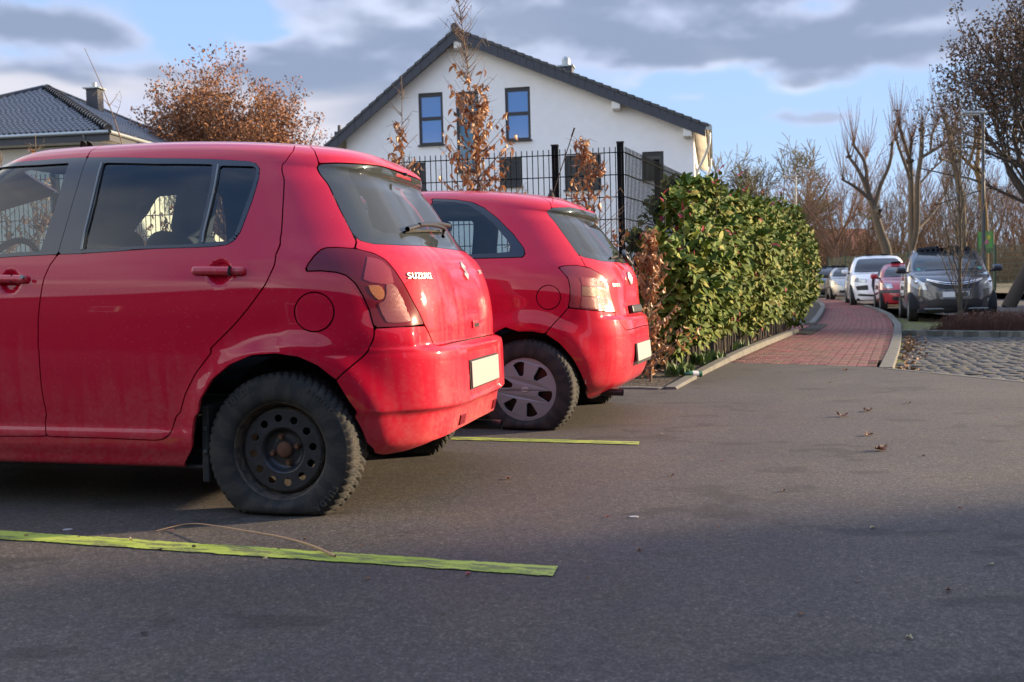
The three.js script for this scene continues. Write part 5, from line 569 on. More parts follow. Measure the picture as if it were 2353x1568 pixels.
// ---------------------------------------------------------------- parked cars down the street, facing the camera
function streetCar(name, label, u, z, phi, o) {
  const x = depthX(u, z), y = (o.y0 ?? -0.07) + rise(x, -z), c = thing(name, label, 'car', [x, y, -z], 0); c.rotation.y = Math.PI / 2 - phi; const wb = o.wb, fo = o.fo, hw = o.w / 2, k = o.h / 1.5;
  // local x from the front axle: front at -fo, rear at wb + ro
  const S = new Skin({ xm: wb * 0.5, nr: 4.5, nf: o.nf ?? 4.2, belt: o.belt, top: o.h - 0.05, arc: (q) => -0.03 * (q - wb * 0.6) ** 2, section: [[hw * 0.84, 0.2], [hw * 0.93, 0.24], [hw * 0.97, 0.42], [hw, 0.62], [hw * 0.995, 0.8], [hw * 0.96, o.belt], [hw * 0.86, lerp(o.belt, o.h, 0.5)], [hw * 0.76, o.h - 0.13], [hw * 0.66, o.h - 0.06], [hw * 0.4, o.h - 0.02], [0, o.h]],
    front: [[-fo + 0.14, 0.16], [-fo + 0.03, 0.26], [-fo, 0.42], [-fo + 0.02, 0.6], [-fo + 0.08, o.hood - 0.16], [-fo + 0.22, o.hood - 0.05], [-fo + 0.45, o.hood + 0.03], [o.cowl, o.belt + 0.0], [lerp(o.cowl, o.head, 0.5), lerp(o.belt, o.h, 0.55)], [o.head, o.h - 0.08], [o.head + 0.12, o.h - 0.03], [o.head + 0.25, o.h + 0.02]],
    rear: [[wb + o.ro - 0.14, 0.16], [wb + o.ro, 0.3], [wb + o.ro, 0.6], [wb + o.ro - 0.04, o.belt], [wb + o.ro - (o.notch ?? 0.2), lerp(o.belt, o.h, 0.5)], [wb + o.ro - (o.notch ?? 0.2) - 0.3, o.h - 0.05], [wb + o.ro - (o.notch ?? 0.2) - 0.4, o.h + 0.02]] });
  const La = S.La, fr = (pts) => pts.map(([zz, yy]) => zz <= 0 ? [-1.06 * La, S.end(0, yy, false)[1]] : S.end(zz * hw, yy, false)), sd = (a, b) => S.side(a, b), arch = (wx) => { const A = []; for (let i = 0; i <= 16; i++) { const t = Math.PI * i / 16; A.push(sd(wx + (o.R + 0.05) * Math.cos(t), 0.24 + (o.R + 0.09) * Math.sin(t))); } A.push([A[16][0], -0.1]); A.unshift([A[0][0], -0.1]); return A; };
  const P = o.paint, WS = fr([[0, o.belt + 0.04], [0.55, o.belt + 0.03], [0.80, o.belt + 0.04], [0.77, lerp(o.belt, o.h, 0.35)], [0.66, o.h - 0.17], [0.58, o.h - 0.125], [0, o.h - 0.105]]), AF = arch(0), AR = arch(wb);
  const GW = [sd(lerp(o.cowl, o.head, 0.35), o.belt + 0.03), sd(wb * 0.96, o.belt + 0.05), sd(wb * 0.98, o.h - 0.25), sd(wb * 0.8, o.h - 0.17), sd(o.head + 0.1, o.h - 0.17)];
  const feats = o.feats.map(([n, m, p]) => [n, m, fr(p)]), exc = [WS, AF, AR, GW, ...feats.map((f) => f[2])];
  const q = { res: o.res ?? 0.03 };
  part('body', panel(S, { exc, gap: 0.004, mirror: true, skirt: 0.02, res: q.res }), P, c);
  part('windscreen', panel(S, { inc: [WS], mirror: true, gap: 0.004, off: -0.004, skirt: 0, res: q.res }), M.screen ??= phys([0.30, 0.36, 0.38], 0, { transmission: 0.9, thickness: 0, ior: 1.55 }), c);
  { const g = panel(S, { inc: [GW], gap: 0.004, off: -0.004, skirt: 0, res: q.res }); part('side_window', g, M.sideGlass ??= phys([0.02, 0.024, 0.028], 0.06, { clearcoat: 1, clearcoatRoughness: 0.03 }), c); part('side_window', flipZ(g), M.sideGlass, c); }
  for (const [n, m, p] of feats) { const whole = p.some((v) => v[0] < -La); const g = panel(S, { inc: [p], gap: 0.003, off: 0.002, skirt: 0.02, res: q.res * 0.6 }); if (whole) part(n, merge([g, flipZ(g)]), m, c); else { part(n, g, m, c); part(n, flipZ(g), m, c); } }
  part('lining', panel(S, { exc: [WS, AF, AR, GW], eg: 0.02, off: -0.05, skirt: 0, res: 0.06, mirror: true, V: [0.1, S.Lv * 0.93] }), M.lining, c);
  part('floor_pan', merge([boxG(wb + o.ro + fo - 0.5, 0.08, o.w * 0.8, (wb + o.ro - fo) / 2, 0.25, 0), boxG(wb * 0.8, 0.05, o.w * 0.76, wb * 0.5, 0.55, 0)]), M.dark, c);
  for (const s of [1, -1]) { part('seat', merge([boxG(0.18, 0.65, 0.5, 0, 0.32, 0, 0.06).rotateZ(-0.25).translate(wb * 0.45, 0.6, s * hw * 0.42), boxG(0.1, 0.2, 0.26, wb * 0.45 + 0.22, 1.32 * k, s * hw * 0.42, 0.04)]), M.seat, c); const mz = s * (hw + 0.10), mr = part('door_mirror', boxG(0.12, 0.15, 0.22, 0, 0, 0, 0.055).translate(o.cowl + 0.30, o.belt + 0.07, mz), o.mirror ?? P, c); part('mirror_arm', boxG(0.06, 0.04, 0.12, o.cowl + 0.30, o.belt + 0.01, s * (hw - 0.01), 0.015), M.trim, mr); for (const wx of [0, wb]) { part('wheel_well', merge([new THREE.CylinderGeometry(o.R + 0.05, o.R + 0.05, 0.22, 20, 1, true, -Math.PI / 2, Math.PI).rotateX(-Math.PI / 2).translate(wx, 0.28, s * (hw - 0.16))]), M.dark, c); const w = new THREE.Group(); w.name = 'wheel'; w.position.set(wx, o.R, s * (hw - 0.115)); if (s < 0) w.rotation.y = Math.PI; c.add(w); part('tyre', lathe([[o.R * 0.62, 0.09], [o.R * 0.8, 0.105], [o.R * 0.95, 0.10], [o.R, 0.075], [o.R, -0.075], [o.R * 0.95, -0.10], [o.R * 0.62, -0.09]], 40), M.rubber, w); part('rim', lathe([[o.R * 0.66, 0.095], [o.R * 0.62, 0.085], [o.R * 0.5, 0.06], [o.R * 0.2, 0.075], [0, 0.08]], 32), M.silver, w); } }
  for (const s of [1, -1]) if (o.rails) part('roof_rail', tubeG([[o.head + 0.35, o.h - 0.12, s * hw * 0.70], [o.head + 0.45, o.h - 0.055, s * hw * 0.69], [wb * 0.9, o.h - 0.06, s * hw * 0.68], [wb + 0.1, o.h - 0.14, s * hw * 0.68]], 0.016, 20, 6), M.chrome, c);
  if (o.plate) { const [py, parts] = o.plate, p0 = S.point(fr([[0, py]])[0].map((v, i) => i ? v : -La)); const pl = part('number_plate', boxG(0.01, 0.115, 0.52, p0.x - 0.02, p0.y, 0, 0.004), M.plateWhite ??= std([0.7, 0.7, 0.7], 0.5), c); for (const [n, m, zc, wz] of parts) part(n, boxG(0.004, 0.10, wz, p0.x - 0.027, p0.y, zc), m, pl); if (o.text) { const g = new TextGeometry(o.text[0], { font, size: 0.062, depth: 0.003, curveSegments: 2 }); part('plate_text', g.rotateY(-Math.PI / 2).translate(p0.x - 0.027, p0.y - 0.032, o.text[1]), M.trim, pl); } }
  part('wiper', merge([tubeG([[o.cowl + 0.02, o.belt + 0.05, 0.05 * hw], [o.cowl + 0.03, o.belt + 0.055, 0.4 * hw], [o.cowl + 0.08, o.belt + 0.06, 0.66 * hw]], 0.012, 12, 5), tubeG([[o.cowl + 0.02, o.belt + 0.05, -0.55 * hw], [o.cowl, o.belt + 0.055, -0.2 * hw], [o.cowl + 0.02, o.belt + 0.06, 0.1 * hw]], 0.012, 12, 5)]), M.trim, c);
  o.extra?.(c, S, fr); return c;
}
const coat = (c, r = 0.35, o = {}) => phys(c, r, { clearcoat: 1, clearcoatRoughness: 0.05, ...o });
M.lampGlass = phys([0.34, 0.36, 0.38], 0.14, { metalness: 0.55, clearcoat: 1, clearcoatRoughness: 0.02 }); M.bulb = std([0.75, 0.77, 0.8], 0.12, { metalness: 1 }); M.grille = std([0.010, 0.010, 0.011], 0.6);
const blue = std([0.02, 0.07, 0.42], 0.5);
streetCar('people_carrier', 'dark blue-black people carrier with chrome grille bar and roof rails', 2187, 22.6, 0.30, { w: 1.81, h: 1.67, wb: 2.76, fo: 0.95, ro: 0.95, belt: 1.09, hood: 0.98, cowl: 0.18, head: 1.35, R: 0.33, paint: coat([0.012, 0.013, 0.020]), rails: true, res: 0.022, y0: -0.07, nf: 3.2,
  feats: [['headlamp', M.lampGlass, [[0.60, 0.70], [0.80, 0.72], [0.97, 0.98], [0.93, 1.05], [0.80, 0.98], [0.66, 0.86]]], ['grille', M.grille, [[0, 0.72], [0.30, 0.73], [0.48, 0.80], [0.58, 0.90], [0, 0.86]]], ['lower_grille', M.grille, [[0, 0.34], [0.55, 0.34], [0.60, 0.44], [0.5, 0.50], [0, 0.49]]], ['fog_lamp', M.bulb, [[0.70, 0.46], [0.74, 0.43], [0.78, 0.46], [0.78, 0.51], [0.74, 0.54], [0.70, 0.51]]]],
  plate: [0.60, [['plate_cover', std([0.10, 0.10, 0.11], 0.5), 0.115, 0.26]]], text: ['IP 18', -0.005], extra: (c, S, fr) => { const bar = (y0, y1, r) => { const pts = [], La = S.La; for (let i = -10; i <= 10; i++) { const t = i / 10, AV = fr([[Math.max(0.001, Math.abs(t) * 0.60), lerp(y0, y1, t * t)]])[0], p = S.point(AV, 0.012); pts.push(V3(p.x, p.y, t < 0 ? -p.z : p.z)); } return tubeG(pts, r, 40, 6); }; part('chrome_bar', merge([bar(0.835, 0.925, 0.016), bar(0.80, 0.905, 0.010)]), M.chrome, c); const e = S.point(fr([[0.001, 0.835]])[0], 0.02); part('emblem', new THREE.TorusGeometry(0.055, 0.009, 8, 24).rotateY(Math.PI / 2).translate(e.x, e.y, 0), M.chrome, c); part('splitter', boxG(0.04, 0.025, 1.25, -0.90, 0.30, 0, 0.01), M.silver, c); for (const [z, w] of [[0.62, 0.07], [-0.64, 0.07]]) part('sticker', boxG(0.004, 0.05, w, 0.26, 1.165, z), std([0.10, 0.5, 0.42], 0.6), c); for (const s of [1, -1]) { const q = S.point(fr([[0.80, 0.88]])[0], 0.006); part('lamp_bulb', new THREE.SphereGeometry(0.045, 14, 10).translate(q.x + 0.01, q.y, s * q.z), M.bulb, c); } } });
streetCar('small_red_car', 'small red hatchback with grey bumper strip parked behind the people carrier', 2090, 29.5, 0.28, { w: 1.61, h: 1.42, wb: 2.44, fo: 0.78, ro: 0.55, belt: 0.95, hood: 0.84, cowl: 0.20, head: 1.1, R: 0.28, paint: coat([0.36, 0.012, 0.022]), feats: [['headlamp', M.lampGlass, [[0.58, 0.66], [0.84, 0.66], [0.90, 0.74], [0.84, 0.82], [0.62, 0.80]]], ['bumper_strip', std([0.06, 0.06, 0.065], 0.7), [[0, 0.52], [0.97, 0.54], [0.97, 0.62], [0, 0.61]]], ['lower_grille', M.grille, [[0, 0.30], [0.6, 0.32], [0.62, 0.42], [0, 0.42]]]], mirror: coat([0.36, 0.012, 0.022]) });
streetCar('white_suv', 'large white off-road car with slatted grille and roof rails', 2026, 34, 0.265, { w: 1.98, h: 1.74, wb: 3.0, fo: 0.95, ro: 1.1, belt: 1.12, hood: 1.06, cowl: 0.45, head: 1.35, R: 0.38, paint: coat([0.78, 0.78, 0.78], 0.4), rails: true, feats: [['headlamp', M.lampGlass, [[0.52, 0.80], [0.88, 0.84], [0.92, 0.93], [0.84, 0.98], [0.50, 0.90]]], ['grille', M.grille, [[0, 0.46], [0.30, 0.48], [0.36, 0.70], [0.34, 0.92], [0, 0.94]]], ['air_intake', M.grille, [[0.46, 0.56], [0.80, 0.56], [0.84, 0.68], [0.48, 0.72]]], ['lower_grille', M.grille, [[0.20, 0.34], [0.80, 0.38], [0.74, 0.44], [0.2, 0.40]]]], plate: [0.60, [['plate_band', blue, -0.245, 0.04]]], extra: (c, S, fr) => { for (let i = -4; i <= 4; i++) { const p = S.point(fr([[Math.max(0.001, Math.abs(i) * 0.065), 0.7]])[0], 0.01); part('grille_slat', boxG(0.015, 0.40, 0.018, p.x, 0.70, Math.sign(i) * p.z), M.chrome, c); } } });
streetCar('silver_saloon', 'silver saloon car parked between the white off-roader and a dark car', 1958, 42, 0.24, { w: 1.72, h: 1.43, wb: 2.6, fo: 0.88, ro: 1.05, notch: 0.9, belt: 0.97, hood: 0.86, cowl: 0.35, head: 1.2, R: 0.30, paint: coat([0.42, 0.41, 0.38], 0.35, { metalness: 0.5 }), feats: [['headlamp', M.lampGlass, [[0.50, 0.66], [0.86, 0.68], [0.90, 0.76], [0.50, 0.78]]], ['grille', M.grille, [[0, 0.66], [0.36, 0.66], [0.34, 0.78], [0, 0.78]]], ['lower_grille', M.grille, [[0, 0.32], [0.6, 0.34], [0.6, 0.44], [0, 0.44]]]], mirror: M.trim });
streetCar('dark_estate', 'dark grey car with blue-banded number plate at the hedge end', 1915, 49, 0.20, { w: 1.76, h: 1.5, wb: 2.6, fo: 0.9, ro: 0.9, belt: 0.99, hood: 0.88, cowl: 0.35, head: 1.2, R: 0.31, paint: coat([0.022, 0.025, 0.036]), feats: [['headlamp', M.lampGlass, [[0.52, 0.66], [0.88, 0.70], [0.90, 0.80], [0.52, 0.78]]], ['grille', M.grille, [[0, 0.64], [0.42, 0.64], [0.40, 0.74], [0, 0.74]]], ['lower_grille', M.grille, [[0, 0.30], [0.6, 0.32], [0.6, 0.40], [0, 0.40]]]], plate: [0.50, [['plate_band', blue, -0.24, 0.045]]] });

// ---------------------------------------------------------------- street furniture, verge, fences at the right
const steelGrey = std([0.20, 0.21, 0.22], 0.5, { metalness: 0.4 });
function lamp(label, u, z, top, side, dark) { const x = depthX(u, z), y = Math.min(rise(x, -z), 0.6), h = atDepth(u, top, z).y - y, o = thing('street_lamp', label, 'street lamp', [x, y, -z], 0, 'street lamps'); part('pole', merge([new THREE.CylinderGeometry(0.036, 0.06, h, 12).translate(0, h / 2, 0), new THREE.CylinderGeometry(0.085, 0.085, 0.9, 12).translate(0, 0.45, 0)]), dark ? std([0.05, 0.052, 0.056], 0.5) : steelGrey, o); const hd = part('lamp_head', boxG(0.62, 0.09, 0.20, side * 0.26, h + 0.02, 0, 0.04), std([0.35, 0.35, 0.34], 0.45), o); part('lamp_glass', boxG(0.4, 0.02, 0.15, side * 0.30, h - 0.032, 0, 0.008), std([0.7, 0.7, 0.68], 0.2), hd); }
lamp('tall street lamp with a dark pole rising behind the people carrier', 2262, 27, 261, -1, true); lamp('far street lamp with a pale head rising behind the hedge', 1833, 50, 405, -1, false);
{ const k = globalThis.__pl.kerbs, P = [[k.x + 8.2, 2], [k.x + 8.2, -16], [k.x + 9.2, -30], [k.x + 9.2, -46], [k.x + 6.2, -62], [k.x - 4, -78], [60, -90], [70, 2]].map(([x, z]) => V3(x, 0, z)); struct('verge', sheet(P, 0.16, 4), M.field);
  const gf = std([0.022, 0.055, 0.038], 0.5), f = thing('green_fence', 'dark green wire fence on the verge beyond the street', 'fence'), A = V3(k.x + 9.6, 0.4, -26), B = V3(k.x + 8.2, 0.7, -56); for (let i = 0; i <= 12; i++) { const p = A.clone().lerp(B, i / 12); part('post', boxG(0.07, 1.75, 0.07, p.x, p.y + 0.8, p.z, 0.006), gf, f); } for (let j = 0; j < 8; j++) part('cross_wire', barG(A.clone().add(V3(0, 0.1 + j * 0.21, 0)), B.clone().add(V3(0, 0.1 + j * 0.21, 0)), 0.008, 0.008, 4), gf, f); const W = new Wood(); for (let i = 0; i < 600; i++) { const p = A.clone().lerp(B, i / 600); W.seg(p, p.clone().add(V3(0, 1.6, 0)), 0.004, 0.004, 3); } part('upright_wires', W.geo(), gf, f, 'stuff');
  const z = 40, c = atDepth(2265, 557, z), bn = tex(128, (u, v) => { const d1 = Math.hypot(u - 0.72, v - 0.72), d2 = Math.hypot(u - 0.6, v - 0.5), d3 = Math.hypot(u - 0.85, v - 0.9); const pet = (d, x, y) => d < 0.10 + 0.03 * Math.cos(5 * Math.atan2(v - y, u - x)); if (pet(d2, 0.6, 0.5)) return [0.55, 0.12, 0.25]; if (pet(d1, 0.72, 0.72)) return [0.55, 0.45, 0.05]; if (v < 0.22) return [0.03, 0.12, 0.04]; return [0.06 + 0.05 * v, 0.30, 0.07]; }); const o = thing('banner', 'green banner with pink and yellow flower print on the verge fence', 'banner', [c.x, 0, -z], -0.3); part('cloth', boxG(0.52, 0.85, 0.015, 0, c.y, 0.02), std([1, 1, 1], 0.8, { map: bn }), o).geometry.attributes.uv.array.forEach((v, i, a) => { }); const g = o.children[0].geometry, p = g.attributes.position, uv = g.attributes.uv; for (let i = 0; i < p.count; i++) uv.setXY(i, p.getX(i) / 0.52 + 0.5, (p.getY(i) - c.y) / 0.85 + 0.5); for (const s of [-1, 1]) part('pole', barG(V3(s * 0.28, 0.2, 0), V3(s * 0.28, c.y + 0.5, 0), 0.025), gf, o);
}
// ---------------------------------------------------------------- litter on the asphalt
{
  const lm = [[0.17, 0.07, 0.03], [0.10, 0.045, 0.022], [0.24, 0.11, 0.045]].map((c) => phys(c, 0.7, { transmission: 0.12, thickness: 0 })), r = rng(301);
  function maple(s, seed) { const q = rng(seed), n = 30, pos = [0, 0.02 * s, 0], idx = []; for (let i = 0; i < n; i++) { const a = i / n * 6.283, rad = s * (0.5 + 0.32 * Math.abs(Math.cos(2.5 * a)) ** 0.7 + 0.12 * q()); pos.push(Math.cos(a) * rad, s * (0.05 + 0.55 * Math.abs(Math.sin(a + seed)) * q() + 0.15 * Math.abs(Math.cos(a))), Math.sin(a) * rad * 0.8); idx.push(0, 1 + (i + 1) % n, 1 + i); } const g = new THREE.BufferGeometry(); g.setAttribute('position', new THREE.Float32BufferAttribute(pos, 3)); g.setIndex(idx); const h = g.toNonIndexed(); h.computeVertexNormals(); return h; }
  const spots = [[1937, 958, 0.045], [1995, 946, 0.042], [1996, 1002, 0.035], [2025, 1036, 0.042], [2088, 928, 0.022], [1942, 852, 0.035], [1168, 1102, 0.018], [1543, 1095, 0.015], [1908, 880, 0.018]];
  const labels = ['curled brown maple leaf lying flat on the asphalt, paired with another', 'upright curled brown maple leaf on the asphalt, paired with another', 'thin brown leaf lying edge-on on the asphalt', 'dark red-brown curled leaf lying alone on the asphalt', 'small brown leaf scrap on the asphalt before the cobbles', 'small dry leaf on the asphalt before the brick path', 'tiny brown leaf behind the flat tyre of the near car', 'tiny tan leaf scrap on the open asphalt', 'tiny leaf crumb on the lit asphalt before the path'];
  spots.forEach(([u, v, s], i) => { const p = ground(u, v), m = single('fallen_leaf', maple(s, 11 + i), lm[i % 3], labels[i], 'leaf', 'fallen leaves'); m.position.set(p.x, 0.003, p.z); m.rotation.y = i * 1.3; });
  // bits on and round the near bay line
  const bits = [[60, 1235], [180, 1238], [300, 1245], [368, 1268], [395, 1223], [445, 1262], [585, 1252], [640, 1266], [700, 1245], [752, 1275], [830, 1258], [1075, 1323], [845, 1323 + 10], [1350, 1330], [1470, 1268], [1395, 1190], [1650, 1212], [2005, 1216], [2207, 1170], [1968, 1340], [2180, 1360], [2278, 1300], [1020, 1415], [608, 1290], [330, 1460], [1776, 1205], [2090, 1470], [1840, 1415], [2050, 1048], [2122, 1050], [2230, 1100], [2290, 960], [1520, 1000], [1660, 1060], [1730, 990], [1800, 1130]];
  const bitG = [maple(0.010, 3), maple(0.007, 5), maple(0.012, 8)], bm = [...lm, std([0.35, 0.08, 0.08], 0.8), std([0.35, 0.30, 0.18], 0.8), std([0.02, 0.018, 0.016], 0.8)]; const grp = thing('leaf_litter', 'scattered tiny leaf bits and grit on the asphalt', 'litter'); grp.userData.kind = 'stuff'; bits.forEach(([u, v], i) => { const p = ground(u, v), m = part('scrap', bitG[i % 3], bm[(r() * bm.length) | 0], grp, 'stuff'); m.position.set(p.x, v < 1300 && u < 1282 ? 0.006 : 0.003, p.z); m.rotation.y = i; });
  const st = [[358, 1224], [430, 1217], [500, 1229], [560, 1243], [640, 1254], [715, 1268], [770, 1284]].map(([u, v], i) => ground(u, v).setY([0.006, 0.02, 0.03, 0.035, 0.03, 0.02, 0.008][i])); const W = new Wood(); W.line(new THREE.CatmullRomCurve3(st).getPoints(40), 0.0012, 0.0045, 6); single('dry_stalk', W.geo(), std([0.34, 0.21, 0.11], 0.8), 'long dry curved stalk lying across the near bay line', 'stalk');
  for (const [u, v, s, l] of [[1457, 1189.5, 0.018, 'pale flattened chewing-gum spot on the open asphalt'], [155, 1219, 0.018, 'grey gum spot beside the near bay line']]) { const p = ground(u, v); const m = single('gum_spot', new THREE.CylinderGeometry(s, s, 0.003, 14), std([0.30, 0.29, 0.29], 0.8), l, 'gum spot'); m.position.set(p.x, 0.0025, p.z); m.scale.set(1, 1, 0.7); }
}
// grass tufts and leaf litter on the bed
{ const W = new Leaves(), r = rng(401); for (const [u, v, n] of [[1600, 842, 60], [1545, 832, 60], [1560, 868, 34], [1498, 838, 30], [1650, 832, 14], [1520, 850, 24], [1700, 808, 14]]) { const c = ground(u, v); for (let i = 0; i < n; i++) W.add(c.clone().add(V3((r() - 0.5) * 0.22, 0.012, (r() - 0.5) * 0.12)), V3((r() - 0.5) * 0.9, 1, (r() - 0.5) * 0.9), 0.06 + 0.10 * r(), r); } const p = W.p; const o = single('grass_tufts', W.geo(), phys([0.085, 0.15, 0.03], 0.7, { transmission: 0.2, thickness: 0 }), 'green grass tufts on the soil under the hedge', 'grass'); o.userData.kind = 'stuff';
  const L = new Leaves(); for (let i = 0; i < 900; i++) { const u = 1440 + r() * 400, c = ground(u, lerp(890, 768, clamp((u - 1440) / 390)) - 4 - r() * 46); L.add(c.setY(0.02 + r() * 0.02), V3(r() - 0.5, 0.15 * r(), r() - 0.5), 0.035 + 0.03 * r(), r); } const q = single('dead_leaves', L.geo(), leafStd([0.15, 0.075, 0.035]), 'brown dead leaves strewn over the soil bed', 'leaf litter'); q.userData.kind = 'stuff';
  const L2 = new Leaves(); const { cobA, plA } = globalThis.__pl; for (let i = 0; i < 170; i++) { const t = Math.pow(r(), 0.8), a = cobA.clone().lerp(plA, t).add(V3(0.10 + r() * r() * 0.35, 0, 0)); L2.add(a.setY(-0.05 + r() * 0.02), V3(r() - 0.5, 0.2 * r(), r() - 0.5), 0.05 + 0.03 * r(), r); } const q2 = single('dead_leaves', L2.geo(), leafStd([0.20, 0.10, 0.04]), 'dead leaves gathered against the kerb of the cobbled bay', 'leaf litter'); q2.userData.kind = 'stuff';
  const c = ground(1650, 884 - 20); const b = thing('bottle', 'small green bottle lying in the soil strip before the hedge', 'bottle', [ground(1654, 866).x - 0.25, 0.04, ground(1654, 866).z + 0.1], 0.3); part('body', merge([new THREE.CylinderGeometry(0.03, 0.03, 0.13, 14), new THREE.CylinderGeometry(0.012, 0.028, 0.04, 12).translate(0, 0.085, 0)]).rotateZ(1.5), phys([0.02, 0.12, 0.04], 0.1, { clearcoat: 1 }), b); part('label', new THREE.CylinderGeometry(0.0305, 0.0305, 0.06, 14, 1, true).rotateZ(1.5), std([0.6, 0.6, 0.6], 0.6), b);
}
// ---------------------------------------------------------------- outside the frame: what shades the foreground and what the paint mirrors
{
  const w = plaster([0.5, 0.46, 0.40], 21), roof = std([0.10, 0.045, 0.035], 0.9);
  const h1 = plainHouse('unseen_house', 'broad rendered house across the street whose shadow covers the near asphalt', [27, 0, 4.1], -1.361, 26, 11, 11.5, 13, w, roof, 3);
  const h2 = plainHouse('unseen_house', 'narrow rendered house across the street shading the dark people carrier', [31, 0, -26.6], -0.985, 13, 9, 4.6, 7.0, w, roof, 2);
plainHouse('unseen_house', 'long dark unseen hall, added opposite the parked cars to darken their sides', [-6, 0, 17], Math.PI, 44, 9, 7.0, 8.6, std([0.022, 0.02, 0.018], 0.9), std([0.03, 0.028, 0.026], 0.9), 0);  // added out of view: mirrored dark in the paint, tall to cut sky light
}

// ---------------------------------------------------------------- the near red five-door hatchback
const c1 = (x, y) => [x / 3.332, 294.1 + y / 3.332], c2 = (x, y) => [588.2 + x / 3.332, 294.1 + y / 3.332], c3 = (x, y) => [352.9 + x / 2.857, 705.9 + y / 2.857], c4 = (x, y) => [x / 2.961, 705.9 + y / 2.961], c5 = (x, y) => [970.6 + x / 2.539, 411.8 + y / 2.539];
const trace = (S, f, ...pts) => { const o = []; for (let i = 0; i < pts.length; i += 2) o.push(S.find(...f(pts[i], pts[i + 1]))); return o; };
function carRoot(name, label, px, pz, yaw, pitch, group) { const o = thing(name, label, 'car', [px, 0, pz], 0, group); o.rotation.set(0, -yaw, -pitch, 'YXZ'); o.updateMatrixWorld(true); return o; }
const swift = carRoot('red_hatchback', 'dusty red five-door hatchback with black steel wheels and a flat rear tyre', -0.709, -4.652, 12 * Math.PI / 180, 0.016);
const SWdents = [];
const SW = new Skin({
  xm: -1.15, nr: 4.6, nf: 4.2, belt: 0.98, top: 1.46,
  section: [[0.70, 0.155], [0.765, 0.175], [0.795, 0.26], [0.815, 0.36], [0.835, 0.48], [0.845, 0.62], [0.842, 0.76], [0.828, 0.88], [0.808, 0.96], [0.795, 1.0], [0.725, 1.20], [0.655, 1.375], [0.605, 1.44], [0.52, 1.477], [0.35, 1.502], [0.15, 1.514], [0.0, 1.518]],
  rear: [[0.36, 0.14], [0.45, 0.20], [0.545, 0.26], [0.564, 0.32], [0.574, 0.378], [0.604, 0.396], [0.601, 0.46], [0.597, 0.55], [0.594, 0.60], [0.586, 0.626], [0.546, 0.642], [0.546, 0.69], [0.543, 0.75], [0.527, 0.85], [0.495, 0.95], [0.472, 0.99], [0.395, 1.07], [0.350, 1.15], [0.262, 1.31], [0.214, 1.388], [0.222, 1.398], [0.226, 1.44], [0.165, 1.485], [0.06, 1.51], [0.0, 1.53]],
  front: [[-2.9, 0.15], [-3.05, 0.25], [-3.10, 0.45], [-3.06, 0.62], [-2.95, 0.75], [-2.75, 0.83], [-2.35, 0.93], [-2.12, 0.985], [-1.85, 1.10], [-1.70, 1.27], [-1.50, 1.38], [-1.37, 1.44], [-1.24, 1.48], [-1.1, 1.515]],
  arc: (x) => -0.05 * Math.max(0, -0.75 - x) ** 2 - 0.062 * Math.max(0, x + 0.75) ** 2,
  bump: (x, y, z, a) => { const s = clamp((z - 0.45) * 4); let dz = 0, dx = 0; for (const wx of [0, -2.38]) { const r = Math.hypot(x - wx, (y - 0.27)); dz += s * 0.020 * Math.exp(-(((r - 0.355) / 0.06) ** 2)) * smooth(0.2, 0.3, y); }
    dz += s * (0.014 * (smooth(0.335, 0.30, y) - smooth(0.26, 0.20, y)) * smooth(-0.28, -0.55, x) * smooth(-2.1, -1.9, x));
    for (const d of SWdents) dz -= s * d[3] * smooth(d[2], d[2] * 0.55, Math.hypot(x - d[0], y - d[1]));
    if (a > 0.5) { dx += 0.036 * smooth(0.62, 0.645, y) * smooth(0.80, 0.66, y) * smooth(0.58, 0.65, z); dx -= 0.016 * smooth(0.30, 0.285, z) * smooth(0.395, 0.41, y) * smooth(0.61, 0.60, y); }
    return [dx, dz]; },
});
swift.updateMatrixWorld(true); SW.place(swift.matrixWorld);

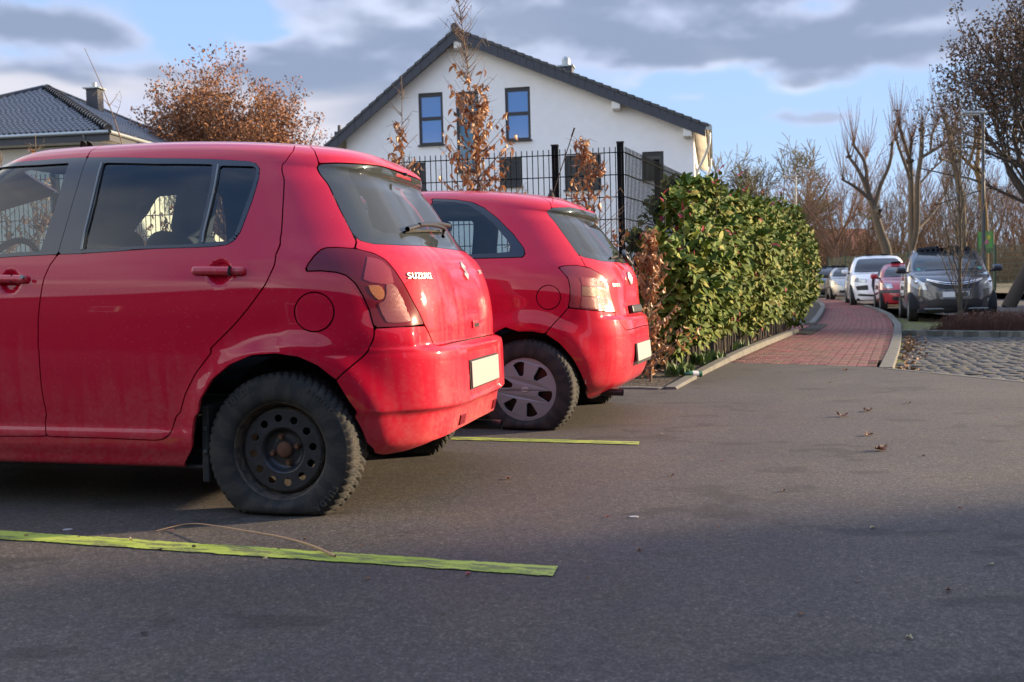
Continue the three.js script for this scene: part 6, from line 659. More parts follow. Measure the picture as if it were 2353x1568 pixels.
{
  const S = SW, La = S.La, t1 = (...p) => trace(S, c1, ...p), t2 = (...p) => trace(S, c2, ...p), t3 = (...p) => trace(S, c3, ...p), t4 = (...p) => trace(S, c4, ...p);
  const vy = (y) => { let k = 0; while (k < S.N && S.tab[k][1] < y) k++; return k / S.N * S.Lv; }, VT = vy(1.477), sd = (x, y) => S.side(x, y);
  const paint = paintMap([0.50, 0.0018, 0.026], [0.50, 0.27, 0.23], { seed: 4, low: 0.8 });
  const seam = [...t1(690, 180, 668, 230, 640, 300, 600, 430, 560, 560, 500, 770, 445, 960, 440, 970, 380, 1050, 335, 1150, 310, 1280, 292, 1450), ...t4(258, 60, 258, 150, 262, 300, 268, 400, 280, 540, 295, 640, 315, 735, 305, 790, 318, 880)], seamTop = [seam[0][0] + 0.02, VT];
  const FD = [seamTop, ...seam, ...t4(0, 880), sd(-1.78, 0.235), sd(-1.86, 0.30), sd(-1.93, 0.60), sd(-1.97, 0.93), sd(-1.80, 1.07), sd(-1.52, 1.35), [sd(-1.3, 1.42)[0], VT - 0.04], [sd(-1.1, 1.42)[0], VT]];
  const rearSeam = [...t4(318, 882, 700, 893, 1060, 908, 1110, 900, 1150, 870, 1200, 740, 1260, 590, 1330, 450, 1420, 330), ...t1(1800, 1500, 1900, 1380, 2030, 1200, 2100, 1050), ...t2(150, 970, 185, 890, 195, 800, 205, 600, 215, 400, 230, 250)];
  const RD = [...seam.slice().reverse(), seamTop, [rearSeam[rearSeam.length - 1][0] + 0.03, VT], ...rearSeam.slice().reverse()];
  const BL = [...t1(560, 228, 770, 225, 1200, 232, 1640, 240, 1900, 255, 1960, 270, 1990, 310, 1985, 360, 1930, 560, 1840, 800, 1800, 860, 1740, 895, 1640, 910, 1500, 917, 1200, 925, 620, 965, 455, 970, 440, 970, 0, 995), sd(-1.86, 1.0), sd(-1.80, 1.06), sd(-1.50, 1.335), ...t1(0, 245)];
  const GF = [...t1(530, 270, 440, 560, 310, 945, 0, 965), sd(-1.72, 1.025), sd(-1.66, 1.09), sd(-1.44, 1.295), ...t1(0, 290)];
  const GR = t1(800, 268, 1200, 276, 1630, 280, 1575, 600, 1520, 885, 1100, 905, 640, 935, 720, 600), GQ = t1(1685, 290, 1940, 295, 1963, 312, 1958, 350, 1880, 590, 1795, 825, 1750, 860, 1700, 870, 1560, 880, 1620, 600);
  const LA = t2(375, 1090, 400, 1040, 440, 985, 490, 935, 540, 917, 620, 915, 760, 925, 900, 960, 990, 1010, 1060, 1090, 1120, 1180, 1200, 1330, 1260, 1440, 1290, 1508, 1200, 1518, 1050, 1528, 905, 1532, 895, 1500, 870, 1400, 820, 1290, 760, 1190, 690, 1130, 620, 1107, 500, 1095, 390, 1098);
  const led = t3(1860, 255, 1960, 233), ledC = [1.06 * La, led[1][1] + 0.002];
  const sp0 = t2(455, 200, 480, 272), gt = t2(620, 268, 800, 275, 950, 290), gtC = [1.06 * La, gt[2][1] + 0.004];
  const HA = [sp0[1], ...t2(560, 450, 640, 620, 740, 810, 770, 870, 755, 925, 900, 960, 990, 1010, 1060, 1090, 1120, 1180, 1200, 1330, 1260, 1440, 1290, 1508), ...t3(1815, 190), ...led, ledC, gtC, ...gt.slice().reverse()];
  const SPO = [[sp0[0][0] - 0.02, VT + 0.06], ...sp0, ...gt, gtC, [1.06 * La, VT + 0.16], [sp0[0][0] + 0.10, VT + 0.16]];
  const gbC = t2(1300, 906)[0], RG = [...t2(487, 280, 620, 274, 800, 281, 950, 296), [1.06 * La, gtC[1] - 0.012], [1.06 * La, gbC[1]], gbC, ...t2(1100, 900, 900, 890, 800, 865, 742, 812, 642, 620, 564, 450)];
  const FRIT = [...t2(720, 320, 820, 302, 1000, 318), [1.06 * La, gtC[1] - 0.045], [1.06 * La, t2(1180, 800)[0][1]], ...t2(1130, 805, 980, 800, 900, 760, 830, 600, 760, 430)];
  const bb = t3(1440, 960, 1500, 975, 1640, 950, 1830, 880, 2000, 800), bbC = [1.06 * La, bb[4][1] + 0.004];
  const archR = t3(250, 1060, 245, 950, 255, 800, 300, 620, 380, 480, 500, 380, 640, 320, 800, 308, 950, 330, 1080, 390, 1180, 470, 1280, 620, 1350, 780, 1400, 900, 1440, 960);
  const BU = [...t3(1195, 482, 1320, 370, 1400, 300, 1445, 200, 1447, 139, 1600, 130, 1780, 122, 1815, 190), ...led, ledC, bbC, ...bb.slice().reverse(), ...archR.slice(11, 14).reverse()];
  const AR = [[archR[0][0], -0.1], ...archR, [archR[14][0] + 0.0, -0.1]], BOT = [[archR[14][0] - 0.02, -0.1], archR[14], ...bb, bbC, [1.06 * La, -0.1]];
  const AF = []; for (let i = 0; i <= 24; i++) { const t = Math.PI * (i / 24); AF.push(sd(-2.38 + 0.335 * Math.cos(t), 0.255 + 0.36 * Math.sin(t))); } AF.push([AF[24][0], -0.1]); AF.unshift([AF[0][0], -0.1]);
  const FC = S.point(t2(445, 1410)[0]), FL = []; for (let i = 0; i < 32; i++) FL.push(t2(445 + 152 * Math.cos(i / 32 * 6.2832), 1410 + 152 * Math.sin(i / 32 * 6.2832))[0]);
  const WS = [[-1.06 * La, S.end(0, 1.0, false)[1]], S.end(0.45, 1.0, false), S.end(0.64, 1.03, false), S.end(0.60, 1.12, false), S.end(0.53, 1.30, false), S.end(0.46, 1.42, false), [-1.06 * La, S.end(0, 1.43, false)[1]]];
  const HL = [S.end(0.52, 0.60, false), S.end(0.72, 0.62, false), S.end(0.76, 0.75, false), S.end(0.68, 0.84, false), S.end(0.50, 0.70, false)];
  const HO = [[-1.06 * La, vy(0.70)], S.end(0.50, 0.715, false), S.end(0.64, 0.86, false), S.end(0.70, 0.975, false), S.end(0.4, 0.99, false), [-1.06 * La, vy(0.985)]];
  const h1 = S.point(t1(1680, 1110)[0]), h0 = S.point(t1(70, 1182)[0]); SWdents.push([h1.x, h1.y, 0.052, 0.018], [h0.x, h0.y, 0.052, 0.018]);
  const both = (name, o, mat, kids) => { const g = panel(S, o), l = part(name, g, mat, swift), r = part(name, flipZ(g), mat, swift); return [l, r]; };
  part('body', panel(S, { exc: [FD, RD, LA, HA, SPO, BU, AR, BOT, AF, FL, WS, HL, HO], mirror: true }), paint, swift);
  const fd = both('front_door', { inc: [FD], exc: [BL], eg: 0.0005 }, paint), rd = both('rear_door', { inc: [RD], exc: [BL], eg: 0.0005 }, paint);
  const sub = (pair, name, o, mat) => { const g = panel(S, o); part(name, g, mat, pair[0]); part(name, flipZ(g), mat, pair[1]); };
  sub(fd, 'window_trim', { inc: [FD, BL], exc: [GF], eg: 0, off: 0.0015, gap: 0.0012 }, M.gloss); sub(rd, 'window_trim', { inc: [RD, BL], exc: [GR, GQ], eg: 0, off: 0.0015, gap: 0.0012 }, M.gloss);
  sub(fd, 'window_glass', { inc: [GF], gap: 0, off: -0.006, skirt: 0 }, M.glass); sub(rd, 'window_glass', { inc: [GR], gap: 0, off: -0.006, skirt: 0 }, M.glass); sub(rd, 'quarter_glass', { inc: [GQ], gap: 0, off: -0.006, skirt: 0 }, M.glass);
  // weather strips: the lit metal edges beside the glass
  const strip = (a, b, w) => { const A = t1(...a)[0], B = t1(...b)[0], pts = []; for (let i = 0; i <= 8; i++) pts.push(S.point([lerp(A[0], B[0], i / 8), lerp(A[1], B[1], i / 8)], 0.004)); return tubeG(pts, w, 16, 6); };
  for (const [a, b] of [[[785, 268], [625, 935]], [[1672, 285], [1552, 882]]]) { const g = strip(a, b, 0.0042); part('window_channel', g, M.silver, rd[0]); part('window_channel', flipZ(g), M.silver, rd[1]); }
  both('fuel_flap', { inc: [FL] }, paint);
  // tail lamps
  const tl = both('tail_lamp', { inc: [LA], off: 0.001, skirt: 0.02 }, M.lampDark);
  sub(tl, 'brake_lens', { inc: [t2(850, 985, 960, 1015, 1030, 1085, 1055, 1190, 1000, 1200, 880, 1185, 820, 1160, 840, 1060)], off: 0.0025, gap: 0 }, M.lampRib);
  sub(tl, 'indicator_lens', { inc: [t2(858, 1208, 950, 1206, 985, 1260, 978, 1310, 930, 1318, 880, 1262)], off: 0.003, gap: 0 }, M.lampAmber);
  sub(tl, 'reverse_lens', { inc: [t2(990, 1195, 1060, 1200, 1130, 1330, 1190, 1480, 1080, 1495, 1000, 1490, 935, 1345, 985, 1325, 1000, 1260)], off: 0.003, gap: 0 }, M.lampClear);
  // tailgate
  const ha = part('tailgate', panel(S, { inc: [HA], exc: [RG], eg: 0.001, mirror: true }), paint, swift);
  part('rear_window', panel(S, { inc: [RG], gap: 0.001, off: 0.001, skirt: 0, mirror: true }), M.tint, ha);
  part('window_border', panel(S, { inc: [RG], exc: [FRIT], gap: 0.001, eg: 0, off: -0.003, skirt: 0, mirror: true }), M.gloss, ha);
  const spo = part('spoiler', panel(S, { inc: [SPO], mirror: true }), paint, swift);
  const bl = [La, vy(1.418)]; part('brake_light', panel(S, { inc: [[[La - 0.15, bl[1] - 0.012], [La + 0.2, bl[1] - 0.012], [La + 0.2, bl[1] + 0.014], [La - 0.135, bl[1] + 0.012]]], off: 0.003, mirror: true, res: 0.006 }), M.lampRib, spo);
  part('washer_nozzle', onSkin(S, [La + 0.005, bl[1] + 0.02], new THREE.CylinderGeometry(0.006, 0.009, 0.02, 10).rotateX(Math.PI / 2), 0.006), M.trim, spo);
  part('lettering', skinText(S, 'SUZUKI', ...t2(1158, 1158)[0], 0.0245, 0.004, 0.05, 1.2), M.letter, ha);
  part('lettering', skinText(S, 'SWIFT', ...t2(1702, 1120)[0], 0.019, 0.004, 0.15, 1.1), M.letter, ha);
  const em = [La, t2(1565, 1095)[0][1]];
  part('emblem', merge([skinShape(S, [[-0.55, 0.28], [0.02, 0.68], [0.55, 0.30], [0.27, 0.10], [0.02, 0.28], [-0.12, 0.18], [0.55, -0.30], [0.55, -0.28], [0.27, -0.10], [-0.16, 0.0]], em[0], em[1], 0.062, 0.006), skinShape(S, [[0.55, -0.28], [-0.02, -0.68], [-0.55, -0.30], [-0.27, -0.10], [-0.02, -0.28], [0.12, -0.18], [-0.30, 0.12], [0.0, 0.10]], em[0], em[1], 0.062, 0.006)]), M.letter, ha);
  const hd = t2(1635, 1508)[0]; part('tailgate_handle', onSkin(S, [La, hd[1]], boxG(0.11, 0.035, 0.012, 0, 0, 0, 0.005), 0.004), paint, ha); part('handle_recess', onSkin(S, [La, hd[1] - 0.004], boxG(0.085, 0.018, 0.010, 0, 0, 0, 0.004), 0.007), M.dark, ha);
  { const pts = (list, off) => list.map(([x, y, o]) => S.point(t2(x, y)[0], o ?? off)); const wi = part('rear_wiper', merge([tubeG(pts([[1405, 852, 0.02], [1395, 815, 0.035], [1300, 785, 0.04], [1200, 778, 0.035]]), 0.009, 16, 8), tubeG(pts([[1440, 778, 0.03], [1330, 768, 0.034], [1230, 775, 0.032], [1130, 800, 0.022]]), 0.011, 20, 8)]), M.trim, ha); part('wiper_blade', tubeG(pts([[1420, 802, 0.010], [1300, 800, 0.012], [1200, 802, 0.010], [1128, 806, 0.008]]), 0.006, 20, 6), M.rubber, wi); }
  // bumper
  const bu = part('bumper', panel(S, { inc: [BU], mirror: true, skirt: 0.03 }), paint, swift);
  const pc = t3(2110, 432)[0], pv = S.point([La, pc[1]]); part('number_plate', merge([boxG(0.006, 0.112, 0.50, 0, 0, 0, 0.003)]).rotateZ(0.04).translate(pv.x + 0.012, pv.y, 0), M.plate, bu); part('plate_holder', boxG(0.004, 0.126, 0.52, 0, 0, 0, 0.002).rotateZ(0.04).translate(pv.x + 0.006, pv.y, 0), M.trim, bu);
  const rf = [La + 0.30, vy(0.315)]; for (const s of [1]) part('reflector', onSkin(S, [2 * La - rf[0], rf[1]], boxG(0.07, 0.045, 0.008, 0, 0, 0, 0.004), 0.002), M.lampDark, bu); part('reflector', onSkin(S, rf, boxG(0.07, 0.045, 0.008, 0, 0, 0, 0.004), 0.002), M.lampDark, bu);
  part('exhaust_pipe', new THREE.CylinderGeometry(0.024, 0.024, 0.22, 18, 1, true).rotateZ(Math.PI / 2).translate(0.46, 0.20, -0.42), M.steel, swift);
  // doors' handles
  const grip = (f, len) => { const AV = t1(...f)[0]; return [onSkin(S, AV, boxG(len, 0.034, 0.030, 0, 0, 0, 0.014), 0.024, -0.02), onSkin(S, [AV[0] + len * 0.28, AV[1]], boxG(0.0018, 0.0345, 0.0304, 0, 0, 0), 0.0241, -0.02)]; };
  for (const [pair, f] of [[rd, [1690, 1108]], [fd, [60, 1168]]]) { const [g, s] = grip(f, 0.215); pair.forEach((d, k) => { const h = part('handle', k ? flipZ(g) : g, paint, d); part('handle_joint', k ? flipZ(s) : s, M.dark, h); }); }
  { const k = onSkin(S, t1(215, 1160)[0], new THREE.CylinderGeometry(0.008, 0.008, 0.01, 16).rotateX(Math.PI / 2), 0.036); part('lock_cylinder', k, M.silver, fd[0]); }
  part('windscreen', panel(S, { inc: [WS], mirror: true, off: 0.001, gap: 0.002, res: 0.03 }), M.glass, swift);
  both('headlamp', { inc: [HL], off: 0.002 }, M.lampClear); part('bonnet', panel(S, { inc: [HO], mirror: true, res: 0.02 }), paint, swift);
  part('lining', panel(S, { exc: [GF, GR, GQ, RG, WS, AR, AF, BOT], eg: 0.012, off: -0.034, skirt: 0, res: 0.03, mirror: true, V: [0.06, S.Lv * 0.95] }), M.lining, swift);
  // underbody, wheel wells, mud flap
  part('floor_pan', merge([boxG(2.1, 0.05, 1.36, -1.28, 0.19, 0), boxG(0.5, 0.09, 1.1, -2.7, 0.21, 0), boxG(0.75, 0.04, 1.05, 0.08, 0.30, 0), boxG(1.9, 0.02, 1.24, -1.2, 0.43, 0), boxG(0.9, 0.02, 1.1, 0.0, 0.62, 0)]), M.dark, swift);
  for (const wx of [0, -2.38]) for (const s of [1, -1]) part('wheel_well', merge([new THREE.CylinderGeometry(0.342, 0.342, 0.17, 32, 1, true, -Math.PI / 2, Math.PI).rotateX(-Math.PI / 2).translate(wx, 0.275, s * 0.585), new THREE.CircleGeometry(0.342, 32, 0, Math.PI).translate(wx, 0.275, s * 0.50)]), M.dark, swift);
  part('axle', new THREE.CylinderGeometry(0.035, 0.035, 1.3, 12).rotateX(Math.PI / 2).translate(0, 0.25, 0), M.dark, swift);
  for (const s of [1, -1]) { const f = part('mud_flap', boxG(0.03, 0.30, 0.16, -0.345, 0.265, s * 0.70, 0.006).rotateZ(0), M.rubber, swift); for (const y of [0.235, 0.325]) part('screw', new THREE.SphereGeometry(0.011, 10, 8).scale(1, 1, 0.5).translate(-0.343, y, s * 0.782), M.rubber2, f); }
  part('sill_edge', merge([1, -1].map((s) => boxG(1.9, 0.02, 0.03, -1.28, 0.165, s * 0.715, 0.008))), M.trim, swift);
  // inside
  for (const s of [1, -1]) { const st = part('front_seat', merge([boxG(0.20, 0.62, 0.50, 0, 0.31, 0, 0.08).rotateZ(-0.30).translate(-1.22, 0.56, s * 0.36), boxG(0.50, 0.16, 0.50, -1.44, 0.52, s * 0.36, 0.06)]), M.seat, swift); part('headrest', boxG(0.11, 0.24, 0.29, 0, 0, 0, 0.05).rotateZ(-0.25).translate(-1.0, 1.25, s * 0.36), M.seat, st); }
  { const st = part('rear_seat', merge([boxG(0.16, 0.50, 1.16, 0, 0.25, 0, 0.06).rotateZ(-0.35).translate(-0.05, 0.52, 0), boxG(0.5, 0.16, 1.16, -0.28, 0.52, 0, 0.06)]), M.seat, swift); for (const s of [1, 0, -1]) part('headrest', boxG(0.09, 0.13, 0.25, 0, 0, 0, 0.04).rotateZ(-0.3).translate(0.14, 1.03, s * 0.36), M.seat, st); }
  part('dashboard', boxG(0.35, 0.28, 1.25, -1.98, 0.86, 0, 0.08), M.lining, swift); part('steering_wheel', new THREE.TorusGeometry(0.18, 0.015, 8, 32).rotateY(Math.PI / 2).rotateZ(-0.4).translate(-1.52, 0.93, 0.36), M.trim, swift);
  const mir = part('interior_mirror', boxG(0.03, 0.068, 0.22, 0, 0, 0, 0.012).rotateY(0.25).translate(-1.47, 1.30, 0.02), M.trim, swift); part('mirror_glass', boxG(0.002, 0.058, 0.21, 0.018, 0, 0).rotateY(0.25).translate(-1.47, 1.30, 0.02), M.chrome, mir);
  both('door_mirror', { inc: [[sd(-1.9, 0.98), sd(-1.8, 0.98), sd(-1.8, 1.06), sd(-1.88, 1.04)]], gap: 0, off: 0.004 }, M.trim).forEach((m, k) => part('mirror_housing', boxG(0.10, 0.13, 0.20, -1.80, 1.02, (k ? -1 : 1) * 0.93, 0.04), paint, m));
  part('aerial', merge([barG(V3(-1.28, 1.50, 0.05), V3(-1.06, 1.548, 0.05), 0.004), barG(V3(-1.12, 1.535, 0.05), V3(-1.04, 1.553, 0.05), 0.008)]), M.rubber, swift);
  const let1 = [['FULDA', 138, 0.026, 0.264], ['KRISTALL', 62, 0.017, 0.268], ['FULDA', -30, 0.026, 0.262]];
  for (const s of [1, -1]) { wheel(swift, -0.028, 0.246, s * 0.715, s, { letters: let1 }); wheel(swift, -2.38, 0.252, s * 0.715, s, { hub: 0.285 }); }
}

// ---------------------------------------------------------------- the second red hatchback, three doors
const yaris = carRoot('red_hatchback', 'red three-door hatchback with silver six-spoke wheel covers and a flat rear tyre', 0.321, -6.885, 17 * Math.PI / 180, 0.016);
const YA = new Skin({
  xm: -1.2, nr: 4.2, nf: 4.0, belt: 1.0, top: 1.48,
  section: [[0.70, 0.155], [0.765, 0.175], [0.795, 0.26], [0.815, 0.36], [0.838, 0.48], [0.848, 0.62], [0.846, 0.78], [0.832, 0.90], [0.812, 0.98], [0.795, 1.03], [0.735, 1.20], [0.665, 1.37], [0.61, 1.435], [0.52, 1.475], [0.35, 1.500], [0.15, 1.512], [0.0, 1.515]],
  rear: [[0.32, 0.14], [0.41, 0.20], [0.50, 0.26], [0.53, 0.32], [0.545, 0.375], [0.552, 0.44], [0.550, 0.55], [0.545, 0.60], [0.533, 0.655], [0.526, 0.70], [0.512, 0.76], [0.490, 0.85], [0.455, 0.95], [0.435, 0.99], [0.375, 1.07], [0.330, 1.15], [0.240, 1.31], [0.188, 1.388], [0.200, 1.398], [0.206, 1.42], [0.20, 1.45], [0.13, 1.485], [0.04, 1.505], [0.0, 1.52]],
  front: [[-2.95, 0.15], [-3.1, 0.25], [-3.16, 0.45], [-3.12, 0.62], [-3.0, 0.76], [-2.8, 0.86], [-2.5, 0.95], [-2.25, 1.01], [-1.95, 1.13], [-1.75, 1.27], [-1.55, 1.38], [-1.40, 1.45], [-1.25, 1.49], [-1.1, 1.515]],
  arc: (x) => -0.05 * Math.max(0, -0.75 - x) ** 2 - 0.098 * Math.max(0, x + 0.78) ** 2,
  bump: (x, y, z, a) => { const s = clamp((z - 0.45) * 4); let dz = 0, dx = 0; for (const wx of [0, -2.46]) { const r = Math.hypot(x - wx, (y - 0.27)); dz += s * 0.022 * Math.exp(-(((r - 0.36) / 0.07) ** 2)) * smooth(0.2, 0.3, y); }
    if (a > 0.5) dx -= 0.03 * smooth(0.66, 0.68, y) * smooth(0.95, 0.74, y) * smooth(0.64, 0.54, z);
    return [dx, dz]; },
});
yaris.updateMatrixWorld(true); YA.place(yaris.matrixWorld);

{
  const S = YA, La = S.La, t5 = (...p) => trace(S, c5, ...p), sd = (x, y) => S.side(x, y);
  const vy = (y) => { let k = 0; while (k < S.N && S.tab[k][1] < y) k++; return k / S.N * S.Lv; }, VT = vy(1.475);
  const paint = paintMap([0.52, 0.0018, 0.026], [0.50, 0.27, 0.23], { seed: 14, low: 0.5, rear: 0.7 });
  const FD = [[sd(-0.78, 1.40)[0], VT], sd(-0.78, 1.30), sd(-0.86, 1.02), sd(-0.93, 0.8), sd(-0.92, 0.5), sd(-0.88, 0.3), sd(-0.92, 0.24), sd(-1.85, 0.24), sd(-1.97, 0.32), sd(-2.05, 0.95), sd(-1.85, 1.08), sd(-1.55, 1.36), [sd(-1.3, 1.42)[0], VT]];
  const FB = [sd(-0.80, 1.40), sd(-0.875, 1.03), sd(-1.92, 1.03), sd(-1.82, 1.09), sd(-1.50, 1.38), sd(-1.2, 1.41)], FG = [sd(-0.84, 1.37), sd(-0.905, 1.055), sd(-1.80, 1.055), sd(-1.48, 1.34), sd(-1.2, 1.375)];
  const QB = [...t5(50, 114, 200, 120, 290, 135, 360, 166, 440, 230, 530, 320, 590, 400, 600, 435, 585, 456, 450, 460, 310, 463), sd(-0.74, 1.03), sd(-0.66, 1.40)];
  const QG = [...t5(60, 130, 200, 138, 275, 155, 340, 196, 420, 262, 490, 345, 517, 392, 505, 425, 440, 431, 320, 438), sd(-0.71, 1.06), sd(-0.645, 1.36)];
  const LA = t5(792, 515, 830, 505, 900, 503, 980, 520, 1050, 560, 1085, 620, 1105, 700, 1127, 778, 1000, 768, 850, 752, 860, 700, 862, 640, 850, 580, 815, 540);
  const gt = t5(728, 182, 760, 168, 860, 163), gtC = [1.06 * La, gt[2][1] + 0.004], gb = t5(1050, 481, 940, 456), gbC = [1.06 * La, gb[0][1] + 0.002];
  const RG = [...gt, gtC, gbC, ...gb, ...t5(900, 430, 860, 370, 780, 260, 735, 205)];
  const FRIT = [...t5(830, 195, 900, 190), [1.06 * La, gtC[1] - 0.035], [1.06 * La, t5(1060, 440)[0][1]], ...t5(1050, 448, 985, 435, 945, 405, 905, 330, 850, 240)];
  const led = t5(1185, 882, 1210, 868), ledC = [1.06 * La, led[0][1] + 0.012];
  const HA = [...t5(752, 165, 735, 205, 780, 260, 860, 370, 905, 432, 925, 460, 950, 510, 980, 520, 1050, 560, 1085, 620, 1105, 700, 1127, 778, 1150, 830), led[0], ledC, gtC, gt[2]];
  const SPO = [[t5(715, 122)[0][0] - 0.0, VT + 0.05], ...t5(752, 165), gt[1], gt[2], gtC, [1.06 * La, VT + 0.22], [t5(715, 122)[0][0] + 0.02, VT + 0.22]];
  const bb = t5(960, 1268, 990, 1282, 1060, 1250, 1180, 1210), bbC = [1.06 * La, bb[3][1] + 0.006];
  const arch = t5(560, 892, 640, 890, 720, 905, 800, 960, 870, 1040, 920, 1130, 945, 1200, 960, 1268);
  const BU = [...t5(715, 903, 780, 830, 850, 752, 1000, 768, 1127, 778, 1150, 830), led[0], ledC, bbC, ...bb.slice().reverse(), ...arch.slice(3, 7).reverse()];
  const left = []; for (let i = 0; i <= 10; i++) { const t = Math.PI * (1 - i / 20); left.push(sd(-0.02 + 0.345 * Math.cos(t), 0.255 + 0.385 * Math.sin(t))); }
  const AR = [[left[0][0], -0.1], ...left.slice(0, 9), ...arch, [arch[7][0], -0.1]], BOT = [[arch[7][0] - 0.02, -0.1], arch[7], ...bb, bbC, [1.06 * La, -0.1]];
  const AF = []; for (let i = 0; i <= 24; i++) { const t = Math.PI * (i / 24); AF.push(sd(-2.46 + 0.34 * Math.cos(t), 0.255 + 0.37 * Math.sin(t))); } AF.push([AF[24][0], -0.1]); AF.unshift([AF[0][0], -0.1]);
  const FL = []; for (let i = 0; i < 32; i++) FL.push(t5(736 + 70 * Math.cos(i / 32 * 6.2832), 690 + 71 * Math.sin(i / 32 * 6.2832))[0]);
  const WS = [[-1.06 * La, S.end(0, 1.04, false)[1]], S.end(0.45, 1.04, false), S.end(0.64, 1.06, false), S.end(0.60, 1.14, false), S.end(0.53, 1.30, false), S.end(0.46, 1.42, false), [-1.06 * La, S.end(0, 1.44, false)[1]]];
  const HL = [S.end(0.50, 0.62, false), S.end(0.72, 0.64, false), S.end(0.76, 0.80, false), S.end(0.66, 0.88, false), S.end(0.50, 0.74, false)];
  const both = (name, o, mat) => { const g = panel(S, o); return [part(name, g, mat, yaris), part(name, flipZ(g), mat, yaris)]; };
  const sub = (pair, name, o, mat) => { const g = panel(S, o); part(name, g, mat, pair[0]); part(name, flipZ(g), mat, pair[1]); };
  part('body', panel(S, { exc: [FD, QB, LA, HA, SPO, BU, AR, BOT, AF, FL, WS, HL], mirror: true }), paint, yaris);
  const fd = both('door', { inc: [FD], exc: [FB], eg: 0.0005 }, paint); sub(fd, 'window_trim', { inc: [FB], exc: [FG], eg: 0, gap: 0.001 }, M.gloss); sub(fd, 'window_glass', { inc: [FG], gap: 0, off: -0.005, skirt: 0 }, M.glass);
  { const g = onSkin(S, sd(-1.02, 0.96), boxG(0.2, 0.034, 0.03, 0, 0, 0, 0.014), 0.022); part('handle', g, paint, fd[0]); part('handle', flipZ(g), paint, fd[1]); }
  const q = both('quarter_window', { inc: [QB], exc: [QG], eg: 0, off: 0.001 }, M.gloss); sub(q, 'window_glass', { inc: [QG], gap: 0, off: 0.0, skirt: 0 }, M.glass);
  both('fuel_flap', { inc: [FL] }, paint);
  const tl = both('tail_lamp', { inc: [LA], off: 0.001, skirt: 0.02 }, M.lampRed);
  sub(tl, 'side_lens', { inc: [t5(845, 560, 900, 575, 920, 600, 925, 690, 915, 752, 856, 746, 864, 690, 862, 620)], off: 0.0025, gap: 0 }, M.lampRib);
  sub(tl, 'brake_lens', { inc: [t5(920, 572, 1000, 578, 1062, 600, 1075, 640, 1000, 628, 930, 622)], off: 0.0025, gap: 0 }, M.lampRib);
  sub(tl, 'indicator_lens', { inc: [t5(930, 625, 1000, 632, 1060, 645, 1075, 690, 1000, 686, 930, 680)], off: 0.003, gap: 0 }, M.lampWarm);
  sub(tl, 'reverse_lens', { inc: [t5(932, 686, 1000, 690, 1078, 696, 1098, 765, 1000, 757, 922, 748)], off: 0.003, gap: 0 }, M.lampClear);
  const ha = part('tailgate', panel(S, { inc: [HA], exc: [RG], eg: 0.001, mirror: true }), paint, yaris);
  part('rear_window', panel(S, { inc: [RG], gap: 0.001, off: 0.001, skirt: 0, mirror: true }), M.tint, ha);
  part('window_border', panel(S, { inc: [RG], exc: [FRIT], gap: 0.001, eg: 0, off: -0.003, skirt: 0, mirror: true }), M.gloss, ha);
  const spo = part('spoiler', panel(S, { inc: [SPO], mirror: true }), paint, yaris); part('washer_nozzle', onSkin(S, [La + 0.0, gtC[1] + 0.03], new THREE.CylinderGeometry(0.006, 0.009, 0.02, 10).rotateX(Math.PI / 2), 0.006), M.trim, spo);
  part('lettering', skinText(S, 'TOYOTA', ...t5(1106, 629)[0], 0.022, 0.004, 0, 1.1), M.letter, ha);
  const em = [La, t5(1236, 580)[0][1]], ring = (rx, ry, w, dy) => { const pts = []; for (let i = 0; i <= 32; i++) { const t = i / 32 * 2 * Math.PI; pts.push(S.point([em[0] + rx * Math.cos(t), em[1] + dy + ry * Math.sin(t)], 0.006)); } return tubeG(pts, w, 48, 6); };
  part('emblem', merge([ring(0.055, 0.038, 0.0055, 0), ring(0.016, 0.034, 0.004, 0), ring(0.034, 0.013, 0.004, 0.018)]), M.letter, ha);
  const hv = t5(1240, 758)[0][1]; part('tailgate_handle', onSkin(S, [La, hv], boxG(0.34, 0.055, 0.035, 0, 0, 0, 0.012), 0.014), M.trim, ha);
  { const pts = (list) => list.map(([x, y, o]) => S.point(t5(x, y)[0], o)); const wi = part('rear_wiper', merge([tubeG(pts([[1195, 490, 0.01], [1190, 470, 0.03], [1170, 452, 0.035], [1140, 450, 0.03]]), 0.011, 16, 8), tubeG([...pts([[1150, 446, 0.04]]), S.point([La, gbC[1] + 0.01], 0.045), S.point([La + 0.08, gbC[1] - 0.03], 0.035)], 0.017, 12, 8)]), M.trim, ha); part('wiper_blade', tubeG(pts([[1190, 470, 0.01], [1150, 458, 0.012], [1120, 460, 0.01], [1092, 466, 0.008]]), 0.007, 16, 6), M.rubber, wi); }
  const bu = part('bumper', panel(S, { inc: [BU], mirror: true, skirt: 0.03 }), paint, yaris);
  const pc = S.point([La, t5(1275, 1000)[0][1]]); part('number_plate', boxG(0.006, 0.112, 0.50, 0, 0, 0, 0.003).rotateZ(0.08).translate(pc.x + 0.014, pc.y, 0), M.plate, bu); part('plate_holder', boxG(0.004, 0.135, 0.52, 0, -0.01, 0, 0.002).rotateZ(0.08).translate(pc.x + 0.008, pc.y, 0), M.trim, bu);
  part('windscreen', panel(S, { inc: [WS], mirror: true, off: 0.001, gap: 0.002, res: 0.03 }), M.glass, yaris); both('headlamp', { inc: [HL], off: 0.002 }, M.lampClear);
  part('lining', panel(S, { exc: [FG, QG, RG, WS, AR, AF, BOT], eg: 0.012, off: -0.034, skirt: 0, res: 0.03, mirror: true, V: [0.06, S.Lv * 0.95] }), M.lining, yaris);
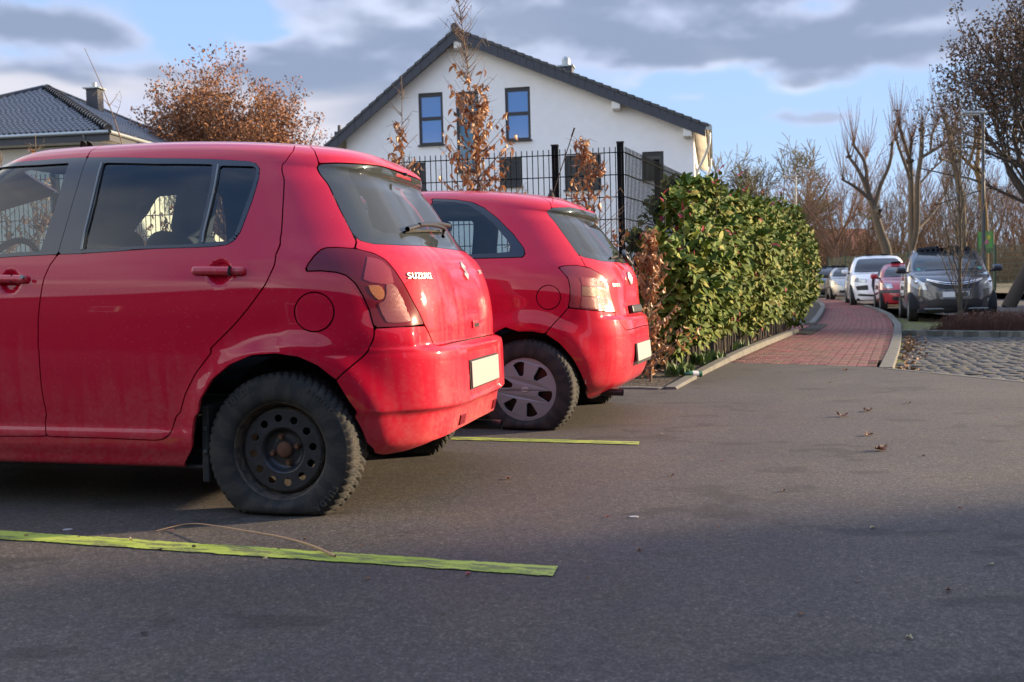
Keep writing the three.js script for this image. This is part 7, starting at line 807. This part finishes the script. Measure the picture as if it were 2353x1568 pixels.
  part('floor_pan', merge([boxG(2.1, 0.05, 1.36, -1.32, 0.19, 0), boxG(0.5, 0.09, 1.1, -2.75, 0.21, 0), boxG(0.7, 0.04, 1.05, 0.08, 0.30, 0), boxG(1.9, 0.02, 1.24, -1.2, 0.43, 0), boxG(0.9, 0.02, 1.1, 0.0, 0.62, 0)]), M.dark, yaris);
  for (const wx of [-0.02, -2.46]) for (const s of [1, -1]) part('wheel_well', merge([new THREE.CylinderGeometry(0.342, 0.342, 0.17, 32, 1, true, -Math.PI / 2, Math.PI).rotateX(-Math.PI / 2).translate(wx, 0.275, s * 0.585), new THREE.CircleGeometry(0.342, 32, 0, Math.PI).translate(wx, 0.275, s * 0.50)]), M.dark, yaris);
  part('axle', new THREE.CylinderGeometry(0.035, 0.035, 1.3, 12).rotateX(Math.PI / 2).translate(-0.02, 0.25, 0), M.dark, yaris);
  part('exhaust_pipe', new THREE.CylinderGeometry(0.022, 0.022, 0.2, 18, 1, true).rotateZ(Math.PI / 2).translate(0.40, 0.20, 0.40), M.steel, yaris);
  part('sill_edge', merge([1, -1].map((s) => boxG(1.9, 0.02, 0.03, -1.32, 0.165, s * 0.715, 0.008))), M.trim, yaris);
  for (const s of [1, -1]) { const st = part('front_seat', merge([boxG(0.20, 0.62, 0.50, 0, 0.31, 0, 0.08).rotateZ(-0.30).translate(-1.22, 0.56, s * 0.36), boxG(0.50, 0.16, 0.50, -1.2, 0.52, s * 0.36, 0.06)]), M.seat, yaris); part('headrest', boxG(0.11, 0.2, 0.26, 0, 0, 0, 0.05).rotateZ(-0.25).translate(-1.0, 1.26, s * 0.36), M.seat, st); }
  { const st = part('rear_seat', merge([boxG(0.16, 0.50, 1.16, 0, 0.25, 0, 0.06).rotateZ(-0.35).translate(-0.05, 0.55, 0), boxG(0.5, 0.16, 1.16, -0.28, 0.52, 0, 0.06)]), M.seat, yaris); for (const s of [1, -1]) part('headrest', boxG(0.09, 0.13, 0.25, 0, 0, 0, 0.04).rotateZ(-0.3).translate(0.14, 1.03, s * 0.36), M.seat, st); }
  part('dashboard', boxG(0.35, 0.28, 1.25, -2.02, 0.88, 0, 0.08), M.lining, yaris);
  const base = S.at(0.3, 0.999); part('aerial', merge([barG(V3(-0.05, 1.475, 0.0), V3(0.10, 1.90, 0.0).lerp(V3(-0.05, 1.475, 0), 0.0), 0.0035), new THREE.ConeGeometry(0.028, 0.06, 12).translate(-0.06, 1.492, 0), barG(V3(0.085, 1.86, 0), V3(0.105, 1.915, 0), 0.006)]), M.rubber, yaris);
  for (const s of [1, -1]) { wheel(yaris, -0.02, 0.246, s * 0.715, s, { kind: 'cap6', spin: 0.26 }); wheel(yaris, -2.46, 0.252, s * 0.715, s, { hub: 0.285, kind: 'cap6' }); }
}
renderer.render(scene, camera);
